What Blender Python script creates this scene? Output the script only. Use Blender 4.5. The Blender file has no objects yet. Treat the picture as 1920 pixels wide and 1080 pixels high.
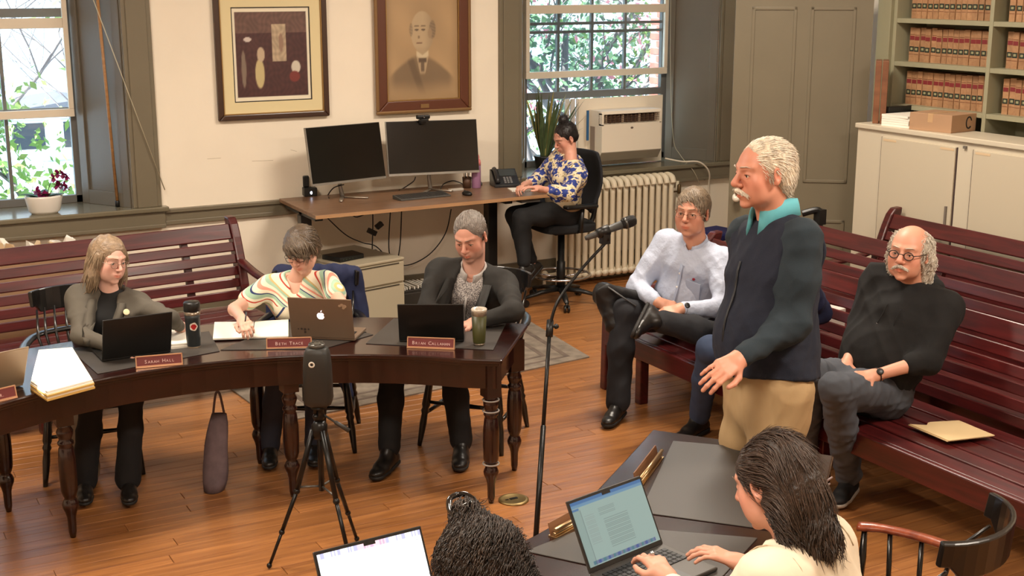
import bpy, bmesh, math, random
import numpy as np
from mathutils import Vector, Matrix, noise
random.seed(7)
rng = np.random.default_rng(7)
scn = bpy.context.scene
COL = scn.collection
R = math.radians
# ------------------------------------------------------------------ camera
FPX, CH, PIT, AZ = 2460.0, 2.5, R(13.27), R(61.4)
cf = np.array([math.cos(AZ)*math.cos(PIT), math.sin(AZ)*math.cos(PIT), -math.sin(PIT)])
cr = np.array([math.sin(AZ), -math.cos(AZ), 0.0])
cu = np.cross(cr, cf)
CAM = np.array([0.0, 0.0, CH])
cam_d = bpy.data.cameras.new('camera'); cam = bpy.data.objects.new('camera', cam_d); COL.objects.link(cam)
cam.matrix_world = Matrix(((cr[0], cu[0], -cf[0], 0), (cr[1], cu[1], -cf[1], 0), (cr[2], cu[2], -cf[2], CH), (0, 0, 0, 1)))
cam_d.sensor_width = 36; cam_d.lens = FPX/1920*36; cam_d.clip_start = 0.05; cam_d.clip_end = 300
scn.camera = cam
def ray(px, py): return cf*FPX + cr*(px-960) - cu*(py-540)
def atz(px, py, z=0.0): d = ray(px, py); return CAM + d*((z-CH)/d[2])
def aty(px, py, y): d = ray(px, py); return CAM + d*(y/d[1])
def atx(px, py, x): d = ray(px, py); return CAM + d*(x/d[0])
def atk(px, py, k): return CAM + ray(px, py)/FPX*k
def depth(p): return float((np.array(p)-CAM)@cf)
def proj(p):
    d = np.array(p)-CAM; k = d@cf; return (960+FPX*(d@cr)/k, 540-FPX*(d@cu)/k)
# ------------------------------------------------------------------ world, sun, lights, exposure
scn.view_settings.view_transform = 'Standard'; scn.view_settings.look = 'None'
scn.view_settings.gamma = 1; scn.view_settings.use_curve_mapping = False
scn.view_settings.exposure = 0.0
w = bpy.data.worlds.new('world'); scn.world = w; w.use_nodes = True
wn = w.node_tree; wn.nodes.clear()
wo = wn.nodes.new('ShaderNodeOutputWorld'); bg = wn.nodes.new('ShaderNodeBackground')
tc = wn.nodes.new('ShaderNodeTexCoord'); sp = wn.nodes.new('ShaderNodeSeparateXYZ'); rp = wn.nodes.new('ShaderNodeValToRGB')
wn.links.new(tc.outputs['Generated'], sp.inputs[0]); wn.links.new(sp.outputs['Z'], rp.inputs[0])
rp.color_ramp.elements[0].position = 0.0; rp.color_ramp.elements[0].color = (0.82, 0.93, 1.0, 1)
rp.color_ramp.elements[1].position = 0.7; rp.color_ramp.elements[1].color = (0.55, 0.76, 1.0, 1)
wn.links.new(rp.outputs[0], bg.inputs[0]); bg.inputs[1].default_value = 2.7
wn.links.new(bg.outputs[0], wo.inputs[0])
SUN_DIR = Vector((1.0, 0.05, -0.62)).normalized()
sl = bpy.data.lights.new('sun', 'SUN'); sl.energy = 34.0; sl.angle = R(0.6); sl.color = (1.0, 0.95, 0.86)
so = bpy.data.objects.new('sun', sl); COL.objects.link(so); so.rotation_euler = SUN_DIR.to_track_quat('-Z', 'Y').to_euler()
so.location = (-6, 8, 9)
def area(name, loc, sx, sy, power, color, tgt=None):
    l = bpy.data.lights.new(name, 'AREA'); l.shape = 'RECTANGLE'; l.size = sx; l.size_y = sy; l.energy = power; l.color = color
    o = bpy.data.objects.new(name, l); COL.objects.link(o); o.location = loc
    if tgt is not None: o.rotation_euler = (Vector(tgt)-Vector(loc)).to_track_quat('-Z', 'Y').to_euler()
    return o
WARM = (1.0, 0.88, 0.74)
for i, (lx, ly) in enumerate([(0.6, 2.2), (0.6, 6.2), (4.6, 2.2), (4.6, 6.2)]):
    area('ceiling_lamp_light', (lx, ly, 3.7), 1.3, 0.6, 134, WARM)
# daylight entering through the two windows of the back wall
# ------------------------------------------------------------------ object helpers
def tag(o, label=None, cat=None, group=None, kind=None):
    if label: o['label'] = label
    if cat: o['category'] = cat
    if group: o['group'] = group
    if kind: o['kind'] = kind
    return o
def thing(name, label, cat, loc=(0, 0, 0), rz=0.0, group=None):
    o = bpy.data.objects.new(name, None); COL.objects.link(o)
    o.location = loc; o.rotation_euler = (0, 0, rz); o.empty_display_size = 0.1
    return tag(o, label, cat, group)
def obj(name, bm, m, parent=None, smooth=False, bev=0, label=None, seg=2, loc=None):
    me = bpy.data.meshes.new(name)
    bm.normal_update(); bm.to_mesh(me); bm.free()
    for x in (m if isinstance(m, (list, tuple)) else [m]): me.materials.append(x)
    if smooth: me.shade_smooth()
    o = bpy.data.objects.new(name, me); COL.objects.link(o)
    if parent: o.parent = parent
    if loc: o.location = loc
    if bev:
        b = o.modifiers.new('bevel', 'BEVEL'); b.width = bev; b.segments = seg; b.limit_method = 'ANGLE'; b.angle_limit = R(35)
    if label: o['label'] = label
    return o
def struct(o): o['kind'] = 'structure'; return o
def copy_tree(o, parent=None):
    c = o.copy(); COL.objects.link(c); c.parent = parent
    if parent is not None: c.matrix_parent_inverse = o.matrix_parent_inverse.copy()
    for ch in list(o.children): copy_tree(ch, c)
    return c
def B(): return bmesh.new()
def box(bm, x0, y0, z0, x1, y1, z1, M=None, mi=0):
    vs = [bm.verts.new(v) for v in ((x0, y0, z0), (x1, y0, z0), (x1, y1, z0), (x0, y1, z0), (x0, y0, z1), (x1, y0, z1), (x1, y1, z1), (x0, y1, z1))]
    for f in ((0, 3, 2, 1), (4, 5, 6, 7), (0, 1, 5, 4), (1, 2, 6, 5), (2, 3, 7, 6), (3, 0, 4, 7)):
        fc = bm.faces.new([vs[i] for i in f]); fc.material_index = mi
    if M is not None: bmesh.ops.transform(bm, matrix=M, verts=vs)
    return bm
def frame_for(t):
    t = Vector(t).normalized(); a = Vector((0, 0, 1)) if abs(t.z) < 0.9 else Vector((1, 0, 0))
    u = t.cross(a).normalized(); return u, t.cross(u).normalized()
def tube(bm, pts, r, n=8, mi=0, closed=False, sy=1.0):
    pts = [Vector(p) for p in pts]; N = len(pts)
    rs = r if isinstance(r, (list, tuple)) else [r]*N
    rings = []; u = None
    for i, p in enumerate(pts):
        if closed: t = pts[(i+1) % N]-pts[i-1]
        else: t = pts[min(i+1, N-1)]-pts[max(i-1, 0)]
        if t.length < 1e-9: t = Vector((0, 0, 1))
        t.normalize()
        if u is None: u, v = frame_for(t)
        else:
            u = (u-t*u.dot(t)).normalized(); v = t.cross(u).normalized()
        rings.append([bm.verts.new(p+(u*math.cos(a)+v*math.sin(a)*sy)*rs[i]) for a in [2*math.pi*k/n for k in range(n)]])
    for i in range(N if closed else N-1):
        a, b = rings[i], rings[(i+1) % N]
        for k in range(n):
            f = bm.faces.new((a[k], a[(k+1) % n], b[(k+1) % n], b[k])); f.material_index = mi; f.smooth = True
    if not closed:
        for ring, rev in ((rings[0], True), (rings[-1], False)):
            f = bm.faces.new(ring[::-1] if rev else ring); f.material_index = mi
    return bm
def lathe(bm, prof, n=20, at=(0, 0, 0), M=None, mi=0, caps=True):
    vs = []; rings = []
    for r, z in prof:
        ring = [bm.verts.new((at[0]+r*math.cos(2*math.pi*k/n), at[1]+r*math.sin(2*math.pi*k/n), at[2]+z)) for k in range(n)]
        rings.append(ring); vs += ring
    for a, b in zip(rings, rings[1:]):
        for k in range(n):
            f = bm.faces.new((a[k], a[(k+1) % n], b[(k+1) % n], b[k])); f.material_index = mi; f.smooth = True
    if caps:
        f = bm.faces.new(rings[0][::-1]); f.material_index = mi
        f = bm.faces.new(rings[-1]); f.material_index = mi
    if M is not None: bmesh.ops.transform(bm, matrix=M, verts=vs)
    return bm
def prism(bm, poly, z0, z1, M=None, mi=0):
    a = [bm.verts.new((x, y, z0)) for x, y in poly]; b = [bm.verts.new((x, y, z1)) for x, y in poly]; n = len(poly)
    bm.faces.new(a[::-1]).material_index = mi; bm.faces.new(b).material_index = mi
    for i in range(n): bm.faces.new((a[i], a[(i+1) % n], b[(i+1) % n], b[i])).material_index = mi
    if M is not None: bmesh.ops.transform(bm, matrix=M, verts=a+b)
    bmesh.ops.recalc_face_normals(bm, faces=bm.faces[:])
    return bm
def ball(bm, c, r, n=12, M=None, mi=0, sc=(1, 1, 1)):
    m = Matrix.Translation(c) @ (M or Matrix()) @ Matrix.Diagonal((r*sc[0], r*sc[1], r*sc[2], 1))
    g = bmesh.ops.create_uvsphere(bm, u_segments=n, v_segments=max(6, n*2//3), radius=1, matrix=m)
    for v in g['verts']:
        for f in v.link_faces: f.material_index = mi; f.smooth = True
    return bm
def TR(x, y, z, rz=0.0, rx=0.0, ry=0.0):
    return Matrix.Translation((x, y, z)) @ Matrix.Rotation(rz, 4, 'Z') @ Matrix.Rotation(ry, 4, 'Y') @ Matrix.Rotation(rx, 4, 'X')
def catmull(P, k=6):
    P = [Vector(p) for p in P]; out = []
    for i in range(len(P)-1):
        p0 = P[max(i-1, 0)]; p1 = P[i]; p2 = P[i+1]; p3 = P[min(i+2, len(P)-1)]
        for j in range(k):
            t = j/k
            out.append(0.5*((2*p1)+(p2-p0)*t+(2*p0-5*p1+4*p2-p3)*t*t+(3*p1-p0-3*p2+p3)*t**3))
    out.append(P[-1]); return out
# ------------------------------------------------------------------ materials
def srgb(r, g, b):
    f = lambda c: (c/255/12.92) if c/255 <= 0.04045 else ((c/255+0.055)/1.055)**2.4
    return (f(r), f(g), f(b), 1)
MATS = {}
def mat(name, col, rough=0.5, metal=0.0, bump=0.0, bscale=60, var=0.0, vscale=4, coat=0.0, emit=None, estr=0, aniso=None, spec=0.5, attr=None, sheen=0.0, trans=0.0, alpha=1.0, rot=None):
    if name in MATS: return MATS[name]
    m = bpy.data.materials.new(name); m.use_nodes = True; nt = m.node_tree; b = nt.nodes['Principled BSDF']
    c = srgb(*col) if max(col) > 1 else (*col, 1)
    b.inputs['Base Color'].default_value = c; b.inputs['Roughness'].default_value = rough; b.inputs['Metallic'].default_value = metal
    b.inputs['Coat Weight'].default_value = coat; b.inputs['Coat Roughness'].default_value = 0.12
    b.inputs['Specular IOR Level'].default_value = spec
    if sheen: b.inputs['Sheen Weight'].default_value = sheen
    if trans: b.inputs['Transmission Weight'].default_value = trans
    if alpha < 1: b.inputs['Alpha'].default_value = alpha
    t = nt.nodes.new('ShaderNodeTexCoord'); mp = nt.nodes.new('ShaderNodeMapping'); nt.links.new(t.outputs['Object'], mp.inputs[0])
    if aniso: mp.inputs['Scale'].default_value = aniso
    if rot: mp.inputs['Rotation'].default_value = rot
    src = None
    if attr:
        a = nt.nodes.new('ShaderNodeAttribute'); a.attribute_name = attr; src = a.outputs['Color']
        nt.links.new(src, b.inputs['Base Color'])
    if var:
        n = nt.nodes.new('ShaderNodeTexNoise'); n.inputs['Scale'].default_value = vscale; n.inputs['Detail'].default_value = 6
        nt.links.new(mp.outputs[0], n.inputs['Vector'])
        r = nt.nodes.new('ShaderNodeMapRange'); r.inputs[1].default_value = 0.3; r.inputs[2].default_value = 0.7; r.inputs[3].default_value = 1-var; r.inputs[4].default_value = 1+var
        nt.links.new(n.outputs['Fac'], r.inputs[0])
        mx = nt.nodes.new('ShaderNodeVectorMath'); mx.operation = 'SCALE'
        if src: nt.links.new(src, mx.inputs[0])
        else: mx.inputs[0].default_value = c[:3]
        nt.links.new(r.outputs[0], mx.inputs['Scale']); nt.links.new(mx.outputs[0], b.inputs['Base Color'])
    if bump:
        n = nt.nodes.new('ShaderNodeTexNoise'); n.inputs['Scale'].default_value = bscale; n.inputs['Detail'].default_value = 5
        nt.links.new(mp.outputs[0], n.inputs['Vector'])
        bp = nt.nodes.new('ShaderNodeBump'); bp.inputs['Strength'].default_value = bump; bp.inputs['Distance'].default_value = 0.01
        nt.links.new(n.outputs['Fac'], bp.inputs['Height']); nt.links.new(bp.outputs[0], b.inputs['Normal'])
    if emit:
        b.inputs['Emission Color'].default_value = srgb(*emit); b.inputs['Emission Strength'].default_value = estr
    MATS[name] = m; return m
def wood(name, c1, c2, rough=0.4, coat=0.0, grain=(1.2, 14, 14), island=0.0, scale=2.2):
    """wood grain running along object X; island = brightness change per separate piece"""
    if name in MATS: return MATS[name]
    m = bpy.data.materials.new(name); m.use_nodes = True; nt = m.node_tree; b = nt.nodes['Principled BSDF']
    b.inputs['Roughness'].default_value = rough; b.inputs['Coat Weight'].default_value = coat; b.inputs['Coat Roughness'].default_value = 0.15
    t = nt.nodes.new('ShaderNodeTexCoord'); oi = nt.nodes.new('ShaderNodeObjectInfo')
    ad = nt.nodes.new('ShaderNodeVectorMath'); ad.operation = 'ADD'
    cm = nt.nodes.new('ShaderNodeCombineXYZ'); mu = nt.nodes.new('ShaderNodeMath'); mu.operation = 'MULTIPLY'; mu.inputs[1].default_value = 37
    nt.links.new(oi.outputs['Random'], mu.inputs[0]); nt.links.new(mu.outputs[0], cm.inputs[0]); nt.links.new(mu.outputs[0], cm.inputs[1])
    nt.links.new(t.outputs['Object'], ad.inputs[0]); nt.links.new(cm.outputs[0], ad.inputs[1])
    mp = nt.nodes.new('ShaderNodeMapping'); mp.inputs['Scale'].default_value = grain; nt.links.new(ad.outputs[0], mp.inputs[0])
    n = nt.nodes.new('ShaderNodeTexNoise'); n.inputs['Scale'].default_value = scale; n.inputs['Detail'].default_value = 8; n.inputs['Distortion'].default_value = 0.6
    nt.links.new(mp.outputs[0], n.inputs['Vector'])
    r = nt.nodes.new('ShaderNodeValToRGB'); r.color_ramp.elements[0].position = 0.3; r.color_ramp.elements[1].position = 0.72
    r.color_ramp.elements[0].color = srgb(*c1); r.color_ramp.elements[1].color = srgb(*c2)
    nt.links.new(n.outputs['Fac'], r.inputs[0])
    out = r.outputs[0]
    if island:
        mr = nt.nodes.new('ShaderNodeMapRange'); mr.inputs[3].default_value = 1-island; mr.inputs[4].default_value = 1+island
        nt.links.new(oi.outputs['Random'], mr.inputs[0]); sc = nt.nodes.new('ShaderNodeVectorMath'); sc.operation = 'SCALE'
        nt.links.new(out, sc.inputs[0]); nt.links.new(mr.outputs[0], sc.inputs['Scale']); out = sc.outputs[0]
    nt.links.new(out, b.inputs['Base Color'])
    bp = nt.nodes.new('ShaderNodeBump'); bp.inputs['Strength'].default_value = 0.12; bp.inputs['Distance'].default_value = 0.004
    nt.links.new(n.outputs['Fac'], bp.inputs['Height']); nt.links.new(bp.outputs[0], b.inputs['Normal'])
    MATS[name] = m; return m
def glass(name='window_glass', tint=(0.95, 0.98, 1.0), gloss=0.06):
    if name in MATS: return MATS[name]
    m = bpy.data.materials.new(name); m.use_nodes = True; nt = m.node_tree; nt.nodes.clear()
    o = nt.nodes.new('ShaderNodeOutputMaterial'); mx = nt.nodes.new('ShaderNodeMixShader'); tr = nt.nodes.new('ShaderNodeBsdfTransparent'); gl = nt.nodes.new('ShaderNodeBsdfGlossy')
    tr.inputs[0].default_value = (*tint, 1); gl.inputs['Roughness'].default_value = 0.03; mx.inputs[0].default_value = gloss
    nt.links.new(tr.outputs[0], mx.inputs[1]); nt.links.new(gl.outputs[0], mx.inputs[2]); nt.links.new(mx.outputs[0], o.inputs[0])
    MATS[name] = m; return m
def text(name, s, size, m, parent, M, depth_=0.0004):
    cu_ = bpy.data.curves.new(name, 'FONT'); cu_.body = s; cu_.size = size; cu_.align_x = 'CENTER'; cu_.align_y = 'CENTER'; cu_.extrude = depth_; cu_.resolution_u = 2
    t = bpy.data.objects.new(name+'_tmp', cu_); COL.objects.link(t)
    dg = bpy.context.evaluated_depsgraph_get(); me = bpy.data.meshes.new_from_object(t.evaluated_get(dg))
    bpy.data.objects.remove(t); me.name = name; me.materials.clear(); me.materials.append(m)
    o = bpy.data.objects.new(name, me); COL.objects.link(o); o.parent = parent; o.matrix_local = M
    return o
def painted(name, w_, h_, nx, nz, fn, parent, M, rough=0.6, emit=0.0):
    """flat printed sheet: w_ x h_ in the local XZ plane, colour from fn(u, v) (u right, v up, arrays)"""
    u, v = np.meshgrid(np.linspace(0, 1, nx+1), np.linspace(0, 1, nz+1))
    co = np.stack([(u-0.5)*w_, np.zeros_like(u), (v-0.5)*h_], -1).reshape(-1, 3)
    i = np.arange(nx*nz); a = (i//nx)*(nx+1)+i % nx
    fc = np.stack([a, a+1, a+nx+2, a+nx+1], 1)
    me = bpy.data.meshes.new(name); me.from_pydata(co.tolist(), [], fc.tolist())
    rgb = np.clip(fn(u.ravel(), v.ravel()), 0, 255)/255.0
    lin = np.where(rgb <= 0.04045, rgb/12.92, ((rgb+0.055)/1.055)**2.4)
    at = me.color_attributes.new('Col', 'FLOAT_COLOR', 'POINT')
    at.data.foreach_set('color', np.concatenate([lin, np.ones((len(lin), 1))], 1).astype(np.float32).ravel())
    mm = bpy.data.materials.new(name+'_print'); mm.use_nodes = True; nt = mm.node_tree; b = nt.nodes['Principled BSDF']
    an = nt.nodes.new('ShaderNodeAttribute'); an.attribute_name = 'Col'; b.inputs['Roughness'].default_value = rough
    if emit:
        b.inputs['Base Color'].default_value = (0.02, 0.02, 0.02, 1); nt.links.new(an.outputs['Color'], b.inputs['Emission Color']); b.inputs['Emission Strength'].default_value = emit
    else: nt.links.new(an.outputs['Color'], b.inputs['Base Color'])
    me.materials.append(mm)
    o = bpy.data.objects.new(name, me); COL.objects.link(o); o.parent = parent; o.matrix_local = M
    return o
def sm(a, b, x): t = np.clip((x-a)/(b-a), 0, 1); return t*t*(3-2*t)
def lay(base, col, m): return base*(1-m[:, None])+np.array(col, float)[None, :]*m[:, None]
WALL = mat('cream_plaster', (242, 230, 210), 0.75, bump=0.04, bscale=40, var=0.04, vscale=1.5)
LOWALL = WALL
TRIM = mat('olive_paint', (116, 107, 88), 0.38, bump=0.03, bscale=25, var=0.04, vscale=3)
TRIM2 = mat('grey_paint', (108, 101, 88), 0.4, bump=0.03, bscale=25, var=0.04, vscale=3)
CREAMP = mat('cream_frame_paint', (226, 214, 194), 0.45)
BLACK = mat('black_plastic', (18, 18, 17), 0.4)
BLKM = mat('black_metal', (22, 21, 20), 0.35, metal=0.3)
CHROME = mat('chrome', (200, 200, 205), 0.18, metal=1.0)
CHERRY = wood('cherry_wood', (54, 14, 15), (88, 26, 26), 0.34, coat=0.22, island=0.10)
MAHOG = wood('mahogany_wood', (26, 8, 6), (44, 15, 11), 0.24, coat=0.5, grain=(2, 9, 9))
BLKW = mat('black_lacquered_wood', (17, 15, 14), 0.3, coat=0.3)
LEATH = mat('desk_pad_leather', (62, 58, 54), 0.5, bump=0.05, bscale=300)
PAPER = mat('paper', (238, 233, 220), 0.7)
WHITEP = mat('white_plastic', (232, 226, 214), 0.42)
BRASS = mat('brass', (206, 178, 136), 0.35, metal=1.0)
LEAF = mat('leaf_green', (58, 92, 40), 0.5, var=0.3, vscale=8)
# ================================================================== the room
YB = 9.285                       # face of the back wall
XR = 7.3                         # face of the right wall
XL, YF, ZC = -2.6, -1.2, 3.9
WIN = {1: (0.31, 1.77), 2: (5.386, 6.85)}       # glass plane openings at Y = 9.685
def opening(n): a, b = WIN[n]; return a-0.25, b+0.25
# floor: slab + individual boards
bm = B(); box(bm, XL, YF, -0.12, XR+0.3, YB+0.1, -0.018); floor = struct(obj('floor', bm, mat('subfloor', (60, 38, 22), 0.8)))
OAK = wood('oak_floor', (134, 84, 46), (176, 118, 66), 0.36, coat=0.12, grain=(0.9, 16, 5), island=0.12)
pw = 0.088
lens = [1.15, 1.55, 1.9, 2.3]; meshes = []
for L in lens:
    b = B(); box(b, 0, 0, -0.018, L-0.0025, pw-0.0022, 0.0)
    me = bpy.data.meshes.new('plank'); bmesh.ops.bevel(b, geom=[e for e in b.edges if all(abs(v.co.z) < 1e-6 for v in e.verts)], offset=0.0015, segments=1, affect='EDGES')
    b.to_mesh(me); b.free(); me.materials.append(OAK); meshes.append((L, me))
cnt = 0; rest = B()
y = YF; row = 0
while y < YB:
    x = XL-random.random()*1.5
    while x < XR:
        L, me = random.choice(meshes)
        mid = (x+L/2, y+pw/2, 0)
        k = depth(mid); px, py = proj(mid) if k > 0.5 else (0, 5000)
        vis = k > 0.5 and -250 < px < 2150 and 480 < py < 1250 and x+L > 0.6 and y > 2.3
        if vis and cnt < 298:
            o = bpy.data.objects.new('plank', me); COL.objects.link(o); o.parent = floor; o.location = (x, y, 0); cnt += 1
        else: box(rest, x, y, -0.018, min(x+L, XR+0.1)-0.0025, y+pw-0.0022, 0.0)
        x += L
    y += pw
o = obj('plank_field', rest, OAK, floor); o['kind'] = 'stuff'
# walls
def wall_with_openings(name, ops, x0, x1, y0, y1, zt):
    bm = B(); xs = x0
    for a, b_, z0, z1 in ops:
        box(bm, xs, y0, -0.1, a, y1, zt); box(bm, a, y0, -0.1, b_, y1, z0); box(bm, a, y0, z1, b_, y1, zt); xs = b_
    box(bm, xs, y0, -0.1, x1, y1, zt)
    return struct(obj(name, bm, WALL))
SZ, HZ = 0.93, 3.45
o1, o2 = opening(1), opening(2)
wall_with_openings('wall_back', [(o1[0], o1[1], SZ-0.03, HZ), (o2[0], o2[1], SZ-0.03, HZ)], XL-0.2, XR+0.3, YB, YB+0.46, ZC)
bm = B(); box(bm, XR, YF, -0.1, XR+0.2, YB+0.46, ZC); struct(obj('wall_right', bm, WALL))
bm = B(); box(bm, XL, YF-0.2, -0.1, XR+0.2, YF, ZC); struct(obj('wall_front', bm, WALL))
bm = B(); box(bm, XL-0.2, YF-0.2, ZC, XR+0.3, YB+0.5, ZC+0.1); struct(obj('ceiling', bm, mat('ceiling_white', (236, 230, 216), 0.8)))
# unseen left wall with an opening added and shaped to throw sun onto papers
PC = atz(112, 690, 0.78)
def back_to_left(p):
    t = (XL-p[0])/SUN_DIR.x; return p[1]+SUN_DIR.y*t, p[2]+SUN_DIR.z*t
pp = [back_to_left(atz(*q, 0.78)) for q in ((72, 655), (135, 650), (172, 712), (88, 735))]
wy0, wy1 = min(p[0] for p in pp)-0.0, max(p[0] for p in pp)+0.03
wz0, wz1 = min(p[1] for p in pp)-0.01, max(p[1] for p in pp)+0.01
bm = B(); X0, X1 = XL-0.2, XL
box(bm, X0, YF-0.2, -0.1, X1, wy0, ZC); box(bm, X0, wy1, -0.1, X1, YB+0.46, ZC); box(bm, X0, wy0, -0.1, X1, wy1, wz0); box(bm, X0, wy0, wz1, X1, wy1, ZC)
struct(obj('wall_left', bm, WALL))
# lower plaster and rails
def rail(name, x0, x1, z0, z1, t, prof=True):
    bm = B(); box(bm, x0, YB-t, z0, x1, YB, z1)
    if prof: box(bm, x0, YB-t-0.018, z1-0.028, x1, YB-t, z1); box(bm, x0, YB-t-0.008, z0, x1, YB-t, z0+0.03)
    return struct(obj(name, bm, TRIM, bev=0.004))
rail('trim_1', o1[1]+0.19, o2[0]-0.19, 0.79, 0.905, 0.022)
bm = B(); box(bm, XL, YB-0.02, 0, XR, YB, 0.22); box(bm, XL, YB-0.032, 0.0, XR, YB-0.02, 0.15); struct(obj('baseboard_back', bm, TRIM, bev=0.005))
bm = B(); box(bm, XR-0.02, YF, 0, XR, YB-0.04, 0.22); struct(obj('baseboard_right', bm, TRIM, bev=0.005))
# ------------------------------------------------------------------ windows
GL = glass()
DARKS = mat('dark_sash_paint', (104, 102, 98), 0.45)
def casing_and_reveal(n, ix):
    a, b_ = WIN[n]; oa, ob = opening(n)
    # casings
    for j, (x0, x1) in enumerate(((oa-0.2, oa), (ob, ob+0.2))):
        if n == 2 and j == 1: x1 = XR-0.001
        bm = B(); box(bm, x0, YB-0.03, SZ, x1, YB-0.0005, HZ+0.2); box(bm, x0+0.03, YB-0.04, SZ, x1-0.03, YB-0.03, HZ+0.2)
        struct(obj('trim_%d' % (ix+j), bm, TRIM, bev=0.004))
    bm = B(); box(bm, oa-0.2, YB-0.03, HZ, ob+0.2, YB-0.0005, HZ+0.2); struct(obj('trim_%d' % (ix+2), bm, TRIM))
    # splayed reveals with sunk panels
    for j, (p, q) in enumerate((((oa, YB), (a, YB+0.4)), ((ob, YB), (b_, YB+0.4)))):
        d = Vector((q[0]-p[0], q[1]-p[1], 0)); L = d.length; ang = math.atan2(d.y, d.x); s = 1 if j == 0 else -1
        bm = B(); M = TR(p[0], p[1], 0, ang)
        t0, t1 = (0.0, 0.03) if s > 0 else (-0.03, 0.0)
        box(bm, 0, t0, SZ, L, t1, HZ, M)
        # raised stiles round a sunk panel
        f0, f1 = (-0.016, 0.0) if s > 0 else (0.0, 0.016)
        for x0, x1, z0, z1 in ((0, 0.07, SZ, HZ), (L-0.07, L, SZ, HZ), (0.07, L-0.07, SZ, SZ+0.1), (0.07, L-0.07, HZ-0.1, HZ)):
            box(bm, x0, f0, z0, x1, f1, z1, M)
        struct(obj('trim_%d' % (ix+3+j), bm, TRIM2 if j else TRIM, bev=0.003))
    # sill board and apron
    bm = B(); box(bm, oa-0.24, YB-0.075, SZ-0.035, ob+(0.24 if n == 1 else 0.225), YB+0.46, SZ)
    struct(obj('trim_%d' % (ix+5), bm, mat('glossy_sill_paint', (116, 108, 88), 0.25, coat=0.4, var=0.05), bev=0.008))
    bm = B(); box(bm, oa-0.22, YB-0.05, SZ-0.15, ob+0.215, YB-0.0005, SZ-0.036); box(bm, oa-0.22, YB-0.062, SZ-0.15, ob+0.215, YB-0.05, SZ-0.125)
    struct(obj('trim_%d' % (ix+6), bm, TRIM, bev=0.004))
    bm = B(); box(bm, oa, YB, HZ-0.03, ob, YB+0.46, HZ); struct(obj('trim_%d' % (ix+7), bm, TRIM))
casing_and_reveal(1, 10); casing_and_reveal(2, 20)
def window(n, z_sash, xs, zs, storm, dark):
    a, b_ = WIN[n]; YG = YB+0.4
    root = thing('window_%d' % n, None, None, (0, 0, 0)); root['kind'] = 'structure'
    bm = B(); fw = 0.05
    box(bm, a-0.02, YG+0.02, SZ, a+fw, YG+0.07, HZ); box(bm, b_-fw, YG+0.02, SZ, b_+0.02, YG+0.07, HZ)
    box(bm, a, YG+0.02, HZ-fw, b_, YG+0.07, HZ); box(bm, a, YG+0.02, SZ, b_, YG+0.07, SZ+0.055)
    obj('window_frame', bm, dark, root, bev=0.003)
    bm = B(); box(bm, a+fw, YG+0.015, z_sash-0.03, b_-fw, YG+0.075, z_sash+0.03); obj('meeting_rail', bm, dark, root, bev=0.003)
    X = [a+fw]+xs+[b_-fw]; Z = zs
    for x in xs:
        bm = B(); box(bm, x-0.012, YG+0.03, Z[0], x+0.012, YG+0.06, Z[-1]); obj('muntin', bm, dark, root)
    for z in Z[1:-1]:
        if abs(z-z_sash) < 0.05: continue
        bm = B(); box(bm, a+fw, YG+0.032, z-0.012, b_-fw, YG+0.058, z+0.012); obj('muntin', bm, dark, root)
    for i in range(len(X)-1):
        for j in range(len(Z)-1):
            bm = B(); box(bm, X[i], YG+0.044, Z[j], X[i+1], YG+0.047, Z[j+1]); obj('pane', bm, GL, root)
    # cream interior storm sash
    zb, zm, yS = storm
    bm = B(); x0, x1 = (a+0.005, b_-0.03)
    for z0, z1 in ((zb-0.028, zb+0.028), (zm-0.035, zm+0.035), (HZ-0.08, HZ-0.03)): box(bm, x0+(0.035 if z0 > zb else 0), yS-0.035, z0, x1-(0.035 if z0 > zb else 0), yS, z1)
    box(bm, x0, yS-0.035, zb+0.028, x0+0.035, yS-0.002, HZ-0.04); box(bm, x1-0.035, yS-0.035, zb+0.028, x1, yS-0.002, HZ-0.04)
    obj('storm_sash', bm, CREAMP, root, bev=0.004)
    bm = B(); box(bm, x0+0.03, yS-0.02, zb+0.02, x1-0.03, yS-0.018, zm-0.03); obj('storm_pane', bm, GL, root)
    bm = B(); box(bm, x0+0.03, yS-0.02, zm+0.03, x1-0.03, yS-0.018, HZ-0.08); obj('storm_pane', bm, GL, root)
    return root
window(1, 2.27, [0.8, 1.29], [SZ+0.055, 1.6, 2.27, 2.85, HZ-0.05], (1.58, 2.20, YB+0.39), DARKS)
window(2, 1.53, [5.745, 6.08, 6.42], [1.53, 2.06, 2.13, 2.75, HZ-0.05], (1.71, 2.25, YB+0.39), DARKS)
bm = B(); box(bm, 5.436, YB+0.444, SZ+0.055, 6.0, YB+0.447, 1.5); p = obj('pane', bm, GL, bpy.data.objects['window_2'])
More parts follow.
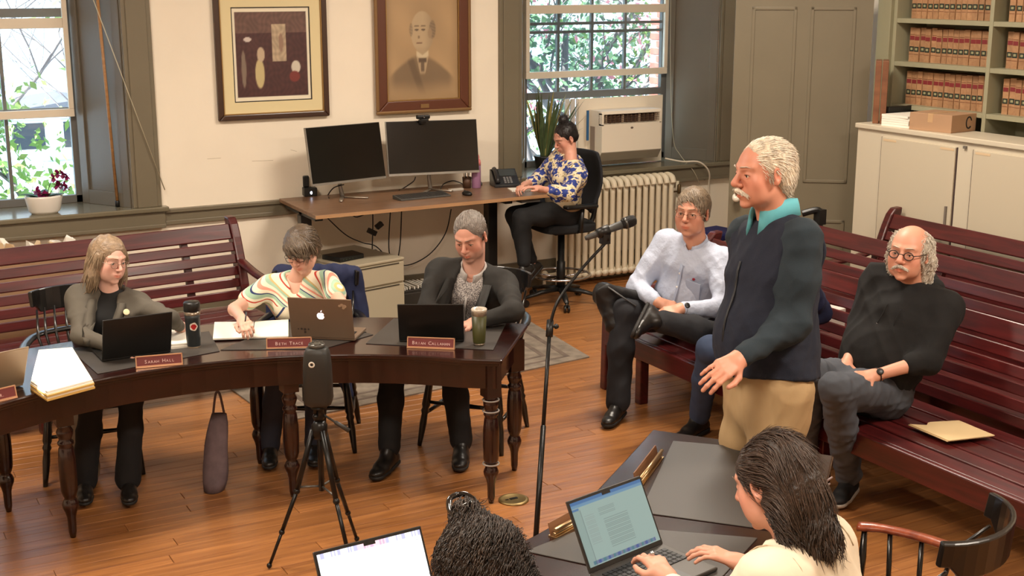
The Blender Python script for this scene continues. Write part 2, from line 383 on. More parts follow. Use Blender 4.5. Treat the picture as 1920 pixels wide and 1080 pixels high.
# ------------------------------------------------------------------ outside
bm = B(); box(bm, -60, YB+0.6, -4.1, 90, 110, -4.0); g = struct(obj('ground', bm, mat('pale_pavement', (176, 202, 222), 0.9, var=0.12, vscale=.6)))
def tree(name, label, base, h, lean, leafcol, blossoms=0, nleaf=1500, bare=False, seed=1, group=None, spread=2.0, zlow=0.35):
    rd = random.Random(seed); root = thing(name, label, 'tree', base, 0, group)
    bm = B(); tips = []
    def branch(p, d, L, r, lvl):
        pts = [p]; q = Vector(p); dd = Vector(d).normalized(); n = 5
        for i in range(n):
            dd = (dd+Vector((rd.uniform(-.16, .16), rd.uniform(-.16, .16), rd.uniform(-.03, .10)))).normalized(); q = q+dd*L/n; pts.append(q.copy())
        tube(bm, pts, [r*(1-0.6*i/n) for i in range(n+1)], 6)
        tips.extend(pts[2:])
        if lvl < (4 if bare else 3):
            for j in range((5 if bare else 4) if lvl else (9 if bare else 6)):
                k = rd.randint(1 if lvl else 2, n); a = rd.uniform(0, 6.28); s = rd.uniform(.5, 1.0)
                branch(pts[k], (dd.x+math.cos(a)*s, dd.y+math.sin(a)*s, dd.z*0.5+rd.uniform(0, .6)), L*rd.uniform(.45, .62), r*0.45, lvl+1)
    branch(Vector((0, 0, 0)), lean, h*0.62, 0.11 if not bare else 0.07, 0)
    obj('trunk', bm, mat('bark', (104, 98, 98), 0.9, bump=0.4, bscale=20), root)
    if nleaf:
        tp = np.array([t[:] for t in tips if t.z > h*zlow*0.5]); n = nleaf
        c = tp[rng.integers(0, len(tp), n)]+rng.normal(0, 0.22, (n, 3)); s = rng.uniform(0.035, 0.07, (n, 1))
        u = rng.normal(size=(n, 3)); u /= np.linalg.norm(u, axis=1)[:, None]; v = np.cross(u, rng.normal(size=(n, 3))); v /= np.linalg.norm(v, axis=1)[:, None]
        co = np.stack([c-u*s, c+v*s*0.55, c+u*s, c-v*s*0.55], 1).reshape(-1, 3)
        nb = int(n*blossoms)
        for nm, sl_, m in (('blossom', slice(0, nb*4), mat('pink_blossom', (236, 150, 160), 0.7)), ('foliage', slice(nb*4, None), leafcol)):
            cc = co[sl_]
            if len(cc) == 0: continue
            me = bpy.data.meshes.new(nm); me.from_pydata(cc.tolist(), [], (np.arange(len(cc)).reshape(-1, 4)).tolist()); me.materials.append(m)
            o = bpy.data.objects.new(nm, me); COL.objects.link(o); o.parent = root
    return root
LG = mat('spring_leaf', (118, 150, 78), 0.6, var=0.25, vscale=2); LG2 = mat('tree_leaf', (84, 116, 84), 0.6, var=0.3, vscale=2)
tree('bare_tree', 'leafless tree with thin branches against the sky outside the left window', (1.3, 19.5, -4.0), 11.0, (0.12, 0, 1), LG, nleaf=0, bare=True, seed=5)
tree('bare_tree', 'second leafless tree, farther off, outside the left window', (4.6, 22.5, -4.0), 11.0, (-0.15, 0, 1), LG, nleaf=0, bare=True, seed=15)
tree('leafy_bush', 'bright green shrub outside the lower half of the left window', (2.05, 13.2, -4.0), 7.4, (0.0, 0, 1), LG, nleaf=9000, seed=8, zlow=0.9)
tree('street_tree', 'tree with dark forked trunks outside the left side of the right window', (8.1, 14.6, -4.0), 9.5, (0.2, 0, 1), LG2, nleaf=5200, seed=11, zlow=0.5)
tree('blossom_tree', 'tree with pink blossoms outside the middle of the right window', (10.4, 15.6, -4.0), 9.0, (-.1, 0, 1), LG, 0.35, 5200, seed=21, zlow=0.4)
tree('maple_tree', 'taller green tree outside the right side of the right window', (13.6, 17.6, -4.0), 10.0, (0.0, 0.1, 1), LG2, 0.0, 6000, seed=31, zlow=0.4)
# white house seen through the left window
hs = thing('white_garage', 'low white building with dark windows seen far off through the left window', 'building', (9.0, 50, -4.0))
bm = B(); box(bm, -3.5, 0, 0, 3.5, 4, 1.7); obj('wall', bm, mat('white_siding', (225, 228, 230), 0.7), hs)
bm = B(); prism(bm, [(-3.8, 1.7), (3.8, 1.7), (0, 2.2)], -0.3, 4.3, Matrix.Rotation(R(90), 4, 'X') @ Matrix.Translation((0, 0, -4.0))); obj('roof', bm, mat('slate_roof', (96, 98, 104), 0.8), hs)
for x in (-2.3, -0.5, 1.4):
    bm = B(); box(bm, x, -0.06, .4, x+1.3, 0, 1.5); f = obj('window', bm, mat('white_window_paint', (235, 235, 235), 0.5), hs)
    bm = B(); box(bm, x+.08, -0.08, .48, x+1.22, -0.055, 1.42); obj('pane', bm, mat('dark_pane', (30, 34, 38), 0.15), f)
# brick wing just right of the right window
bw = thing('brick_wing', 'red brick corner of the building outside the right edge of the right window', 'building', (7.56, YB+1.3, -4.0))
bm = B(); box(bm, 0, 0, 0, 1.4, .4, 8.5); obj('mortar_core', bm, mat('mortar', (160, 150, 140), 0.9), bw)
bm = B(); z = 0.01; r_ = 0
while z < 8.4:
    for s in range(2):
        y0 = -0.02+s*0.21-(0.1 if r_ % 2 else 0); box(bm, -0.012, max(y0, -0.012), z, 0.1, max(min(y0+0.2, .4), max(y0, -.012)+.001), z+0.06)
    for s in range(7):
        x0 = -0.012+s*0.21-(0.1 if r_ % 2 else 0); box(bm, max(x0, -0.012), -0.012, z, min(x0+0.2, 1.4), 0.1, z+0.06)
    z += 0.072; r_ += 1
o = obj('brick', bm, mat('red_brick', (150, 72, 62), 0.85, var=0.2, vscale=9), bw); o['kind'] = 'stuff'
# ------------------------------------------------------------------ door standing open, in front of the right wall
K = np.array([6.19, 7.82]); dv = np.array([-0.807, 0.59])   # from hinge to latch edge
latch = atz(1366, 367, 0.90)[:2]
HG = latch-dv*0.98
dr = thing('door_1', None, None, (HG[0], HG[1], 0), math.atan2(dv[1], dv[0])); dr['kind'] = 'structure'
bm = B(); W_, T = 0.98, 0.045
def vis_panels(bm, L, z0, z1, cells, t0, t1, inset):
    """solid slab made of stiles and rails with sunk panels (cells: x0,x1,z0,z1)"""
    xs = sorted({0, L} | {c[0] for c in cells} | {c[1] for c in cells}); zs = sorted({z0, z1} | {c[2] for c in cells} | {c[3] for c in cells})
    for i in range(len(xs)-1):
        for j in range(len(zs)-1):
            cx, cz = (xs[i]+xs[i+1])/2, (zs[j]+zs[j+1])/2
            d = inset if any(c[0] < cx < c[1] and c[2] < cz < c[3] for c in cells) else 0
            box(bm, xs[i], t0+d, zs[j], xs[i+1], t1-d, zs[j+1])
dcell = [(0.12, 0.44, 1.02, 2.30), (0.54, 0.86, 1.02, 2.30), (0.12, 0.44, 0.22, 0.74), (0.54, 0.86, 0.22, 0.74)]
vis_panels(bm, W_, 0.01, 2.55, dcell, 0, T, 0.0)
bmesh.ops.remove_doubles(bm, verts=bm.verts[:], dist=1e-5)
obj('door_leaf', bm, TRIM, dr)
for x0, x1, z0, z1 in dcell:
    bm = B()
    for s, y0 in ((0, T), (1, -0.008)):
        for a, b_, c, d in ((x0, x1, z0, z0+0.022), (x0, x1, z1-0.022, z1), (x0, x0+0.022, z0, z1), (x1-0.022, x1, z0, z1)): box(bm, a, y0, c, b_, y0+0.008, d)
    obj('panel_moulding', bm, TRIM, dr, bev=0.003)
bm = B(); lathe(bm, [(0.028, 0), (0.028, 0.006), (0.012, 0.010), (0.011, 0.03), (0.02, 0.036), (0.030, 0.05), (0.031, 0.062), (0.024, 0.076), (0.008, 0.082)], 18, (0, 0, 0), TR(W_-0.055, T, 0.90, 0, R(-90)))
lathe(bm, [(0.028, 0), (0.028, 0.006), (0.012, 0.010), (0.011, 0.03), (0.030, 0.05), (0.031, 0.062), (0.008, 0.082)], 18, (0, 0, 0), TR(W_-0.055, 0, 0.90, 0, R(90)))
obj('door_knob', bm, mat('porcelain', (240, 232, 215), 0.15, coat=0.5), dr, label='white porcelain door knob')
bm = B(); box(bm, HG[0]+0.02, HG[1]-0.16, 0, XR, HG[1]-0.03, ZC); struct(obj('trim_30', bm, mat('sage_paint', (142, 138, 112), 0.45), bev=0.004))
# ------------------------------------------------------------------ rug and floor outlet
RUGM = mat('rug_wool', (136, 124, 110), 0.95, bump=0.5, bscale=250, var=0.3, vscale=11)
rg = thing('area_rug', 'worn grey patterned rug under the desk chair and table end', 'rug', (0, 0, 0))
bm = B(); c = [(1.6, 6.95), (4.15, 7.02), (5.0, 7.3), (5.12, 8.75), (1.6, 8.9)]
c = [(2.1, 6.75), (4.28, 7.13), (5.02, 7.52), (4.75, 8.95), (1.95, 8.6)]
c = [(2.25, 6.95), (4.55, 7.25), (4.72, 8.85), (2.15, 8.75)]
prism(bm, c, 0.0005, 0.009); obj('pile', bm, RUGM, rg)
for s in (0.10, 0.22):
    bm = B(); cx = sum(p[0] for p in c)/4; cy = sum(p[1] for p in c)/4
    q = [(cx+(x-cx)*(1-s), cy+(y-cy)*(1-s)) for x, y in c]; q2 = [(cx+(x-cx)*(1-s-.03), cy+(y-cy)*(1-s-.03)) for x, y in c]
    for i in range(4):
        j = (i+1) % 4; prism(bm, [q[i], q[j], q2[j], q2[i]], 0.009, 0.0105)
    obj('border_stripe', bm, mat('rug_stripe', (112, 98, 88), 0.95, bump=0.5, bscale=250, var=0.3, vscale=9), rg)
bm = B(); lathe(bm, [(0.075, 0), (0.075, 0.006), (0.062, 0.011), (0.058, 0.009), (0.0, 0.009)], 28)
fo = obj('floor_outlet', bm, mat('aged_brass', (150, 128, 84), 0.4, metal=0.8, var=0.15, vscale=30), None, smooth=False)
p = atz(963, 938, 0); fo.location = (p[0], p[1], 0.0); tag(fo, 'round brass floor outlet cover beside the table leg', 'outlet cover')
bm = B(); box(bm, -0.02, -0.008, 0.009, 0.02, 0.008, 0.012); box(bm, -0.045, -0.004, 0.009, -0.03, 0.004, 0.0115); obj('outlet_flap', bm, BLACK, fo)
# ================================================================== benches
def bench(label, M, L, end_left=True, end_right=True, arms=(True, True), gap=0.026, legs=()):
    root = thing('slatted_bench', label, 'bench', M.translation[:], M.to_euler().z, 'slatted wooden benches')
    def zy(v): return v
    # seat slats
    for i in range(5):
        y0 = 0.03+i*0.122
        bm = B(); box(bm, 0.03, y0, 0.405, L-0.03, y0+0.108, 0.428); obj('seat_slat', bm, CHERRY, root, bev=0.006)
    bm = B(); box(bm, 0.02, 0.0, 0.305, L-0.02, 0.03, 0.428); obj('apron', bm, CHERRY, root, bev=0.008)
    # back slats on a gentle recline
    def prof(z):
        t = (z-0.43)/0.5; return 0.66+0.05*t+0.10*t*t
    z = 0.455; n = 6
    hs = [0.058]*5+[0.095]
    tot = 0.93-0.455-sum(hs); g = tot/5
    for h in hs:
        ya, yb = prof(z), prof(z+h); a = math.atan2(yb-ya, h)
        bm = B(); box(bm, 0.03, -0.011, 0, L-0.03, 0.011, h/math.cos(a), TR(0, ya, z, 0, -a)); obj('back_slat', bm, CHERRY, root, bev=0.006)
        z += h+g
    # uprights behind the slats
    nU = max(2, int(L/1.0)); xs = [0.35+(L-0.7)*i/(nU-1) for i in range(nU)] if L > 1.5 else [L/2]
    for x in xs:
        bm = B(); poly = []
        zz = [0.10+0.8*i/8 for i in range(9)]
        f = [(prof(max(q, .43))+0.013, q) for q in zz]; bk = [(prof(max(q, .43))+0.055, q) for q in zz]
        prism(bm, f+bk[::-1], -0.022, 0.022, Matrix.Translation((x, 0, 0)) @ Matrix(((0, 0, 1, 0), (1, 0, 0, 0), (0, 1, 0, 0), (0, 0, 0, 1))))
        obj('back_upright', bm, CHERRY, root, bev=0.003)
    MX = Matrix(((0, 0, 1, 0), (1, 0, 0, 0), (0, 1, 0, 0), (0, 0, 0, 1)))
    for side, on in ((0.0, end_left), (L, end_right)):
        if not on: continue
        zz = [0.0, 0.2, 0.43, 0.55, 0.7, 0.85, 0.93, 0.965]
        f = [(prof(max(q, .43))-0.03, q) for q in zz]; bk = [(prof(max(q, .43))+0.065, q) for q in zz]
        f[-1] = (f[-1][0]+0.02, 0.97); bk[-1] = (bk[-1][0]-0.012, 0.975); f[0] = (f[0][0]+0.04, 0); bk[0] = (bk[0][0]+0.03, 0)
        bm = B(); prism(bm, f+bk[::-1], -0.03, 0.03, Matrix.Translation((side+(0.0 if side == 0 else 0.0), 0, 0)) @ MX); obj('end_post', bm, CHERRY, root, bev=0.01)
        bm = B(); prism(bm, [(0.0, 0), (0.06, 0), (0.055, 0.3), (0.05, 0.62), (0.01, 0.62), (0.005, 0.3)], -0.028, 0.028, Matrix.Translation((side, 0, 0)) @ MX); obj('leg', bm, CHERRY, root, bev=0.008)
        bm = B(); box(bm, side-0.028, 0.03, 0.30, side+0.028, 0.68, 0.40); obj('end_rail', bm, CHERRY, root, bev=0.006)
        bm = B(); pts = catmull([(side, -0.03, 0.60), (side, 0.1, 0.645), (side, 0.3, 0.64), (side, 0.5, 0.655), (side, 0.72, 0.70)], 5)
        tube(bm, pts, [0.022]+[0.034]*(len(pts)-2)+[0.026], 10, sy=0.6); obj('armrest', bm, CHERRY, root, smooth=True)
    for x in legs:
        for y in (0.06, 0.62):
            bm = B(); box(bm, x-0.03, y-0.03, 0, x+0.03, y+0.03, 0.40); obj('leg', bm, CHERRY, root, bev=0.006)
        bm = B(); box(bm, x-0.025, 0.03, 0.33, x+0.025, 0.68, 0.404); obj('cross_rail', bm, CHERRY, root)
    return root
RB = R(-90)
bA = bench('dark red slatted bench of the front row, where the hoodie man sits', TR(4.25, 6.62, 0, RB), 4.3, legs=(0.35, 1.95, 3.7)); bA.scale = (1, 1, .955)
bench('dark red slatted bench of the middle row, directly behind the front right bench', TR(4.99, 7.02, 0, RB), 4.6, legs=(2.0,))
bench('dark red slatted bench of the rearmost row, right against the white cabinets', TR(5.73, 6.55, 0, RB), 4.1, legs=(2.0,))
la = math.atan2(8.46-8.30, 1.4)
Lp = Vector((2.46, 8.35)); ux = Vector((math.cos(la), math.sin(la))); uy = Vector((-math.sin(la), math.cos(la)))
LB = 2.9; org = Lp-ux*LB-uy*0.80
bench('dark red slatted bench under the left window, wall showing through its slats', TR(org.x, org.y, 0, la), LB, gap=0.03, legs=(1.4,))
# ================================================================== conference tables
def arc(c, r, a0, a1, n): return [(c[0]+r*math.cos(R(a0+(a1-a0)*i/n)), c[1]+r*math.sin(R(a0+(a1-a0)*i/n))) for i in range(n+1)]
LEGP = [(0.012, 0.0), (0.018, 0.03), (0.020, 0.10), (0.026, 0.125), (0.036, 0.150), (0.038, 0.165), (0.030, 0.185), (0.024, 0.195), (0.030, 0.205), (0.037, 0.23), (0.040, 0.30), (0.039, 0.38), (0.033, 0.435), (0.028, 0.445), (0.036, 0.455), (0.036, 0.465), (0.027, 0.475), (0.036, 0.50), (0.038, 0.515), (0.028, 0.535), (0.038, 0.548)]
def off(poly, d):
    n = len(poly); out = []
    A = sum(poly[i][0]*poly[(i+1) % n][1]-poly[(i+1) % n][0]*poly[i][1] for i in range(n)); s = 1 if A > 0 else -1
    for i in range(n):
        p0, p1, p2 = Vector(poly[i-1]), Vector(poly[i]), Vector(poly[(i+1) % n])
        a = (p1-p0).normalized(); b = (p2-p1).normalized(); nn = Vector((-(a+b).y, (a+b).x)); nn = nn.normalized()*s
        c = max(0.5, nn.dot(Vector((-a.y, a.x))*s)); out.append(tuple(p1+nn*d/c))
    return out
def table(label, inner, outer, legs):
    root = thing('conference_table', label, 'table', (0, 0, 0))
    ring = inner+outer[::-1]
    bm = B()
    def strip(a, b, z0, z1):
        q = a+b[::-1]
        n = len(a)
        for i in range(n-1):
            vs = [bm.verts.new((*p, z)) for z in (z0, z1) for p in (a[i], a[i+1], b[i+1], b[i])]
            for f in ((3, 2, 1, 0), (4, 5, 6, 7), (0, 1, 5, 4), (2, 3, 7, 6)): bm.faces.new([vs[k] for k in f])
            if i == 0: bm.faces.new([vs[k] for k in (3, 0, 4, 7)])
            if i == n-2: bm.faces.new([vs[k] for k in (1, 2, 6, 5)])
        bmesh.ops.remove_doubles(bm, verts=bm.verts[:], dist=1e-5)
        bmesh.ops.recalc_face_normals(bm, faces=bm.faces[:])
    n = len(inner)
    strip(inner, outer, 0.728, 0.75)
    top = obj('tabletop', bm, MAHOG, root, bev=0.006)
    rg = off(ring, 0.018); bm = B(); strip(rg[:n], rg[n:][::-1], 0.712, 0.728); obj('edge_moulding', bm, MAHOG, root, bev=0.004)
    rg = off(ring, 0.035); rh = off(ring, 0.055); bm = B(); m = len(rg)
    for i in range(m):
        j = (i+1) % m; vs = [bm.verts.new((*p, z)) for z in (0.595, 0.712) for p in (rg[i], rg[j], rh[j], rh[i])]
        for f in ((3, 2, 1, 0), (4, 5, 6, 7), (0, 1, 5, 4), (2, 3, 7, 6)): bm.faces.new([vs[k] for k in f])
    bmesh.ops.remove_doubles(bm, verts=bm.verts[:], dist=1e-5); bmesh.ops.recalc_face_normals(bm, faces=bm.faces[:])
    obj('apron', bm, MAHOG, root, bev=0.003)
    for (x, y) in legs:
        bm = B(); lathe(bm, LEGP, 18, (x, y, 0)); box(bm, x-0.038, y-0.038, 0.548, x+0.038, y+0.038, 0.712); obj('leg', bm, MAHOG, root)
    return root
c1 = (1.41, 4.16)
inn = [(2.80, 5.235)]+arc(c1, 1.71, 44, 170, 34); out_ = [(3.235, 5.76)]+arc(c1, 2.42, 44, 170, 34)
def pol(r, a): return (c1[0]+r*math.cos(R(a)), c1[1]+r*math.sin(R(a)))
t1 = table('curved dark mahogany table with the three seated officials behind it', inn, out_, [(2.79, 5.33), (3.10, 5.66), pol(1.80, 72), pol(2.3, 76), pol(1.80, 106), pol(2.3, 108), pol(1.8, 160), pol(2.3, 160)])
# silver cable ties round the near leg and the thin black cable hanging beside it
for z in (0.205, 0.475, 0.53):
    bm = B(); tube(bm, [(2.79+0.039*math.cos(a), 5.33+0.039*math.sin(a), z) for a in [k*math.pi/8 for k in range(16)]], 0.004, 6, closed=True)
    obj('cable_tie', bm, mat('grey_tape', (150, 145, 140), 0.4), t1, label='grey tie around the near leg')
i2 = [tuple(p[:2]) for p in catmull([(2.87, 4.09, 0), (2.50, 3.79, 0), (2.20, 3.56, 0), (1.91, 3.41, 0), (1.55, 3.31, 0), (1.15, 3.29, 0), (0.60, 3.42, 0)], 5)]
o2_ = [tuple(p[:2]) for p in catmull([(3.30, 3.52, 0), (2.98, 3.22, 0), (2.66, 2.96, 0), (2.22, 2.78, 0), (1.62, 2.68, 0), (1.1, 2.68, 0), (0.50, 2.80, 0)], 5)]
t2 = table('curved dark mahogany table in the foreground with open laptops on it', i2, o2_, [(2.80, 3.95), (3.14, 3.56), (2.15, 3.42), (2.3, 2.95), (1.2, 3.15), (1.2, 2.80)])
# ================================================================== windsor armchairs
def windsor(label, loc, rz, armmat=None, group='black armchairs at the tables'):
    """seat centre at origin, sitter faces local +Y"""
    root = thing('armchair', label, 'chair', loc, rz, group); am = armmat or BLKW
    sp = []
    for i in range(28):
        a = 2*math.pi*i/28; x = 0.235*math.copysign(abs(math.cos(a))**0.8, math.cos(a)); y = 0.22*math.copysign(abs(math.sin(a))**0.75, math.sin(a)); sp.append((x*(1.0 if y > 0 else .92), y))
    bm = B(); prism(bm, sp, 0.415, 0.45); obj('seat', bm, BLKW, root, bev=0.012, seg=3)
    fl = [(-.19, .17), (.19, .17), (-.17, -.17), (.17, -.17)]; ft = [(-.24, .24), (.24, .24), (-.22, -.25), (.22, -.25)]
    LP = [(0.0, .012), (.1, .015), (.3, .020), (.42, .017), (.46, .024), (.5, .018), (.54, .024), (.8, .020), (1.0, .016)]
    for (a, b), (c, d) in zip(fl, ft):
        bm = B(); tube(bm, [(c+(a-c)*t, d+(b-d)*t, 0.42*t) for t, r in LP], [r for t, r in LP], 10); obj('leg', bm, BLKW, root, smooth=True)
    def on(i, t): return (ft[i][0]+(fl[i][0]-ft[i][0])*t, ft[i][1]+(fl[i][1]-ft[i][1])*t, 0.42*t)
    for i, j, t in ((0, 2, .42), (1, 3, .42), (0, 1, .58), (2, 3, .58)):
        p, q = Vector(on(i, t)), Vector(on(j, t)); bm = B(); tube(bm, [p, p.lerp(q, .3), p.lerp(q, .5), p.lerp(q, .7), q], [.009, .012, .016, .012, .009], 8); obj('stretcher', bm, BLKW, root, smooth=True)
    # bent arm rail
    pts = catmull([(-.28, .20, .655), (-.285, .10, .668), (-.275, -.06, .672), (-.20, -.215, .68), (0, -.275, .685), (.20, -.215, .68), (.275, -.06, .672), (.285, .10, .668), (.28, .20, .655)], 5)
    bm = B(); tube(bm, pts, [.030]*4+[.026]*(len(pts)-8)+[.030]*4, 10, sy=0.5); obj('arm_rail', bm, am, root, smooth=True, label='reddish brown wooden arms' if armmat else None)
    # crest
    bm = B(); n = 14; prev = None
    for i in range(n+1):
        a = R(200+140*i/n); x = 0.24*math.cos(a); y = -0.16+0.19*math.sin(a)
        h = 0.14 if 1 < i < n-1 else 0.10
        ring = [bm.verts.new(v) for v in ((x, y, .90-h+.02), (x*1.07, y-0.018, .90-h+.02), (x*1.10, y-0.028, .90), (x*1.02, y-0.012, .905))]
        if prev:
            for k in range(4): bm.faces.new((prev[k], prev[(k+1) % 4], ring[(k+1) % 4], ring[k]))
        else: bm.faces.new(ring[::-1])
        prev = ring
    bm.faces.new(prev); bmesh.ops.recalc_face_normals(bm, faces=bm.faces[:]); obj('crest_rail', bm, BLKW, root, smooth=False, bev=0.006)
    for i in range(9):
        a = R(210+120*i/8); bm = B(); tube(bm, [(0.17*math.cos(a), -0.02+0.17*math.sin(a), .445), (0.245*math.cos(a), -0.03+0.235*math.sin(a), .68), (0.24*math.cos(a), -0.16+0.195*math.sin(a), .80)], [.007, .009, .006], 6); obj('spindle', bm, BLKW, root, smooth=True)
    for s in (-1, 1):
        for y, yy in ((.16, .18), (.06, .09), (-.04, -.02)):
            bm = B(); tube(bm, [(s*.215, y, .44), (s*.25, (y+yy)/2, .56), (s*.282, yy, .665)], [.009, .014 if y > .1 else .009, .009], 7); obj('spindle', bm, BLKW, root, smooth=True)
    return root
def face(az): return R(az)-math.pi/2       # rotation that turns local +Y to azimuth az
windsor('black armchair of the woman in the grey blazer', (1.18, 6.80, 0), face(262))
windsor('black armchair with a navy jacket on its back, woman in the striped top seated', (2.36, 6.62, 0), face(243))
windsor('black armchair behind the table, man in the dark blazer seated', (3.16, 6.22, 0), face(222))
ch_fg = windsor('black armchair with reddish brown arms, empty, in the lower right foreground', (2.91, 2.84, 0), face(115), wood('cherry_arm', (112, 48, 28), (150, 74, 44), 0.3, coat=0.4))
windsor('black armchair of the typing woman in the foreground', (2.24, 2.30, 0), face(107))
windsor('black armchair of the curly-haired person in the foreground', (1.42, 2.28, 0), face(95))
windsor('black armchair cut off by the left edge of the frame', (0.10, 6.72, 0), face(285))
# ================================================================== wall cabinets, bookcase
CABM = mat('white_enamel', (205, 194, 172), 0.4)
cb = thing('storage_cabinet', 'pair of joined cream white metal cabinets behind the benches', 'cabinet', (0, 0, 0))
XC, YC1, YC0 = 6.66, 7.05, 3.4
zt = 1.50
bm = B(); box(bm, XC, YC0, 0.0, XC+0.30, YC1, zt-0.035); obj('body', bm, CABM, cb)
bm = B(); box(bm, XC-0.02, YC0-0.01, zt-0.035, XC+0.318, YC1+0.015, zt); obj('top_panel', bm, CABM, cb, bev=0.006)
dy = [(6.80, 6.13), (5.98, 5.31), (5.16, 4.5), (4.3, 3.6)]
for a, b_ in dy:
    bm = B(); box(bm, XC-0.014, b_, 0.06, XC-0.001, a, zt-0.075); d = obj('door', bm, mat('door_enamel', (198, 186, 163), 0.42), cb, bev=0.003)
    bm = B(); box(bm, XC-0.003, b_-0.012, 0.06, XC-0.0005, b_-0.002, zt-0.075); box(bm, XC-0.003, a+0.002, 0.06, XC-0.0005, a+0.012, zt-0.075); obj('door_gap', bm, mat('gap_dark', (60, 42, 40), 0.7), cb)
    bm = B(); box(bm, XC-0.026, b_+0.03, 0.9, XC-0.014, b_+0.045, 1.03); obj('handle', bm, mat('handle_grey', (120, 110, 100), 0.4), d)
for y in (6.055,):
    bm = B(); box(bm, XC-0.016, y-0.012, zt-0.075, XC-0.001, y+0.012, zt-0.058); obj('lock', bm, mat('lock_grey', (110, 104, 95), 0.4), cb, label='small grey lock at the top')
# masking tape scraps on the doors
for y in (6.72, 6.2, 5.9):
    bm = B(); box(bm, XC-0.0155, y-0.06, zt-0.10, XC-0.014, y+0.06, zt-0.085)
    obj('tape', bm, mat('masking_tape', (210, 184, 148), 0.6), cb, label='faint tan tape strip')
SAGE = mat('sage_shelf_paint', (150, 146, 120), 0.45)
bc = thing('bookcase', 'built-in sage green bookcase filled with law books', 'bookcase', (0, 0, 0))
XB = 7.0; YL = 7.13; bays = [7.11, 6.24, 5.37, 4.5]
zs = [1.335, 1.62, 1.922, 2.225, 2.53, 2.84]
bm = B(); box(bm, XR-0.012, bays[-1], 0.0, XR-0.001, YL, 3.0); obj('back_panel', bm, SAGE, bc)
bm = B(); box(bm, XB-0.01, YL-0.0, 0.0, XR-0.001, YL+0.06, 3.0); obj('side_panel', bm, SAGE, bc, bev=0.003)
for i, y in enumerate(bays):
    bm = B(); box(bm, XB-0.012, y-0.032, 0.0, XR-0.012, y, 3.0); obj('upright', bm, SAGE, bc, bev=0.003)
for z in zs:
    for j in range(3):
        bm = B(); box(bm, XB-0.008, bays[j+1], z-0.032, XR-0.012, bays[j]-0.032, z); obj('shelf', bm, SAGE, bc, bev=0.002)
def bookspine():
    bm = B(); box(bm, 0, 0, 0, 0.17, 0.047, 0.235)
    for f in bm.faces:
        f.material_index = 0
    M1, M2, M3 = 1, 2, 3
    for z0, z1, mi in ((0.150, 0.178, 1), (0.070, 0.105, 2), (0.185, 0.189, 3), (0.05, 0.053, 3)): box(bm, -0.0012, 0.003, z0, 0.002, 0.044, z1, mi=mi)
    for z0, z1 in ((0.080, 0.096),): box(bm, -0.002, 0.013, z0, 0.001, 0.034, z1, mi=4)
    return bm
BK = [wood('tan_buckram', (150, 110, 76), (172, 132, 96), 0.6, island=0.14), mat('spine_red', (120, 42, 44), 0.5), mat('spine_green', (34, 44, 36), 0.5), mat('spine_line', (110, 64, 42), 0.5), mat('spine_pale', (150, 146, 110), 0.5)]
pb = obj('law_book', bookspine(), BK)
tmpl = pb; first = True
ordn = ['first', 'second', 'third', 'fourth', 'fifth', 'sixth', 'seventh', 'eighth', 'ninth', 'tenth', 'eleventh', 'twelfth', 'thirteenth', 'fourteenth', 'fifteenth']
for zi, z, zn in ((1, 1.62, 'lowest shelf'), (2, 1.922, 'middle shelf'), (3, 2.225, 'upper visible shelf')):
    for j in range(2):
        n = 15 if j == 0 else 13
        y = bays[j]-0.032-0.05 if True else 0
        for i in range(n):
            y -= 0.0505
            if y < bays[j+1]+0.01: break
            o = pb if first else pb.copy()
            if not first: COL.objects.link(o)
            first = False
            o.location = (XB+0.075+random.uniform(-.006, .006), y, z); o.scale = (1, 1, 1.0+random.uniform(-.02, .02))
            bay = 'left bay' if j == 0 else 'right bay'
            tag(o, 'tan law book, %s from left, %s, %s of the bookcase' % (ordn[i], zn, bay), 'book', None, None)
            o['group'] = 'tan law books, %s, %s' % (zn, bay)
# big ledgers at the end of the cabinet top
for i, (q, lab) in enumerate((((1628, 218), 'tall brown ledger standing at the far end of the cabinet top, beside the door'), ((1641, 216), 'tall brown ledger, right one of the pair standing on the cabinet top'))):
    p = atx(*q, XC+0.26)
    bm = B(); box(bm, -0.09, -0.021, 0, 0.09, 0.021, 0.44); o = obj('ledger_book', bm, wood('ledger_leather', (108, 66, 42), (134, 86, 56), 0.5, grain=(6, 2, 6)), None, bev=0.004)
    o.location = (XC+0.12+.034*i, 7.01-0.034*i, zt); o.rotation_euler.z = R(46); tag(o, lab, 'book', 'brown ledgers on the cabinet')
def carton(name, lab, cat, M, sx, sy, sz, m):
    pass
p = atz(1790, 226, 1.5)
bx = thing('cardboard_box', 'closed brown cardboard box on the white cabinet', 'box', (6.83, 6.43, zt), R(9))
bm = B(); box(bm, -0.14, -0.165, 0, 0.14, 0.165, 0.118); obj('carton', bm, mat('cardboard', (172, 136, 104), 0.75, var=0.05), bx, bev=0.003)
bm = B(); box(bm, -0.14, -0.02, 0.118, 0.14, 0.02, 0.1192); box(bm, -0.1412, -0.02, 0.06, -0.14, 0.02, 0.118); obj('packing_tape', bm, mat('tan_tape', (188, 152, 112), 0.3), bx)
bm = B(); tube(bm, [(0.055+0.03*math.cos(a), -0.166, 0.06+0.038*math.sin(a)) for a in [k*math.pi/8 for k in range(1, 15)]], 0.005, 6); obj('printed_mark', bm, BLACK, bx, label='round black printed mark on the end')
ps = thing('paper_stack', 'stack of white papers beside the cardboard box on the cabinet', 'paper', (6.83, 6.74, zt), R(4))
for k in range(5):
    bm = B(); box(bm, -0.14, -0.12, 0.016*k, 0.14, 0.12, 0.016*k+0.015, TR(0, 0, 0, random.uniform(-.04, .04))); obj('paper_ream', bm, PAPER, ps)
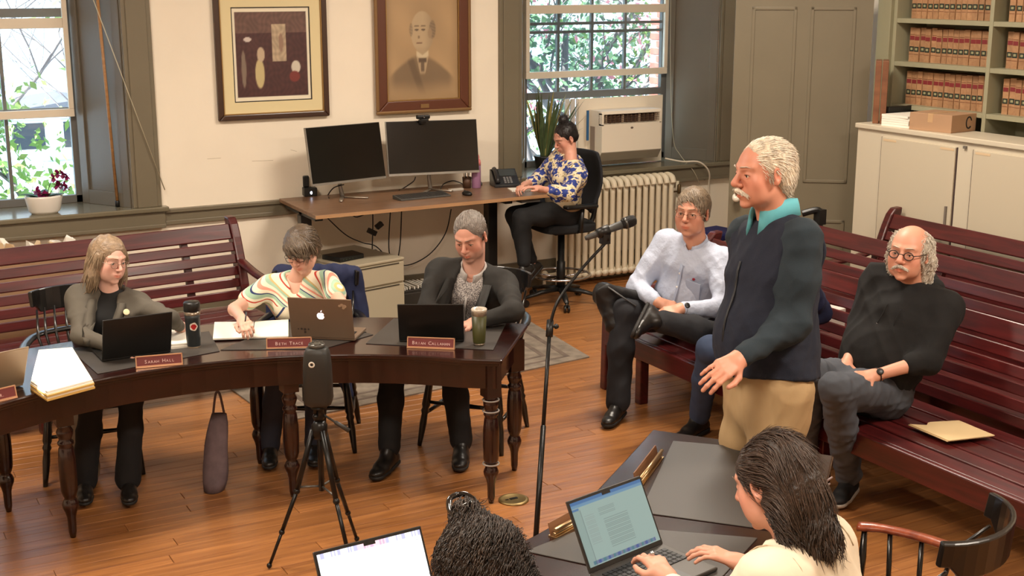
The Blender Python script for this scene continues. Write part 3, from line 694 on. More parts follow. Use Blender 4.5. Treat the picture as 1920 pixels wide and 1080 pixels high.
bm = B(); box(bm, -0.12, -0.018, 0, 0.12, 0.018, 0.12); o = obj('black_binder', bm, BLACK, None, bev=0.004); o.location = (6.90, 6.90, zt); tag(o, 'small black binder between the ledgers and the paper stack', 'binder')
# ================================================================== radiator, air conditioner
RAD = mat('radiator_enamel', (230, 217, 190), 0.42, bump=0.05, bscale=40)
rd = thing('radiator', 'cream cast iron column radiator under the right window', 'radiator', (0, 0, 0))
x0 = 5.44; n = 17
for i in range(n):
    x = x0+i*0.066
    bm = B()
    for yy in (9.08, 9.17):
        tube(bm, [(x, yy, 0.07), (x, yy, 0.14), (x, yy, 0.76), (x, yy, 0.82)], [0.024, 0.022, 0.022, 0.024], 8)
    tube(bm, catmull([(x, 9.05, 0.81), (x, 9.07, 0.855), (x, 9.125, 0.87), (x, 9.18, 0.855), (x, 9.20, 0.81)], 4), 0.026, 8)
    tube(bm, [(x, 9.05, 0.10), (x, 9.2, 0.10)], 0.026, 8)
    if i in (0, n-1):
        for yy in (9.07, 9.18): tube(bm, [(x, yy, 0), (x, yy, 0.1)], [0.02, 0.026], 8)
    obj('radiator_section', bm, RAD, rd, smooth=True)
bm = B(); tube(bm, [(x0-0.16, 9.125, 0.0), (x0-0.16, 9.125, 0.12), (x0-0.02, 9.125, 0.12)], 0.016, 8); ball(bm, (x0-0.16, 9.125, 0.13), 0.032); obj('steam_valve', bm, RAD, rd, smooth=True)
bm = B(); tube(bm, [(x0+n*0.066-0.03, 9.125, 0.72), (x0+n*0.066+0.05, 9.125, 0.72)], 0.008, 8); lathe(bm, [(0.014, 0), (0.018, .02), (0.018, .07), (0.012, .08)], 10, (x0+n*0.066+0.05, 9.125, .70)); obj('air_vent', bm, mat('dull_brass', (120, 100, 70), 0.4, metal=.7), rd)
bm = B(); tube(bm, [(x0+n*0.066+0.07, 9.18, 0.0), (x0+n*0.066+0.07, 9.18, 0.80)], 0.014, 8); obj('riser_pipe', bm, RAD, rd, smooth=True)
ACW = mat('ac_white', (238, 226, 206), 0.45)
ac = thing('air_conditioner', 'white window air conditioner resting on the right window sill', 'air conditioner', (6.21, 9.40, 0.955))
w_, dp, h = 0.30, 0.13, 0.50
bm = B(); xs_ = [-w_, w_]
# front grille body: bottom bevelled strip, main face, recessed outlet at the top
prof_ = [(-dp+0.05, 0.0), (-dp, 0.09), (-dp, 0.365), (-dp, 0.37), (-dp+0.045, 0.375), (-dp+0.045, 0.465), (-dp, 0.47), (-dp+0.012, 0.50), (0.24, 0.50), (0.24, 0.0)]
prism(bm, prof_, -w_, w_, Matrix(((0, 0, 1, 0), (1, 0, 0, 0), (0, 1, 0, 0), (0, 0, 0, 1)))); obj('housing', bm, ACW, ac)
for s in (-1, 1):
    bm = B(); box(bm, s*w_-(0.018 if s > 0 else 0), -dp, 0.36, s*w_+(0 if s > 0 else 0.018), -dp+0.05, 0.48); obj('cheek', bm, ACW, ac)
bm = B(); box(bm, -w_+0.02, -dp+0.041, 0.378, w_-0.02, -dp+0.044, 0.462); obj('outlet_recess', bm, mat('grille_dark', (66, 44, 34), 0.7), ac)
for i in range(13):
    x = -0.25+i*0.042; bm = B(); box(bm, x, -dp+0.012, 0.38, x+0.005, -dp+0.044, 0.46); obj('vane', bm, mat('vane_brown', (96, 74, 58), 0.5) if i % 4 else mat('vane_pale', (190, 170, 145), 0.5), ac)
for i in range(3):
    bm = B(); box(bm, -w_+0.02, -dp+0.005, 0.395+i*0.024, w_-0.02, -dp+0.010, 0.398+i*0.024); obj('louvre', bm, mat('vane_brown', (96, 74, 58), 0.5), ac)
bm = B(); prism(bm, [(-dp+0.047, -0.0), (-dp-0.003, 0.088), (-dp-0.001, 0.094), (-dp+0.06, 0.001)], -w_-0.002, w_+0.002, Matrix(((0, 0, 1, 0), (1, 0, 0, 0), (0, 1, 0, 0), (0, 0, 0, 1)))); obj('base_strip', bm, mat('ac_grey', (150, 140, 122), 0.5), ac, label='grey slanted strip along the bottom')
bm = B(); ball(bm, (0.0, -dp-0.001, 0.325), 0.011, sc=(1.3, .15, 1)); obj('badge', bm, mat('badge_grey', (110, 96, 86), 0.4), ac, label='small dark badge on the front')
bm = B(); box(bm, -w_-0.003, -0.02, 0.10, -w_, 0.05, 0.34); obj('side_vent', bm, mat('side_vent_grey', (150, 132, 118), 0.6), ac)
bm = B(); box(bm, -w_-0.055, 0.02, 0.2, -w_-0.035, 0.03, 0.5); obj('blue_tape', bm, mat('blue_tape', (40, 92, 140), 0.6), ac, label='strip of blue tape at its left side')
bm = B(); box(bm, -w_-0.09, 0.10, -0.075, w_+0.17, 0.12, 0.61); obj('filler_board', bm, ACW, ac)
for i in range(5):
    bm = B(); box(bm, -w_-0.21+i*0.028, 0.12+0.012*(i % 2), -0.075, -w_-0.187+i*0.028, 0.135+0.012*(i % 2), 0.61); obj('accordion_fold', bm, mat('accordion_white', (214, 210, 205), 0.5), ac)
bm = B(); pts = catmull([(6.58, 9.30, 0.985), (6.72, 9.24, 0.955), (6.85, 9.17, 0.95), (6.95, 9.16, 0.86), (7.0, 9.22, 0.72), (7.02, 9.24, 0.5)], 8); tube(bm, pts, 0.007, 8); pc_ = obj('power_cord', bm, CREAMP, ac); ac.location.z = 1.0; ac.scale = (1, 1, .84); pc_.matrix_parent_inverse = (Matrix.Translation((6.21, 9.40, 1.0)) @ Matrix.Diagonal((1, 1, .84, 1))).inverted()
bm = B(); pts = catmull([aty(1258, -20, 9.6), aty(1257, 120, 9.55), aty(1262, 255, 9.5), aty(1275, 290, 9.4), aty(1300, 320, 9.2), aty(1312, 345, 9.2)], 6); tube(bm, pts, 0.0025, 6); tag(obj('blind_cord', bm, mat('string', (186, 176, 150), 0.7)), 'thin pale cord hanging beside the right window', 'cord')
bm = B(); a, b_ = aty(160, -40, 9.232), aty(309, 356, 9.232); tube(bm, [a, b_], 0.0035, 6); tag(obj('blind_cord', bm, mat('string', (186, 176, 150), 0.7)), 'taut pale string crossing diagonally beside the left window', 'cord')
bm = B(); a = aty(178, -50, 9.37); b_ = aty(220, 378, 9.37); b_[2] = SZ+0.03; tube(bm, [b_, a], 0.011, 10)
po = obj('window_pole', bm, wood('pole_wood', (150, 104, 60), (176, 130, 80), 0.5)); tag(po, 'slim wooden pole standing in the left window recess', 'pole')
bm = B(); lathe(bm, [(0.016, 0), (0.016, 0.04), (0.012, 0.045)], 12, (b_[0], b_[1], SZ+0.001)); obj('rubber_tip', bm, BLACK, po)
# ================================================================== orchid pot and big plant
op = thing('orchid_pot', 'white oval pot of magenta orchids on the left window sill', 'potted plant', (1.44, 9.35, SZ))
bm = B(); lathe(bm, [(0.085, 0), (0.105, 0.02), (0.125, 0.11), (0.128, 0.125), (0.118, 0.125), (0.112, 0.10)], 28, M=Matrix.Diagonal((1.0, 0.72, 1, 1))); obj('pot', bm, mat('ceramic_white', (232, 226, 216), 0.3, coat=0.3), op)
bm = B(); lathe(bm, [(0.112, 0.098), (0.05, 0.104), (0.0, 0.106)], 20, M=Matrix.Diagonal((1.0, 0.70, 1, 1)), caps=False); obj('moss', bm, mat('moss', (60, 58, 32), 0.9, bump=.5, bscale=90), op)
def leafblade(bm, base, d, L, w0, droop=0.5, n=7, mi=0):
    d = Vector(d).normalized(); side = d.cross(Vector((0, 0, 1))); side = side.normalized() if side.length > 1e-3 else Vector((1, 0, 0)); p = Vector(base); prev = None
    for i in range(n+1):
        t = i/n; ww = w0*math.sin(math.pi*min(1, 0.12+0.88*t))**0.8 if i < n else 0.001
        a, b = bm.verts.new(p-side*ww), bm.verts.new(p+side*ww); c = bm.verts.new(p-Vector((0, 0, ww*0.35)))
        if prev: bm.faces.new((prev[0], prev[2], c, a)).material_index = mi; bm.faces.new((prev[2], prev[1], b, c)).material_index = mi
        prev = (a, b, c); d = (d+Vector((0, 0, -droop/n))).normalized(); p = p+d*L/n
for a, L in ((0.3, .15), (1.4, .13), (2.6, .17), (3.6, .14), (4.8, .12), (5.6, .16)):
    bm = B(); leafblade(bm, (0, 0, 0.1), (math.cos(a), math.sin(a)*.6, .7), L, 0.03, 0.9); obj('leaf', bm, mat('orchid_leaf', (40, 74, 34), 0.4), op, smooth=True)
def orchid(stem):
    pts = catmull(stem, 6); bm = B(); tube(bm, pts, 0.003, 6); obj('stem', bm, mat('stem_green', (70, 90, 40), 0.5), op, smooth=True)
    for i, p in enumerate(pts[-10::3]):
        bm = B()
        for k in range(5):
            a = 2*math.pi*k/5+random.random(); leafblade(bm, p, (math.cos(a), -0.3, math.sin(a)), 0.036, 0.016, 0.1, 4)
        obj('flower', bm, mat('magenta_petal', (140, 20, 88), 0.5), op, smooth=True)
orchid([(0.02, 0, .1), (0.05, 0, .2), (0.10, -.02, .27), (0.16, -.03, .25)]); orchid([(0.03, .01, .1), (0.07, 0, .17), (.11, -.02, .2), (0.15, -.02, .17)]); orchid([(-0.02, 0, .1), (-0.05, -.02, .17), (-0.03, -.04, .15), (0.01, -.06, .13)])
pl = thing('snake_plant', 'tall spiky green plant on the sill at the left of the right window', 'potted plant', (5.47, 9.46, SZ))
bm = B(); lathe(bm, [(0.07, 0), (0.09, 0.12), (0.095, 0.13), (0.085, 0.13)], 20); obj('pot', bm, mat('dark_pot', (30, 28, 30), 0.4), pl)
for i in range(46):
    a = random.uniform(0, 6.28); e = random.uniform(.3, 2.6)
    bm = B(); leafblade(bm, (0.03*math.cos(a), 0.03*math.sin(a), .12), (math.cos(a)*(.8 if math.cos(a) > 0 else .1), math.sin(a)*.5, e+.5), random.uniform(.32, .60), random.uniform(.010, .022), random.uniform(.1, .5)); obj('leaf', bm, mat('aloe_leaf', (72, 88, 52), 0.5, var=.3, vscale=20) if i % 4 else mat('aloe_tip', (150, 140, 80), 0.5), pl, smooth=True)
# ================================================================== pictures
MXZ = Matrix.Identity(4)
def picture(label, x0, x1, z0, z1, fw, fm, lip, fn, matw=0, matcol=None, nx=90):
    cx, cz = (x0+x1)/2, (z0+z1)/2; W, Hh = x1-x0, z1-z0
    root = thing('framed_picture', label, 'picture', (cx, YB-0.004, z0))
    T = Matrix.Translation((0, 0, Hh/2))
    for k, (a, b, c, d, axis) in enumerate(((-W/2, W/2, -Hh/2, -Hh/2+fw, 0), (-W/2, W/2, Hh/2-fw, Hh/2, 0), (-W/2, -W/2+fw, -Hh/2, Hh/2, 1), (W/2-fw, W/2, -Hh/2, Hh/2, 1))):
        bm = B(); 
        if axis == 0: pr = [(a, -Hh/2), (b, -Hh/2), (b-fw, -Hh/2+fw), (a+fw, -Hh/2+fw)] if k == 0 else [(a, Hh/2), (b, Hh/2), (b-fw, Hh/2-fw), (a+fw, Hh/2-fw)]
        else: e0, e1 = (-W/2, -W/2+fw) if k == 2 else (W/2, W/2-fw); pr = [(e0, -Hh/2), (e0, Hh/2), (e1, Hh/2-fw), (e1, -Hh/2+fw)]
        prism(bm, pr, 0, 0.035, T @ Matrix.Rotation(R(90), 4, 'X')); obj('frame_side', bm, fm, root, bev=0.008)
    bm = B(); i = fw-0.004; l = 0.010
    for a, b, c, d in ((-W/2+i, W/2-i, -Hh/2+i, -Hh/2+i+l), (-W/2+i, W/2-i, Hh/2-i-l, Hh/2-i), (-W/2+i, -W/2+i+l, -Hh/2+i+l, Hh/2-i-l), (W/2-i-l, W/2-i, -Hh/2+i+l, Hh/2-i-l)): box(bm, a, -0.028, c, b, -0.012, d, T)
    obj('gilt_lip', bm, lip, root)
    iw, ih = W-2*fw, Hh-2*fw
    if matw:
        bm = B()
        for a, b, c, d in ((-iw/2, iw/2, -ih/2, -ih/2+matw), (-iw/2, iw/2, ih/2-matw, ih/2), (-iw/2, -iw/2+matw, -ih/2+matw, ih/2-matw), (iw/2-matw, iw/2, -ih/2+matw, ih/2-matw)): box(bm, a, -0.016, c, b, -0.010, d, T)
        obj('mount', bm, matcol, root)
        bm = B(); m2 = matw; l = 0.007
        for a, b, c, d in ((-iw/2+m2, iw/2-m2, -ih/2+m2, -ih/2+m2+l), (-iw/2+m2, iw/2-m2, ih/2-m2-l, ih/2-m2), (-iw/2+m2, -iw/2+m2+l, -ih/2+m2+l, ih/2-m2-l), (iw/2-m2-l, iw/2-m2, -ih/2+m2+l, ih/2-m2-l)): box(bm, a, -0.014, c, b, -0.008, d, T)
        obj('mount_line', bm, mat('mount_black', (40, 36, 30), 0.6), root)
    painted('print', iw-2*matw*0.96, ih-2*matw*0.96, nx, int(nx*ih/iw), fn, root, T @ Matrix.Translation((0, -0.008, 0)), 0.5)
    return root
def fn_left(u, v):
    n = len(u); c = np.tile(np.array([236., 226, 200]), (n, 1))
    inn = ((u > .05) & (u < .95) & (v > .05) & (v < .95)).astype(float)
    c = lay(c, (74, 42, 40), inn)
    hi = inn*(v > .72); c = lay(c, (112, 84, 72), hi*0.8)
    m = inn*((u > .5) & (u < .68) & (v > .42) & (v < .82)); c = lay(c, (188, 168, 138), m*.9)
    nz = (np.sin(u*60+np.sin(v*31)*2)*np.sin(v*47+np.sin(u*23)*3))
    c = c*(1+0.10*nz[:, None]*inn[:, None])
    for (cx, cy, rx, ry, col) in ((.34, .30, .06, .16, (196, 178, 128)), (.36, .50, .05, .08, (190, 168, 140)), (.80, .36, .06, .07, (206, 196, 178)), (.78, .26, .07, .06, (120, 50, 44)), (.2, .66, .05, .025, (205, 190, 180)), (.62, .62, .03, .1, (150, 120, 100)), (.14, .35, .03, .2, (130, 112, 96))):
        c = lay(c, col, inn*sm(1.15, .75, ((u-cx)/rx)**2+((v-cy)/ry)**2))
    return c
picture('framed dark red print with a wide cream mount, left picture on the wall', 2.66, 3.50, 1.505, 2.43, 0.042, mat('dark_frame', (62, 38, 24), 0.35, coat=.3), mat('gilt', (156, 122, 70), 0.4, metal=.5), fn_left, 0.085, mat('cream_mount', (226, 210, 164), 0.7))
def fn_port(u, v):
    n = len(u); base = np.array([172., 142, 104]); c = np.tile(base, (n, 1)); c = c*(1+0.05*np.sin(u*9+v*4)*np.sin(v*7))[:, None]
    edge = np.maximum(np.abs(u-.5)*2, np.abs(v-.5)*2); c = lay(c, (150, 122, 88), sm(.75, 1, edge)*.6)
    U, V = (u-.5)*.74, (v-.5)*.80+.085
    # coat and shoulders (fading to nothing at the bottom)
    sh = sm(.02, -.02, V+.03+0.9*np.abs(U+.02)**1.6-0.02)*sm(-.30, -.16, V)*sm(.36, .26, np.abs(U+.01))
    c = lay(c, (112, 92, 70), sh*.75)
    lap = sm(.05, .02, np.abs(U+0.09+(V+.1)*.5))*sh; c = lay(c, (92, 74, 56), lap*.5)
    shf = sm(.0, -.01, np.abs(U)-(.03+.30*(V+.14)))*sm(-.15, -.12, V)*sm(.0, -.03, V); c = lay(c, (196, 172, 136), shf*.7)
    nkk = sm(.055, .045, np.abs(U))*sm(-.04, -.01, V)*sm(.06, .03, V); c = lay(c, (172, 148, 116), nkk)
    col = sm(.068, .055, np.abs(U))*sm(-.055, -.035, V-np.abs(U)*.5)*sm(.0, -.015, V-np.abs(U)*.5); c = lay(c, (206, 188, 154), col*.9)
    tie = sm(.045, .035, np.abs(U)+(V+.05)*0)*sm(-.065, -.05, V)*sm(-.02, -.035, V); c = lay(c, (84, 66, 52), tie*.9)
    tie2 = sm(.022, .014, np.abs(U))*sm(-.13, -.11, V)*sm(-.05, -.06, V); c = lay(c, (92, 74, 58), tie2*.8)
    # head
    hd = sm(1.1, .92, ((U+.0)/.115)**2+((V-.15)/.14)**2); c = lay(c, (182, 158, 124), hd)
    hair = (sm(1.3, .6, ((U-.105)/.034)**2+((V-.165)/.062)**2)+.7*sm(1.3, .6, ((U+.112)/.018)**2+((V-.165)/.045)**2)).clip(0, 1)*(.8+.2*np.sin(V*300+U*90)); c = lay(c, (112, 94, 74), hair*.8)
    ear = sm(1.2, .8, ((U-.08)/.022)**2+((V-.14)/.035)**2); c = lay(c, (168, 142, 110), ear)
    shade = hd*(sm(-.0, .12, U)*.35+sm(.06, .02, V)*.15); c = lay(c, (120, 98, 74), shade)
    for ex in (-.055, .012):
        c = lay(c, (84, 68, 54), sm(1.2, .6, ((U-ex)/.022)**2+((V-.165)/.008)**2)*.8); c = lay(c, (96, 78, 60), sm(1.2, .6, ((U-ex)/.028)**2+((V-.19)/.006)**2)*.6)
    c = lay(c, (110, 90, 68), sm(1.2, .5, ((U+.035)/.012)**2+((V-.115)/.012)**2)*.6); c = lay(c, (112, 84, 66), sm(1.2, .5, ((U+.03)/.035)**2+((V-.075)/.006)**2)*.8)
    return c
pr_ = picture('framed sepia portrait drawing of an old bald man, right picture on the wall', 3.885, 4.665, 1.505, 2.56, 0.085, mat('red_brown_frame', (92, 48, 28), 0.4, coat=.2), mat('gilt', (156, 122, 70), 0.4, metal=.5), fn_port, 0, None, 110)
bm = B(); box(bm, -0.035, -0.040, 0.025, 0.035, -0.035, 0.055); obj('title_plate', bm, mat('bronze_plate', (150, 118, 78), 0.4, metal=.6), pr_, label='small bronze plate on the lower frame')
bm = B(); W, Hh = 0.78, 1.055
for a, b, c, d in ((-W/2-.012, W/2+.012, -.012, 0.012), (-W/2-.012, -W/2+.012, .012, Hh), (W/2-.012, W/2+.012, .012, Hh)): box(bm, a, -0.045, c, b, -0.02, d)
obj('outer_moulding', bm, mat('antique_gold', (132, 100, 62), 0.45, metal=.35), pr_, bev=0.006, label='antique gold outer edge')
bm = B()
for (x, z, L, a) in ((2.62, 1.24, .10, 0), (2.98, 1.20, .16, .03), (3.22, 1.26, .05, .3)): box(bm, -L/2, -0.0006, -0.0012, L/2, 0, 0.0012, TR(x, YB, z, 0, 0, a))
obj('scuff', bm, mat('wall_scuff', (176, 158, 130), 0.8), bpy.data.objects['wall_back'])
# ================================================================== sit-stand desk and what is on it
DZ = 0.92
DESKW = wood('walnut_desktop', (104, 76, 56), (136, 102, 76), 0.38, coat=0.1, grain=(1.5, 12, 12))
dk = thing('standing_desk', 'long walnut-topped standing desk with black legs along the back wall', 'desk', (0, 0, 0))
fl, frr = atz(592, 404, DZ), atz(1010, 366, DZ)
bm = B(); prism(bm, [(3.075, 9.23), (3.06, 8.42), (4.93, 8.46), (4.93, 9.23)], DZ-0.028, DZ); obj('desktop', bm, DESKW, dk, bev=0.004)
bm = B(); prism(bm, [(3.058, 8.418), (4.932, 8.458), (4.932, 8.462), (3.058, 8.422)], DZ-0.026, DZ-0.002); obj('edge_band', bm, wood('desk_edge', (160, 120, 84), (180, 140, 100), 0.5), dk)
for x in (3.12, 4.62):
    bm = B(); box(bm, x-0.04, 8.78, 0.05, x+0.04, 8.86, DZ-0.06); box(bm, x-0.03, 8.79, 0.3, x+0.03, 8.85, DZ-0.03); box(bm, x-0.04, 8.50, 0.0, x+0.04, 9.18, 0.05); box(bm, x-0.03, 8.52, DZ-0.06, x+0.03, 9.15, DZ-0.029)
    obj('leg', bm, BLACK, dk, bev=0.004)
bm = B(); box(bm, 3.36, 8.80, DZ-0.075, 4.58, 8.84, DZ-0.03); obj('cross_beam', bm, BLACK, dk)
bm = B(); box(bm, 4.70, 8.47, DZ-0.055, 4.86, 8.56, DZ-0.0285); obj('control_box', bm, mat('control_grey', (70, 66, 62), 0.5), dk, bev=0.003)
SCRB = mat('screen_off', (10, 10, 9), 0.18, coat=0.2)
SILV = mat('monitor_silver', (150, 146, 138), 0.35, metal=0.6)
def monitor(label, bl, br, tl, footk):
    bl, br, tl = Vector(bl), Vector(br), Vector(tl)
    X = (br-bl); W = X.length; X.normalize(); Zv = (tl-bl); Zv = (Zv-X*Zv.dot(X)); H_ = Zv.length; Zv.normalize(); Y = Zv.cross(X)
    foot = (bl+br)/2; foot.z = DZ
    root = thing('monitor', label, 'monitor', foot[:], math.atan2(X.y, X.x))
    Minv = root.matrix_basis.inverted() if False else (Matrix.Translation(foot) @ Matrix.Rotation(math.atan2(X.y, X.x), 4, 'Z')).inverted()
    M = Minv @ Matrix((( X.x, Y.x, Zv.x, bl.x), (X.y, Y.y, Zv.y, bl.y), (X.z, Y.z, Zv.z, bl.z), (0, 0, 0, 1)))
    bm = B(); box(bm, 0, 0.0, 0, W, 0.022, H_, M); box(bm, W*.2, 0.02, H_*.15, W*.8, 0.045, H_*.75, M); obj('panel_back', bm, SILV, root, bev=0.003)
    bm = B(); box(bm, 0.004, -0.003, 0.018, W-0.004, 0.0, H_-0.004, M); obj('screen', bm, SCRB, root)
    bm = B(); box(bm, 0.0, -0.004, 0.0, W, -0.0005, 0.016, M); obj('chin', bm, SILV, root)
    c = M @ Vector((W/2, 0.05, H_*0.4))
    bm = B(); tube(bm, [(c.x, c.y, c.z), (c.x, c.y+0.06, 0.10), (c.x, c.y+0.03, 0.012)], [0.016, 0.015, 0.017], 8); obj('stand_neck', bm, SILV, root, smooth=True)
    bm = B()
    for s in (-1, 1): tube(bm, [(c.x, c.y+0.03, 0.008), (c.x+s*0.12, c.y-0.13, 0.008)], [0.016, 0.013], 8, sy=0.45)
    obj('stand_foot', bm, mat('stand_metal', (168, 158, 146), 0.3, metal=.8), root, smooth=True)
    return root, M, W, H_
Yk = 8.93
monitor('left black flat monitor on the standing desk, turned slightly right', aty(586, 350, 8.86), aty(724, 334, 9.0), aty(568, 240, 8.93), 0)
m2, Mm, Wm, Hm = monitor('right black flat monitor, webcam clipped on its top edge', aty(729, 331, 8.98), aty(899, 323, 8.92), aty(722, 228, 9.05), 0)
wc = thing('webcam', 'black webcam clipped on top of the right monitor', 'webcam', aty(793, 220, 9.0)[:].tolist())
bm = B(); box(bm, -0.052, -0.02, -0.012, 0.052, 0.02, 0.018); obj('camera_bar', bm, BLACK, wc, bev=0.008)
bm = B(); box(bm, -0.032, -0.035, -0.03, 0.032, 0.0, -0.010); box(bm, -0.02, -0.012, -0.05, 0.02, 0.045, -0.02); obj('clip', bm, BLACK, wc, bev=0.003)
bm = B(); lathe(bm, [(0.012, 0), (0.012, 0.004), (0.008, 0.004), (0, 0.003)], 14, M=TR(0, -0.02, 0.003, 0, R(90))); obj('lens', bm, mat('lens_glass', (14, 14, 20), 0.08, coat=1), wc)
def at_desk(px, py): p = atz(px, py, DZ); return (p[0], p[1], DZ)
def keyboard(parent, w, d, rows, cols, z0, mk, M=Matrix()):
    bm = B(); kw, kd = w/cols, d/rows
    for r in range(rows):
        x = 0
        for c in range(cols):
            if r == 0 and 4 <= c <= 8:
                if c == 4: box(bm, -w/2+4*kw+.002, -d/2+.002, z0, -w/2+9*kw-.002, -d/2+kd-.002, z0+.0025, M)
                continue
            box(bm, -w/2+c*kw+.0015, -d/2+r*kd+.0015, z0, -w/2+(c+1)*kw-.0015, -d/2+(r+1)*kd-.0015, z0+.0025, M)
    return obj('keys', bm, mk, parent)
kb = thing('keyboard', 'dark grey keyboard lying on the standing desk between the monitors', 'keyboard', (4.02, 8.76, DZ), R(4))
KG = mat('keyboard_grey', (72, 70, 66), 0.5)
bm = B(); prism(bm, [(-.06, 0), (.075, 0), (.075, .028), (-.06, .012)], -0.21, 0.21, Matrix(((0, 0, 1, 0), (1, 0, 0, 0), (0, 1, 0, 0), (0, 0, 0, 1)))); obj('case', bm, KG, kb, bev=0.003)
keyboard(kb, 0.39, 0.11, 5, 16, 0, mat('keycap', (52, 50, 48), 0.5), Matrix.Translation((0, 0.008, 0.020)) @ Matrix.Rotation(R(6.7), 4, 'X'))
ms = thing('mouse', 'black computer mouse right of the keyboard on the desk', 'mouse', (4.36, 8.70, DZ), R(10))
bm = B(); ball(bm, (0, 0, 0.012), 1, sc=(0.031, 0.052, 0.022)); bmesh.ops.bisect_plane(bm, geom=bm.verts[:]+bm.edges[:]+bm.faces[:], plane_co=(0, 0, 0), plane_no=(0, 0, -1), clear_outer=True); obj('shell', bm, BLACK, ms, smooth=True)
bm = B(); box(bm, -0.003, 0.02, 0.026, 0.003, 0.036, 0.035); obj('wheel', bm, KG, ms)
wb = thing('water_bottle', 'lilac water bottle with a pink cap on the standing desk', 'bottle', at_desk(893, 352))
bm = B(); lathe(bm, [(0.034, 0), (0.036, 0.004), (0.036, 0.17), (0.034, 0.178)], 24); obj('bottle_body', bm, mat('lilac_coat', (150, 108, 140), 0.45), wb)
bm = B(); lathe(bm, [(0.037, 0.176), (0.037, 0.20), (0.034, 0.215), (0.02, 0.235), (0.012, 0.24), (0.012, 0.25), (0.0, 0.25)], 20); tube(bm, catmull([(-.02, 0, .235), (-.012, 0, .256), (.014, 0, .256), (.024, 0, .232)], 4), 0.006, 6); obj('cap', bm, mat('coral_plastic', (224, 130, 130), 0.45), wb, label='coral pink cap with a loop')
ph = thing('desk_phone', 'black office desk phone beside the lilac bottle', 'phone', (4.83, 8.98, DZ), R(-14))
bm = B(); prism(bm, [(-.10, 0), (.09, 0), (.09, .12), (.06, .125), (-.10, .02)], -0.10, 0.10, Matrix(((0, 0, 1, 0), (1, 0, 0, 0), (0, 1, 0, 0), (0, 0, 0, 1)))); obj('base', bm, mat('phone_black', (34, 33, 34), 0.35), ph, bev=0.004)
Mp = Matrix.Translation((0, -0.02, 0.0725)) @ Matrix.Rotation(R(33.3), 4, 'X')
bm = B(); box(bm, -0.045, 0.01, 0, 0.085, 0.085, 0.004, Mp); obj('display', bm, mat('phone_lcd', (62, 66, 66), 0.2), ph)
bm = B()
for r in range(4):
    for c in range(3): box(bm, -0.02+c*0.024, -0.075+r*0.019, 0, -0.004+c*0.024, -0.063+r*0.019, 0.005, Mp)
obj('buttons', bm, mat('phone_keys', (120, 118, 116), 0.5), ph)
bm = B(); tube(bm, [Mp @ Vector((-0.075, -0.08, 0.012)), Mp @ Vector((-0.075, -0.05, 0.025)), Mp @ Vector((-0.075, 0.05, 0.025)), Mp @ Vector((-0.075, 0.08, 0.012))], [0.02, 0.016, 0.016, 0.02], 10); obj('handset', bm, mat('phone_black', (34, 33, 34), 0.35), ph, smooth=True)
sk = thing('desk_speaker', 'small black speaker with a glowing light on the left end of the desk', 'speaker', at_desk(581, 367), R(-8))
bm = B(); box(bm, -0.05, -0.04, 0, 0.05, 0.04, 0.065); obj('cabinet', bm, BLACK, sk, bev=0.008)
bm = B(); box(bm, -0.045, 0.0, 0.065, 0.0, 0.03, 0.15); obj('handset_part', bm, BLACK, sk, bev=0.008)
bm = B(); ball(bm, (0.003, -0.041, 0.028), 0.008, sc=(1, .4, 1.5)); obj('status_light', bm, mat('led_white', (255, 255, 255), 0.5, emit=(220, 230, 255), estr=4), sk, label='small glowing white light')
cp = thing('pen_cup', 'brown cup of pens beside the lilac bottle', 'cup', (4.52, 9.02, DZ))
bm = B(); lathe(bm, [(0.032, 0), (0.036, 0.085), (0.032, 0.085), (0.029, 0.01), (0, .01)], 16); obj('cup', bm, mat('brown_mesh', (84, 60, 44), 0.5, metal=.3), cp)
for i in range(4):
    bm = B(); tube(bm, [(-.015+.01*i, 0.008*(i % 2), .012), (-.026+.018*i, .012*(i % 2), .115+.01*i)], 0.0035, 6); obj('pen', bm, BLACK if i % 2 else mat('pen_tan', (170, 130, 90), .5), cp)
dg = thing('cable_adapter', 'small pale adapter box lying on the desk behind the mouse', 'adapter', (4.38, 8.93, DZ), R(6))
bm = B(); box(bm, -0.06, -0.02, 0, 0.06, 0.02, 0.018); obj('case', bm, mat('adapter_grey', (176, 170, 160), 0.5), dg, bev=0.004)
puck = thing('small_device', 'small dark round gadget behind the lilac bottle', 'gadget', (4.66, 9.10, DZ)); bm = B(); lathe(bm, [(0.03, 0), (0.034, .012), (.022, .03), (0, .034)], 16); obj('dome', bm, mat('gadget_grey', (84, 82, 80), .4), puck)
nb = thing('notepad', 'white notepad under the writing hand at the right end of the desk', 'notepad', (4.90, 8.68, DZ), R(-14))
nbp = atz(982, 356, DZ); nb.location = (nbp[0], nbp[1], DZ)
bm = B(); box(bm, -0.11, -0.075, 0, 0.11, 0.075, 0.008); obj('pages', bm, PAPER, nb)
bm = B()
for i in range(14): tube(bm, [(-0.1+i*0.015, -0.075+0.004*math.cos(a), 0.004+0.006*math.sin(a)) for a in [k*math.pi/3 for k in range(6)]], 0.001, 4, closed=True)
obj('spiral_wire', bm, BLKM, nb)
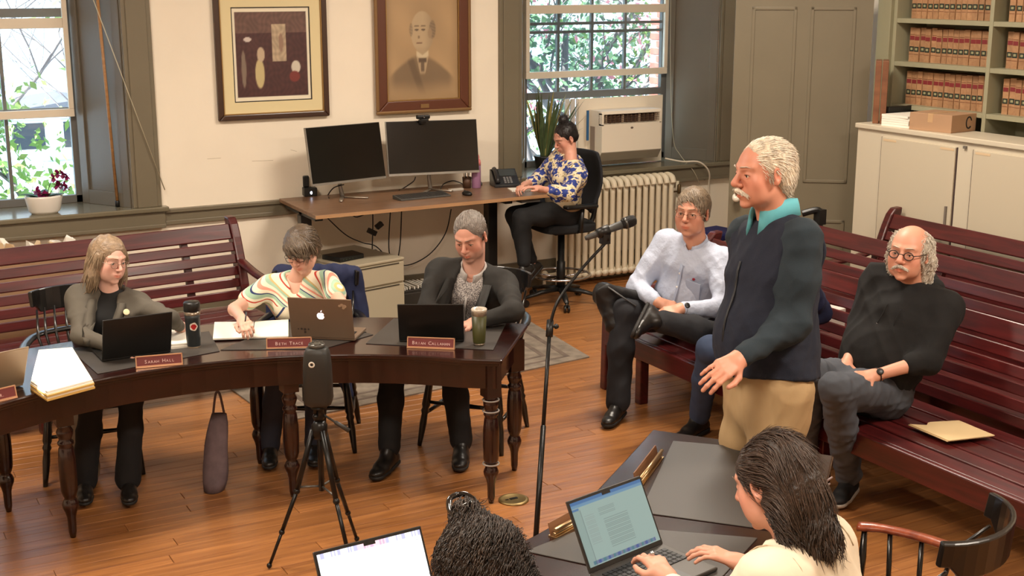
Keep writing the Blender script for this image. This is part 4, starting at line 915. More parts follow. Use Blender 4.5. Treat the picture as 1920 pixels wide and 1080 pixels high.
# cables on and under the desk
CABM_ = mat('cable_black', (20, 18, 17), 0.5)
def cable(label, pts, r=0.0045, m=None, cat='cable', group='cables under the standing desk'):
    bm = B(); tube(bm, catmull(pts, 7), r, 6); o = obj('cable', bm, m or CABM_, None, smooth=True); tag(o, label, cat, group); return o
Yc = 9.16
cable('black cable hanging straight down under the desk, left one of the close pair', [aty(732, 395, Yc), aty(729, 465, Yc), aty(737, 500, Yc), aty(734, 540, Yc), aty(742, 575, 9.1)])
cable('black cable hanging under the desk, right one of the close pair', [aty(753, 392, Yc+.02), aty(750, 460, Yc+.02), aty(741, 505, Yc+.02), aty(728, 545, Yc+.02), aty(716, 575, 9.1)])
cable('black cable drooping in a long curve to the man in the dark blazer', [aty(610, 405, Yc-.05), aty(648, 440, Yc-.03), aty(680, 455, Yc-.03), aty(705, 462, Yc-.03), aty(735, 490, Yc-.02), aty(765, 497, Yc-.02), aty(805, 477, Yc-.02), aty(835, 438, Yc-.02), aty(846, 392, Yc-.02)])
cable('black cable with a plug adapter hanging left of the close pair', [aty(699, 400, Yc-.06), aty(699, 428, Yc-.06), aty(698, 466, Yc-.06), aty(699, 474, Yc-.06)])
cable('short looped cable beneath the front of the desk', [aty(655, 398, Yc-.1), aty(668, 407, Yc-.1), aty(690, 399, Yc-.1)])
cable('short cable curling behind the left monitor foot', [at_desk(617, 372), at_desk(615, 366), aty(626, 352, 9.05), aty(645, 346, 9.05)], group='cables on the desk')
cable('thin cable from the right monitor down to the keyboard', [aty(779, 332, 9.06), aty(775, 340, 9.0), at_desk(758, 352), at_desk(748, 357)], group='cables on the desk')
cable('cable curving behind the pen cup', [at_desk(825, 357), aty(832, 345, 9.1), aty(850, 339, 9.12), at_desk(868, 345)], group='cables on the desk')
ad = thing('power_adapter', 'black power adapters bundled on a hanging cable under the desk', 'adapter', aty(702, 432, Yc-.06)[:].tolist())
bm = B(); box(bm, -0.035, -0.02, -0.02, 0.035, 0.02, 0.02, TR(-.02, 0, -.01, 0, 0, .5)); obj('brick_lower', bm, BLACK, ad, bev=.004)
bm = B(); box(bm, -0.03, -0.02, -0.018, 0.03, 0.02, 0.018, TR(.04, 0, .035, 0, 0, -.6)); obj('brick_upper', bm, BLACK, ad, bev=.004)
bm = B(); box(bm, -0.02, -0.015, -0.02, 0.02, 0.015, 0.02, TR(-.005, 0, -.17)); obj('plug', bm, BLACK, ad, bev=.004)
ou = thing('wall_outlet', 'white wall outlet with a plug just above the baseboard', 'outlet', aty(718, 508, YB-0.002)[:].tolist())
bm = B(); box(bm, -0.038, -0.005, -0.058, 0.038, 0, 0.058); obj('plate', bm, WHITEP, ou, bev=0.002)
bm = B(); box(bm, -0.002, -0.03, -0.012, 0.022, -0.005, 0.012); obj('plug', bm, BLACK, ou, bev=0.003)
bm = B(); box(bm, -0.014, -0.0065, -0.038, 0.012, -0.005, -0.018); box(bm, -0.014, -0.0065, 0.02, 0.012, -0.005, 0.04); obj('socket', bm, mat('socket_grey', (190, 182, 168), .5), ou)
fc = thing('file_cabinet', 'low cream metal file cabinet under the standing desk', 'cabinet', (3.48, 8.86, 0), R(14))
FCM = mat('file_cabinet_enamel', (176, 164, 140), 0.45)
bm = B(); box(bm, -0.25, -0.30, 0.02, 0.25, 0.30, 0.50); obj('body', bm, FCM, fc)
bm = B(); box(bm, -0.255, -0.315, 0.50, 0.255, 0.305, 0.52); obj('top_panel', bm, FCM, fc, bev=.006)
for z0, z1 in ((0.03, 0.33), (0.345, 0.49)):
    bm = B(); box(bm, -0.245, -0.318, z0, 0.245, -0.301, z1); d = obj('drawer', bm, FCM, fc, bev=.004)
    bm = B(); box(bm, -0.2, -0.320, z1-.012, 0.2, -0.317, z1-.002); obj('finger_pull_shade', bm, mat('pull_shadow', (70, 62, 50), .6), d)  # flat dark strip, painted-in shadow of a recessed drawer pull
rt = thing('router', 'flat black router box on top of the file cabinet', 'router', (3.40, 8.78, 0.52), R(20))
bm = B(); prism(bm, [(-.13, -.10), (.10, -.10), (.13, .06), (-.13, .10)], 0, 0.035); obj('case', bm, BLACK, rt, bev=.006)
bm = B()
for i in range(4): tube(bm, [(-.1+i*.03, -.101, .018), (-.1+i*.03, -.104, .018)], .003, 6)
obj('status_lights', bm, mat('led_dim', (70, 90, 70), .5), rt)
bn = thing('waste_bin', 'dark brown bin filled with papers on the floor right of the file cabinet', 'bin', (4.02, 8.86, 0), R(2))
bm = B(); prism(bm, [(-.23, -.15), (.23, -.15), (.23, .15), (-.23, .15)], 0, 0.22); prism(bm, [(-.2, -.12), (.2, -.12), (.2, .12), (-.2, .12)], 0.215, 0.235); obj('bin_body', bm, mat('bin_brown', (40, 34, 26), 0.6), bn, bev=.006)
bm = B()
for i in range(12): box(bm, -.18+i*.03, -.1, .22, -.172+i*.03, .1, .25+.01*random.random(), TR(0, 0, 0, random.uniform(-.1, .1)))
obj('papers', bm, PAPER, bn)
pt = thing('paper_pile', 'crumpled pile of pale papers behind the left bench', 'paper', (0.98, 8.78, 0))
bm = B(); box(bm, -0.6, -0.12, 0, 0.62, 0.22, 0.78); obj('carton', bm, mat('cardboard', (172, 136, 104), 0.75), pt)
for i in range(26):
    bm = B(); x = random.uniform(-.56, .52); y = random.uniform(-.1, .12); hh = random.uniform(.05, .1)
    pts = [(x+random.uniform(-.04, .04), y+random.uniform(-.03, .03), .79+random.uniform(0, hh)) for _ in range(9)]+[(x-.04, y, .77), (x+.05, y, .77), (x, y+.05, .77)]
    vs = [bm.verts.new(p) for p in pts]; g = bmesh.ops.convex_hull(bm, input=vs); obj('crumpled_sheet', bm, [PAPER, mat('kraft_paper', (206, 178, 140), .8)][i % 3 == 0], pt)
# drafting chair
dc = thing('drafting_chair', 'black mesh drafting chair with a chrome foot ring', 'chair', (5.16, 8.66, 0), face(176))
for k in range(5):
    a = R(18+72*k); bm = B(); tube(bm, [(0.03*math.cos(a), 0.03*math.sin(a), 0.12), (0.18*math.cos(a), 0.18*math.sin(a), 0.105), (0.31*math.cos(a), 0.31*math.sin(a), 0.075)], [0.03, 0.026, 0.018], 8, sy=.7); sl_ = obj('base_spoke', bm, BLACK, dc, smooth=True)
    bm = B()
    for s in (-1, 1): lathe(bm, [(0.028, -.008), (0.03, 0), (0.028, .008)], 14, M=TR(0.31*math.cos(a), 0.31*math.sin(a), 0.031, a, R(90)) @ Matrix.Translation((0, 0, s*0.014)))
    tube(bm, [(0.31*math.cos(a), 0.31*math.sin(a), 0.075), (0.31*math.cos(a), 0.31*math.sin(a), 0.04)], .01, 6); obj('caster', bm, BLACK, dc)
bm = B(); lathe(bm, [(0.035, .10), (0.035, .34), (0.028, .345), (0.028, .60)], 14); obj('gas_column', bm, BLACK, dc)
bm = B(); tube(bm, [(0.23*math.cos(a), 0.23*math.sin(a), 0.235) for a in [2*math.pi*k/36 for k in range(36)]], 0.010, 8, closed=True)
for k in range(5): a = R(54+72*k); tube(bm, [(0.03*math.cos(a), 0.03*math.sin(a), .215), (0.23*math.cos(a), 0.23*math.sin(a), 0.235)], .006, 6)
obj('foot_ring', bm, CHROME, dc, smooth=True, label='chrome foot ring')
bm = B(); sp = [(0.25*math.copysign(abs(math.cos(a))**.6, math.cos(a)), 0.235*math.copysign(abs(math.sin(a))**.6, math.sin(a))) for a in [2*math.pi*i/28 for i in range(28)]]; prism(bm, sp, 0.60, 0.665); obj('seat', bm, mat('seat_fabric_black', (22, 22, 24), .9, bump=.1, bscale=300), dc, bev=.02, seg=3)
bm = B(); box(bm, -0.1, -0.1, .57, .1, .1, .60); tube(bm, [(0.1, 0, .58), (.2, .05, .57)], .007, 6); obj('mechanism', bm, BLACK, dc)
bm = B(); n = 10; prev = None
for i in range(n+1):
    t = i/n; z = 0.74+0.46*t; y = -0.21-0.05*math.sin(t*3.0)-.05*t; hw = 0.20+0.03*math.sin(t*3.1)
    row = [bm.verts.new((hw*s, y+0.05*s*s, z)) for s in (-1, -.6, -.2, .2, .6, 1)]
    if prev:
        for k in range(5): bm.faces.new((prev[k], prev[k+1], row[k+1], row[k]))
    prev = row
o = obj('back_mesh', bm, mat('mesh_fabric', (26, 27, 32), .8, bump=.3, bscale=400), dc, smooth=True); s_ = o.modifiers.new('t', 'SOLIDIFY'); s_.thickness = .018
bm = B(); tube(bm, catmull([(0, -.10, .60), (0, -.25, .62), (0, -.30, .78), (0, -.295, .95)], 5), .02, 8); obj('back_spine', bm, BLACK, dc, smooth=True)
for s in (-1, 1):
    bm = B(); tube(bm, [(s*.2, -.02, .61), (s*.27, -.03, .62), (s*.275, -.04, .80)], .017, 8); a = obj('arm_post', bm, BLACK, dc, smooth=True)
    bm = B(); box(bm, s*.275-.042, -.16, .80, s*.275+.042, .11, .83); obj('arm_pad', bm, BLACK, dc, bev=.012, seg=3)
# ================================================================== objects on the curved table
TZ = 0.75
def pad(label, px, rot_=None):
    q = [tuple(atz(*p, TZ)[:2]) for p in px]; cx = sum(a for a, b in q)/4; cy = sum(b for a, b in q)/4
    r = thing('desk_pad', label, 'desk pad', (cx, cy, TZ)); bm = B(); prism(bm, [(a-cx, b-cy) for a, b in q], 0.0003, 0.004); obj('leather_sheet', bm, LEATH, r, bev=.0015); return r
pad('grey desk pad under the black laptop beside the bright papers', [(130, 655), (183, 702), (412, 659), (392, 622)])
pad('grey desk pad under the open notebook and the silver laptop', [(413, 657), (606, 655), (700, 628), (560, 597)])
pad('grey desk pad under the laptop near the right end of the curved table', [(686, 645), (925, 657), (950, 604), (738, 598)])
PAD1 = pad('large empty grey desk pad on the foreground table', [(1262, 828), (1420, 842), (1480, 1000), (1200, 962)])
pad('grey desk pad under the lit laptop on the foreground table', [(985, 1035), (1110, 985), (1420, 1010), (1330, 1110)])
def laptop(label, hinge, az, w_=0.31, d_=0.215, tilt=22, lid=None, body=None, screen=None, emit=1.0, extra=None, keys=True, notch=True):
    """hinge: centre of hinge line on the table; az: direction the screen faces"""
    r = thing('laptop', label, 'laptop', (hinge[0], hinge[1], TZ+0.0045), R(az)+math.pi/2)
    lid = lid or BLACK; body = body or lid
    bm = B(); box(bm, -w_/2, -d_, 0, w_/2, 0, 0.014); obj('base', bm, body, r, bev=.005)
    if keys:
        keyboard(r, w_*0.86, 0.095, 5, 14, 0.0142, mat('laptop_keys', (24, 24, 26), .5), Matrix.Translation((0, -0.075, 0)))
        bm = B(); box(bm, -0.055, -d_+0.012, 0.0141, 0.055, -d_+0.075, 0.0146); obj('trackpad', bm, mat('trackpad_grey', (58, 58, 60), .4), r)
    M = Matrix.Translation((0, 0.0, 0.012)) @ Matrix.Rotation(R(-tilt), 4, 'X')
    bm = B(); box(bm, -w_/2, -0.003, 0, w_/2, 0.004, d_, M); ld = obj('lid', bm, lid, r, bev=.003)
    bm = B(); box(bm, -w_/2+.002, -0.0042, 0.003, w_/2-.002, -0.0031, d_-.002, M); obj('bezel', bm, BLACK, r)
    bw_, bh_ = w_-0.016, d_-0.026
    if screen: painted('screen', bw_, bh_, 130, 90, screen, r, M @ Matrix.Translation((0, -0.0047, d_/2+.003)), .3, emit)
    if screen and notch:
        bm = B(); box(bm, -0.018, -0.0056, d_-.018, .018, -.0048, d_-.010, M); obj('camera_notch', bm, BLACK, r)
    if extra: extra(ld, M, w_, d_)
    return r
SPG = mat('space_grey_aluminium', (122, 102, 84), 0.42, metal=.25)
SIL = mat('silver_aluminium', (146, 126, 102), 0.42, metal=.25)
def scr_off(u, v): return np.tile(np.array([150., 160, 170]), (len(u), 1))
def apple(ld, M, w_, d_):
    Mz = M @ Matrix.Translation((0, 0.0045, d_*0.56)) @ Matrix.Rotation(math.pi, 4, 'Z') @ Matrix.Rotation(R(90), 4, 'X')
    s = 0.019; bm = B(); pts = []
    for i in range(40):
        a = 2*math.pi*i/40; rr = 1.0-0.10*math.sin(a)*0 ; x, y = math.cos(a), math.sin(a)*0.98
        if y > 0.6: y -= 0.16*math.exp(-(x/0.28)**2)
        if y < -0.6: y += 0.10*math.exp(-(x/0.25)**2)
        x *= 1.0+0.05*y
        dx, dy = x-1.18, y-0.12; dd = math.hypot(dx, dy)
        if dd < 0.42: x, y = 1.18+dx/dd*0.42, 0.12+dy/dd*0.42
        pts.append((x*s, y*s))
    prism(bm, pts, 0, 0.0008, Mz)
    lf = [(0.05*s, 1.12*s), (0.12*s, 1.42*s), (0.42*s, 1.70*s), (0.40*s, 1.42*s), (0.22*s, 1.16*s)]; prism(bm, lf, 0, 0.0008, Mz)
    obj('lid_logo', bm, mat('glowing_logo', (255, 250, 250), .4, emit=(255, 240, 245), estr=1.6), ld, label='glowing white apple-shaped logo with a bite')
    bm = B()
    for cx, cz, rr in ((.125, .178, .013), (.113, .185, .010), (.102, .18, .009), (.12, .168, .008)): prism(bm, [(cx*-1*-1+rr*math.cos(a)*.9, cz+rr*math.sin(a)*.7) for a in [k*math.pi/5 for k in range(10)]], 0, .0006, M @ Matrix.Translation((0, 0.0045, 0)) @ Matrix.Rotation(math.pi, 4, 'Z') @ Matrix.Rotation(R(90), 4, 'X') @ Matrix.Translation((0, 0, 0)))
    obj('floral_sticker', bm, mat('sticker_pale', (176, 150, 124), .6), ld)
    bm = B()
    for cx, cz, rr in ((-.105, .045, .006), (-.088, .043, .007), (-.07, .044, .005), (-.122, .044, .004), (-.088, .028, .006)): prism(bm, [(cx+rr*math.cos(a), cz+rr*math.sin(a)) for a in [k*math.pi/4 for k in range(8)]], 0, .0006, M @ Matrix.Translation((0, 0.0045, 0)) @ Matrix.Rotation(math.pi, 4, 'Z') @ Matrix.Rotation(R(90), 4, 'X'))
    obj('dark_sticker', bm, mat('sticker_dark', (60, 50, 44), .6), ld)
laptop('silver laptop with its lid cut off by the left edge of the frame', (0.615, 5.84), 108, .30, .20, 24, SIL, screen=scr_off, emit=.3)
laptop('open black laptop in front of the woman in the grey blazer', (1.30, 6.095), 92, .325, .215, 18, BLACK, screen=scr_off, emit=.3)
laptop('silver laptop with a glowing logo in front of the woman in the striped top', (2.185, 5.965), 52, .325, .215, 12, SPG, screen=scr_off, emit=.3, extra=apple)
laptop('open black laptop in front of the man in the dark blazer', (2.64, 5.67), 62, .32, .215, 22, BLACK, screen=scr_off, emit=.3)
def fn_doc(u, v):
    n = len(u); c = np.tile(np.array([176., 204, 196]), (n, 1))
    c = lay(c, (70, 130, 190), (v > .955)*1.0); c = lay(c, (120, 170, 205), ((v > .90) & (v <= .955))*1.0)
    c = lay(c, (60, 120, 190), ((v > .86) & (v < .90) & (u < .09))*.8)
    c = lay(c, (150, 178, 172), ((u < .10) & (v < .86))*.5); c = lay(c, (120, 140, 140), ((np.abs(u-.10) < .004) & (v < .86))*.8)
    ln = (np.sin(v*330) > .2)*1.0
    c = lay(c, (112, 128, 126), ln*((u > .36) & (u < .70) & (v > .16) & (v < .62))*.45)
    c = lay(c, (110, 124, 122), ln*((u > .33) & (u < .55) & (v > .68) & (v < .80))*.35)
    c = lay(c, (150, 150, 150), ln*((u > .13) & (u < .26) & (v > .3) & (v < .75))*.3)
    dk = ((v > .015) & (v < .07) & (u > .06) & (u < .94)); c = lay(c, (90, 120, 170), dk*.7)
    ic = dk*(np.sin(u*95) > -.2); hue = np.floor(u*30) % 4
    for k, col in enumerate(((60, 90, 170), (170, 120, 140), (70, 140, 150), (110, 90, 150))): c = lay(c, col, ic*(hue == k)*.8)
    return c
lp3 = laptop('open laptop showing a text document, typed on by the dark-haired woman in front', (2.095, 3.105), -77, .325, .225, 28, mat('dark_aluminium', (70, 66, 62), .4, metal=.5), screen=fn_doc, emit=.62)
def fn_white(u, v):
    n = len(u); c = np.tile(np.array([250., 252, 255]), (n, 1))
    tb = (v > .93); c = lay(c, (150, 150, 210), tb*(np.sin(u*120+np.sin(u*40)*3) > .1)*.7); c = lay(c, (220, 150, 160), tb*((u > .38) & (u < .66))*.5)
    c = lay(c, (90, 96, 110), sm(.004, .001, np.hypot((u-.955), (v-.88)*.6))*1.0); c = lay(c, (170, 180, 200), ((v < .03))*.6); return c
laptop('open laptop with a bright white screen at the bottom of the frame', (1.285, 3.08), -86, .335, .235, 27, mat('dark_aluminium', (70, 66, 62), .4, metal=.5), screen=fn_white, emit=1.5)
# name plates
PLQ = mat('maroon_plaque', (112, 48, 50), 0.35, coat=.3); COPP = mat('copper_gilt', (204, 156, 122), 0.35, metal=.6); LET = mat('plaque_lettering', (224, 190, 184), .5)
def nameplate(label, a, b, words, back=False):
    a, b = Vector((a[0], a[1], 0)), Vector((b[0], b[1], 0)); d = b-a; L = d.length; c = (a+b)/2
    r = thing('nameplate', label, 'nameplate', (c.x, c.y, TZ), math.atan2(d.y, d.x)); h = .056
    M = Matrix.Rotation(R(-12), 4, 'X')
    bm = B(); box(bm, -L/2+.004, -0.002, .006, L/2-.004, .003, h-.003, M); obj('plaque', bm, PLQ, r)
    bm = B(); box(bm, -L/2, -.005, 0.001, L/2, .006, .009, M); box(bm, -L/2, -.004, h-.006, L/2, .005, h, M); box(bm, -L/2, -.004, .006, -L/2+.006, .005, h, M); box(bm, L/2-.006, -.004, .006, L/2, .005, h, M); obj('metal_frame', bm, COPP, r, bev=.0012)
    bm = B(); box(bm, -L/2, -.006, 0, L/2, .03, .004); obj('foot', bm, COPP, r, bev=.001)
    if words:
        x = 0; big, sml = .0235, .0175; tot = sum(big*.74 if i == 0 else sml*.74 for wd in words for i, ch in enumerate(wd))+.012*(len(words)-1); x = -tot/2
        for wd in words:
            for i, chh in enumerate(wd):
                s = big if i == 0 else sml; adv = s*.74
                if chh in '.,': adv = s*.45
                text('letter', chh, s, LET, r, M @ Matrix.Translation((x+adv/2, -.0028, h/2-.002+(.0 if i == 0 else -.0018))) @ Matrix.Rotation(R(90), 4, 'X')); x += adv
            x += .012
    return r
nameplate('maroon nameplate in front of the black laptop of the woman in the grey blazer', (1.255, 5.925), (1.463, 5.885), ['SARAH', 'HALL'])
nameplate('maroon nameplate between the open notebook and the silver laptop', (1.885, 5.945), (2.088, 5.862), ['BETH', 'TRACE'])
nameplate('maroon nameplate with bright copper frame in front of the dark blazer man', (2.495, 5.645), (2.685, 5.505), ['BRIAN', 'CALLAHAN'])
nameplate('maroon nameplate cut off by the left edge of the frame', (0.48, 5.655), (0.708, 5.735), ['SANTOS,', 'JR.'])
def holder(label, a, b):
    a, b = Vector((a[0], a[1], 0)), Vector((b[0], b[1], 0)); d = b-a; L = d.length; c = (a+b)/2
    r = thing('nameplate', label, 'nameplate', (c.x, c.y, TZ), math.atan2(d.y, d.x), 'brass nameplates seen from behind')
    bm = B(); box(bm, -L/2, -.004, 0, L/2, .030, .005); obj('foot', bm, BRASS, r, bev=.001)
    bm = B(); box(bm, -L/2, 0.016, .004, L/2, .021, .052, Matrix.Rotation(R(-14), 4, 'X')); obj('plaque', bm, mat('plaque_back', (138, 98, 70), .4, metal=.3), r, bev=.001)
    for z in (.012, .028): 
        bm = B(); tube(bm, [(-L/2, .008-(z-.01)*.2, z), (L/2, .008-(z-.01)*.2, z)], .0065, 8); obj('back_rib', bm, BRASS, r)
nA, nB = atz(1042, 1010, TZ), atz(1128, 962, TZ); holder('brass nameplate seen from behind, left of the laptop with the document', nA, nB)
nA, nB = atz(1203, 912, TZ), atz(1243, 858, TZ); holder('brass nameplate seen from behind, between that laptop and the large empty pad', nA, nB)
# papers
pf = thing('paper_folder', 'stack of white papers in yellow folders lit by the sun on the table', 'papers', (0, 0, TZ))
q = [atz(*p, 0.79) for p in [(72, 655), (136, 650), (175, 712), (88, 735), (57, 715)]]
for k, (dz, m, s) in enumerate(((0.001, mat('yellow_folder', (206, 168, 92), .6), 1.03), (0.009, PAPER, 1.0), (0.018, mat('yellow_folder', (206, 168, 92), .6), 1.02), (0.023, PAPER, 1.0), (0.032, PAPER, .98))):
    cx = sum(p[0] for p in q)/5; cy = sum(p[1] for p in q)/5
    bm = B(); prism(bm, [(cx+(p[0]-cx)*s, cy+(p[1]-cy)*s) for p in q], dz, dz+.0075); obj('folder' if k in (0, 2) else 'sheets', bm, m, pf)
ntb = thing('notebook', 'open notebook with cream pages under the writing hand of the striped-top woman', 'notebook', (0, 0, TZ+.0045))
n0, n1, n2, n3, nm0, nm1 = [atz(*p, TZ+.012) for p in [(399, 636), (402, 605), (541, 600), (541, 631), (477, 604), (474, 633)]]
for a, b_, c, d in ((n0, n1, nm0, nm1), (nm1, nm0, n2, n3)):
    bm = B(); prism(bm, [tuple(p[:2]) for p in (a, b_, c, d)], .001, .012); obj('page_block', bm, PAPER, ntb, bev=.003)
bm = B(); prism(bm, [tuple(p[:2]) for p in (n0, n1, n2, n3)], 0.0, .001); obj('cover', bm, BLACK, ntb)
bm = B(); tube(bm, [(*nm1[:2], .0125), (*nm0[:2], .0125)], .0016, 6); obj('ribbon', bm, mat('brown_ribbon', (84, 50, 40), .6), ntb)
bp = thing('paper_stack', 'white paper stack between the black laptop and the black tumbler', 'paper', (0, 0, TZ+.0045))
q = [atz(*p, TZ+.02) for p in [(312, 650), (316, 612), (350, 612), (362, 645)]]
for k in range(4):
    bm = B(); prism(bm, [(p[0]+random.uniform(-.004, .004), p[1]+random.uniform(-.004, .004)) for p in q], .006*k, .006*k+.0055); obj('sheets', bm, PAPER, bp)
# tumblers
tp = atz(367, 655, TZ)
tb = thing('tumbler', 'tall black tumbler with a red and white sticker', 'tumbler', (tp[0], tp[1]+.03, TZ), R(61.4-90))
bm = B(); lathe(bm, [(.030, 0), (.031, .006), (.0345, .05), (.036, .15), (.038, .172)], 28); obj('body', bm, mat('tumbler_navy', (34, 40, 42), .4), tb)
bm = B(); lathe(bm, [(.0385, .170), (.0395, .186), (.038, .186)], 28, caps=False); obj('steel_rim', bm, mat('brushed_steel', (150, 138, 122), .3, metal=.8), tb)
bm = B(); lathe(bm, [(.038, .184), (.040, .188), (.040, .225), (.036, .232), (.0, .232)], 28); obj('lid', bm, BLACK, tb)
bm = B(); lathe(bm, [(.0302, -.0), (.0318, .012), (.031, .013)], 28, caps=False); obj('base_band', bm, mat('brushed_steel', (150, 138, 122), .3, metal=.8), tb)
def decal(bm, r0, poly, ang, zc, off_=.0008):
    vs = [bm.verts.new(((r0+off_)*math.cos(ang+x/r0), (r0+off_)*math.sin(ang+x/r0), zc+y)) for x, y in poly]; c = bm.verts.new(((r0+off_)*math.cos(ang), (r0+off_)*math.sin(ang), zc))
    for i in range(len(vs)): bm.faces.new((c, vs[i], vs[(i+1) % len(vs)]))
an = -math.pi/2+.35
bm = B(); decal(bm, .0365, [(.019*math.cos(a)*(1+.06*math.cos(5*a)), .020*math.sin(a)*(1+.06*math.cos(5*a))) for a in [k*math.pi/16 for k in range(32)]], an, .115, .001); st = obj('sticker', bm, mat('sticker_white', (226, 214, 200), .5), tb, label='white round sticker with a red patch')
bm = B(); decal(bm, .0365, [(.012*math.cos(a)*(1+.15*math.cos(4*a)), .014*math.sin(a)*(1+.1*math.sin(3*a))) for a in [k*math.pi/10 for k in range(20)]], an, .115, .002); obj('sticker_mark', bm, mat('sticker_red', (170, 24, 28), .5), st)
tp = atz(902, 650, TZ)
tg = thing('tumbler', 'olive green tumbler with a clear lid and steel rim', 'tumbler', (tp[0]+.0, tp[1]+.02, TZ+.0045))
bm = B(); lathe(bm, [(.027, .0), (.028, .012)], 28); lathe(bm, [(.0375, .150), (.0395, .172), (.038, .174)], 28, caps=False); obj('steel', bm, mat('brushed_steel', (150, 138, 122), .3, metal=.8), tg)
bm = B(); lathe(bm, [(.029, .012), (.030, .016), (.0375, .150)], 28); obj('body', bm, mat('olive_coat', (62, 62, 22), .45), tg)
bm = B(); lathe(bm, [(.0385, .168), (.0395, .180), (.037, .184), (.035, .178), (0, .178)], 28); box(bm, -.008, -.02, .178, .008, .02, .186); obj('lid', bm, mat('clear_lid', (196, 186, 170), .12, coat=.6), tg)
# ================================================================== microphone stand, tripod camera
mb = atz(1003, 1040, 0)
mg = thing('microphone_stand', 'tall black microphone stand with a boom in the middle of the room', 'microphone stand', (mb[0], mb[1], 0))
P0 = Vector(mb); kk = depth(mb)
J = Vector(atk(1031, 612, kk+.35)); lean = J-P0
T1 = Vector(atk(1139, 452, depth(J)+.10))
def loc_(v): return tuple(Vector(v)-P0)
bm = B(); lathe(bm, [(.13, 0), (.13, .01), (.11, .022), (.02, .03), (.016, .06)], 28); obj('base', bm, BLKM, mg)
bm = B(); tube(bm, [loc_(P0+Vector((0, 0, .02))), loc_(P0.lerp(J, .55))], .0125, 10); obj('lower_pole', bm, BLKM, mg, smooth=True)
bm = B(); tube(bm, [loc_(P0.lerp(J, .53)), loc_(J)], .0095, 10); obj('upper_pole', bm, BLKM, mg, smooth=True)
bm = B(); tube(bm, [loc_(J-(J-P0).normalized()*.05), loc_(J+(J-P0).normalized()*.03)], .017, 10); ball(bm, loc_(J+Vector(cr)*.03), .013); tube(bm, [loc_(J), loc_(J+Vector(cr)*.03)], .007, 6); obj('clutch', bm, BLACK, mg, smooth=True)
mid = Vector(atk(1046, 565, depth(J)+.0)); 
bm = B(); tube(bm, catmull([loc_(J), loc_(mid), loc_(Vector(atk(1090, 505, depth(J)+.05))), loc_(T1)], 6), .0075, 8); obj('gooseneck', bm, BLKM, mg, smooth=True)
mc = thing('microphone', 'black handheld microphone clipped at the top of the boom', 'microphone', (0, 0, 0))
k1 = depth(T1); A_, B_ = Vector(atk(1100, 446, k1-.02)), Vector(atk(1190, 412, k1+.02)); dm = (B_-A_).normalized()
def al(t): return A_.lerp(B_, t)
bm = B(); tube(bm, [al(-.03), al(.02), al(.12), al(.75)], [.010, .013, .0145, .0205], 14); obj('handle', bm, mat('mic_grey', (66, 66, 64), .45), mc, smooth=True)
bm = B(); tube(bm, [al(.73), al(.78), al(.80), al(.92), al(1.0), al(1.03)], [.0215, .026, .028, .029, .024, .010], 16); obj('grille', bm, mat('mic_grille', (28, 28, 28), .5, bump=.8, bscale=500, metal=.4), mc, smooth=True)
bm = B(); tube(bm, [al(.79), al(.83)], [.0292, .0292], 16); obj('grille_ring', bm, mat('ring_grey', (84, 84, 82), .3, metal=.6), mc, smooth=True)
bm = B(); tube(bm, [al(.22), al(.46)], [.024, .027], 12); tube(bm, [al(.36), T1], [.018, .012], 8); box(bm, -.02, -.02, -.05, .02, .02, .0, Matrix.Translation(al(.38)-Vector((0, 0, .012)))); obj('mic_clip', bm, BLACK, mg, smooth=False).matrix_parent_inverse = Matrix.Translation(-P0)
tpz = atz(1820, 540, 0)
tc_ = Vector((1.83, 5.08, 0))
tr = thing('tripod', 'black tripod holding the speaker camera in front of the curved table', 'tripod', tc_[:])
for (x, y) in ((2.06-.02, 5.22), (1.60, 5.14), (1.84, 4.72)):
    bm = B(); a = Vector((0, 0, .62)); b_ = Vector((x-tc_.x, y-tc_.y, 0.01)); b_ = Vector((b_.x, b_.y, .012))
    tube(bm, [a+Vector((b_.x, b_.y, 0)).normalized()*.03, a.lerp(b_, .45)], .012, 8); tube(bm, [a.lerp(b_, .43), a.lerp(b_, .75)], .0095, 8); tube(bm, [a.lerp(b_, .73), b_], .0075, 8)
    ball(bm, a.lerp(b_, .45), .015); ball(bm, a.lerp(b_, .75), .013); ball(bm, b_+Vector((0, 0, .003)), .012); l = obj('leg', bm, BLKM, tr, smooth=True)
    bm = B(); tube(bm, [(0, 0, .36), a.lerp(b_, .42)], .005, 6); obj('brace', bm, mat('brace_grey', (92, 90, 86), .4, metal=.5), l)
bm = B(); tube(bm, [(0, 0, .34), (0, 0, .70)], .013, 10); lathe(bm, [(.028, .58), (.034, .60), (.034, .64), (.02, .66)], 14); obj('center_column', bm, BLKM, tr)
bm = B(); lathe(bm, [(.022, .66), (.026, .68), (.022, .71), (.034, .715), (.034, .725)], 14); ball(bm, (-.025, -.02, .685), .012); obj('pan_head', bm, BLKM, tr)
bm = B(); h0, h1 = Vector((.01, -.01, .69)), Vector(atk(655, 808, depth(tc_+Vector((0, 0, .6)))-.02))-tc_; tube(bm, [h0, h0.lerp(h1, .45), h0.lerp(h1, .5), h1], [.005, .005, .0095, .0105], 8); obj('pan_handle', bm, mat('handle_dark', (52, 50, 46), .5), tr, smooth=True)
mo = thing('conference_camera', 'tall rounded black conference camera with a white ring emblem on the tripod', 'camera', (tc_.x, tc_.y, .727), R(61.4-90))
MOM = mat('camera_shell', (38, 37, 33), .5)
bm = B(); sec = []
def rr(w2, d2, z, rad=.028):
    o = []
    for cx, cy, a0 in ((w2-rad, d2-rad, 0), (-w2+rad, d2-rad, 90), (-w2+rad, -d2+rad, 180), (w2-rad, -d2+rad, 270)):
        for k in range(5): a = R(a0+22.5*k); o.append((cx+rad*math.cos(a), cy+rad*math.sin(a), z))
    return o
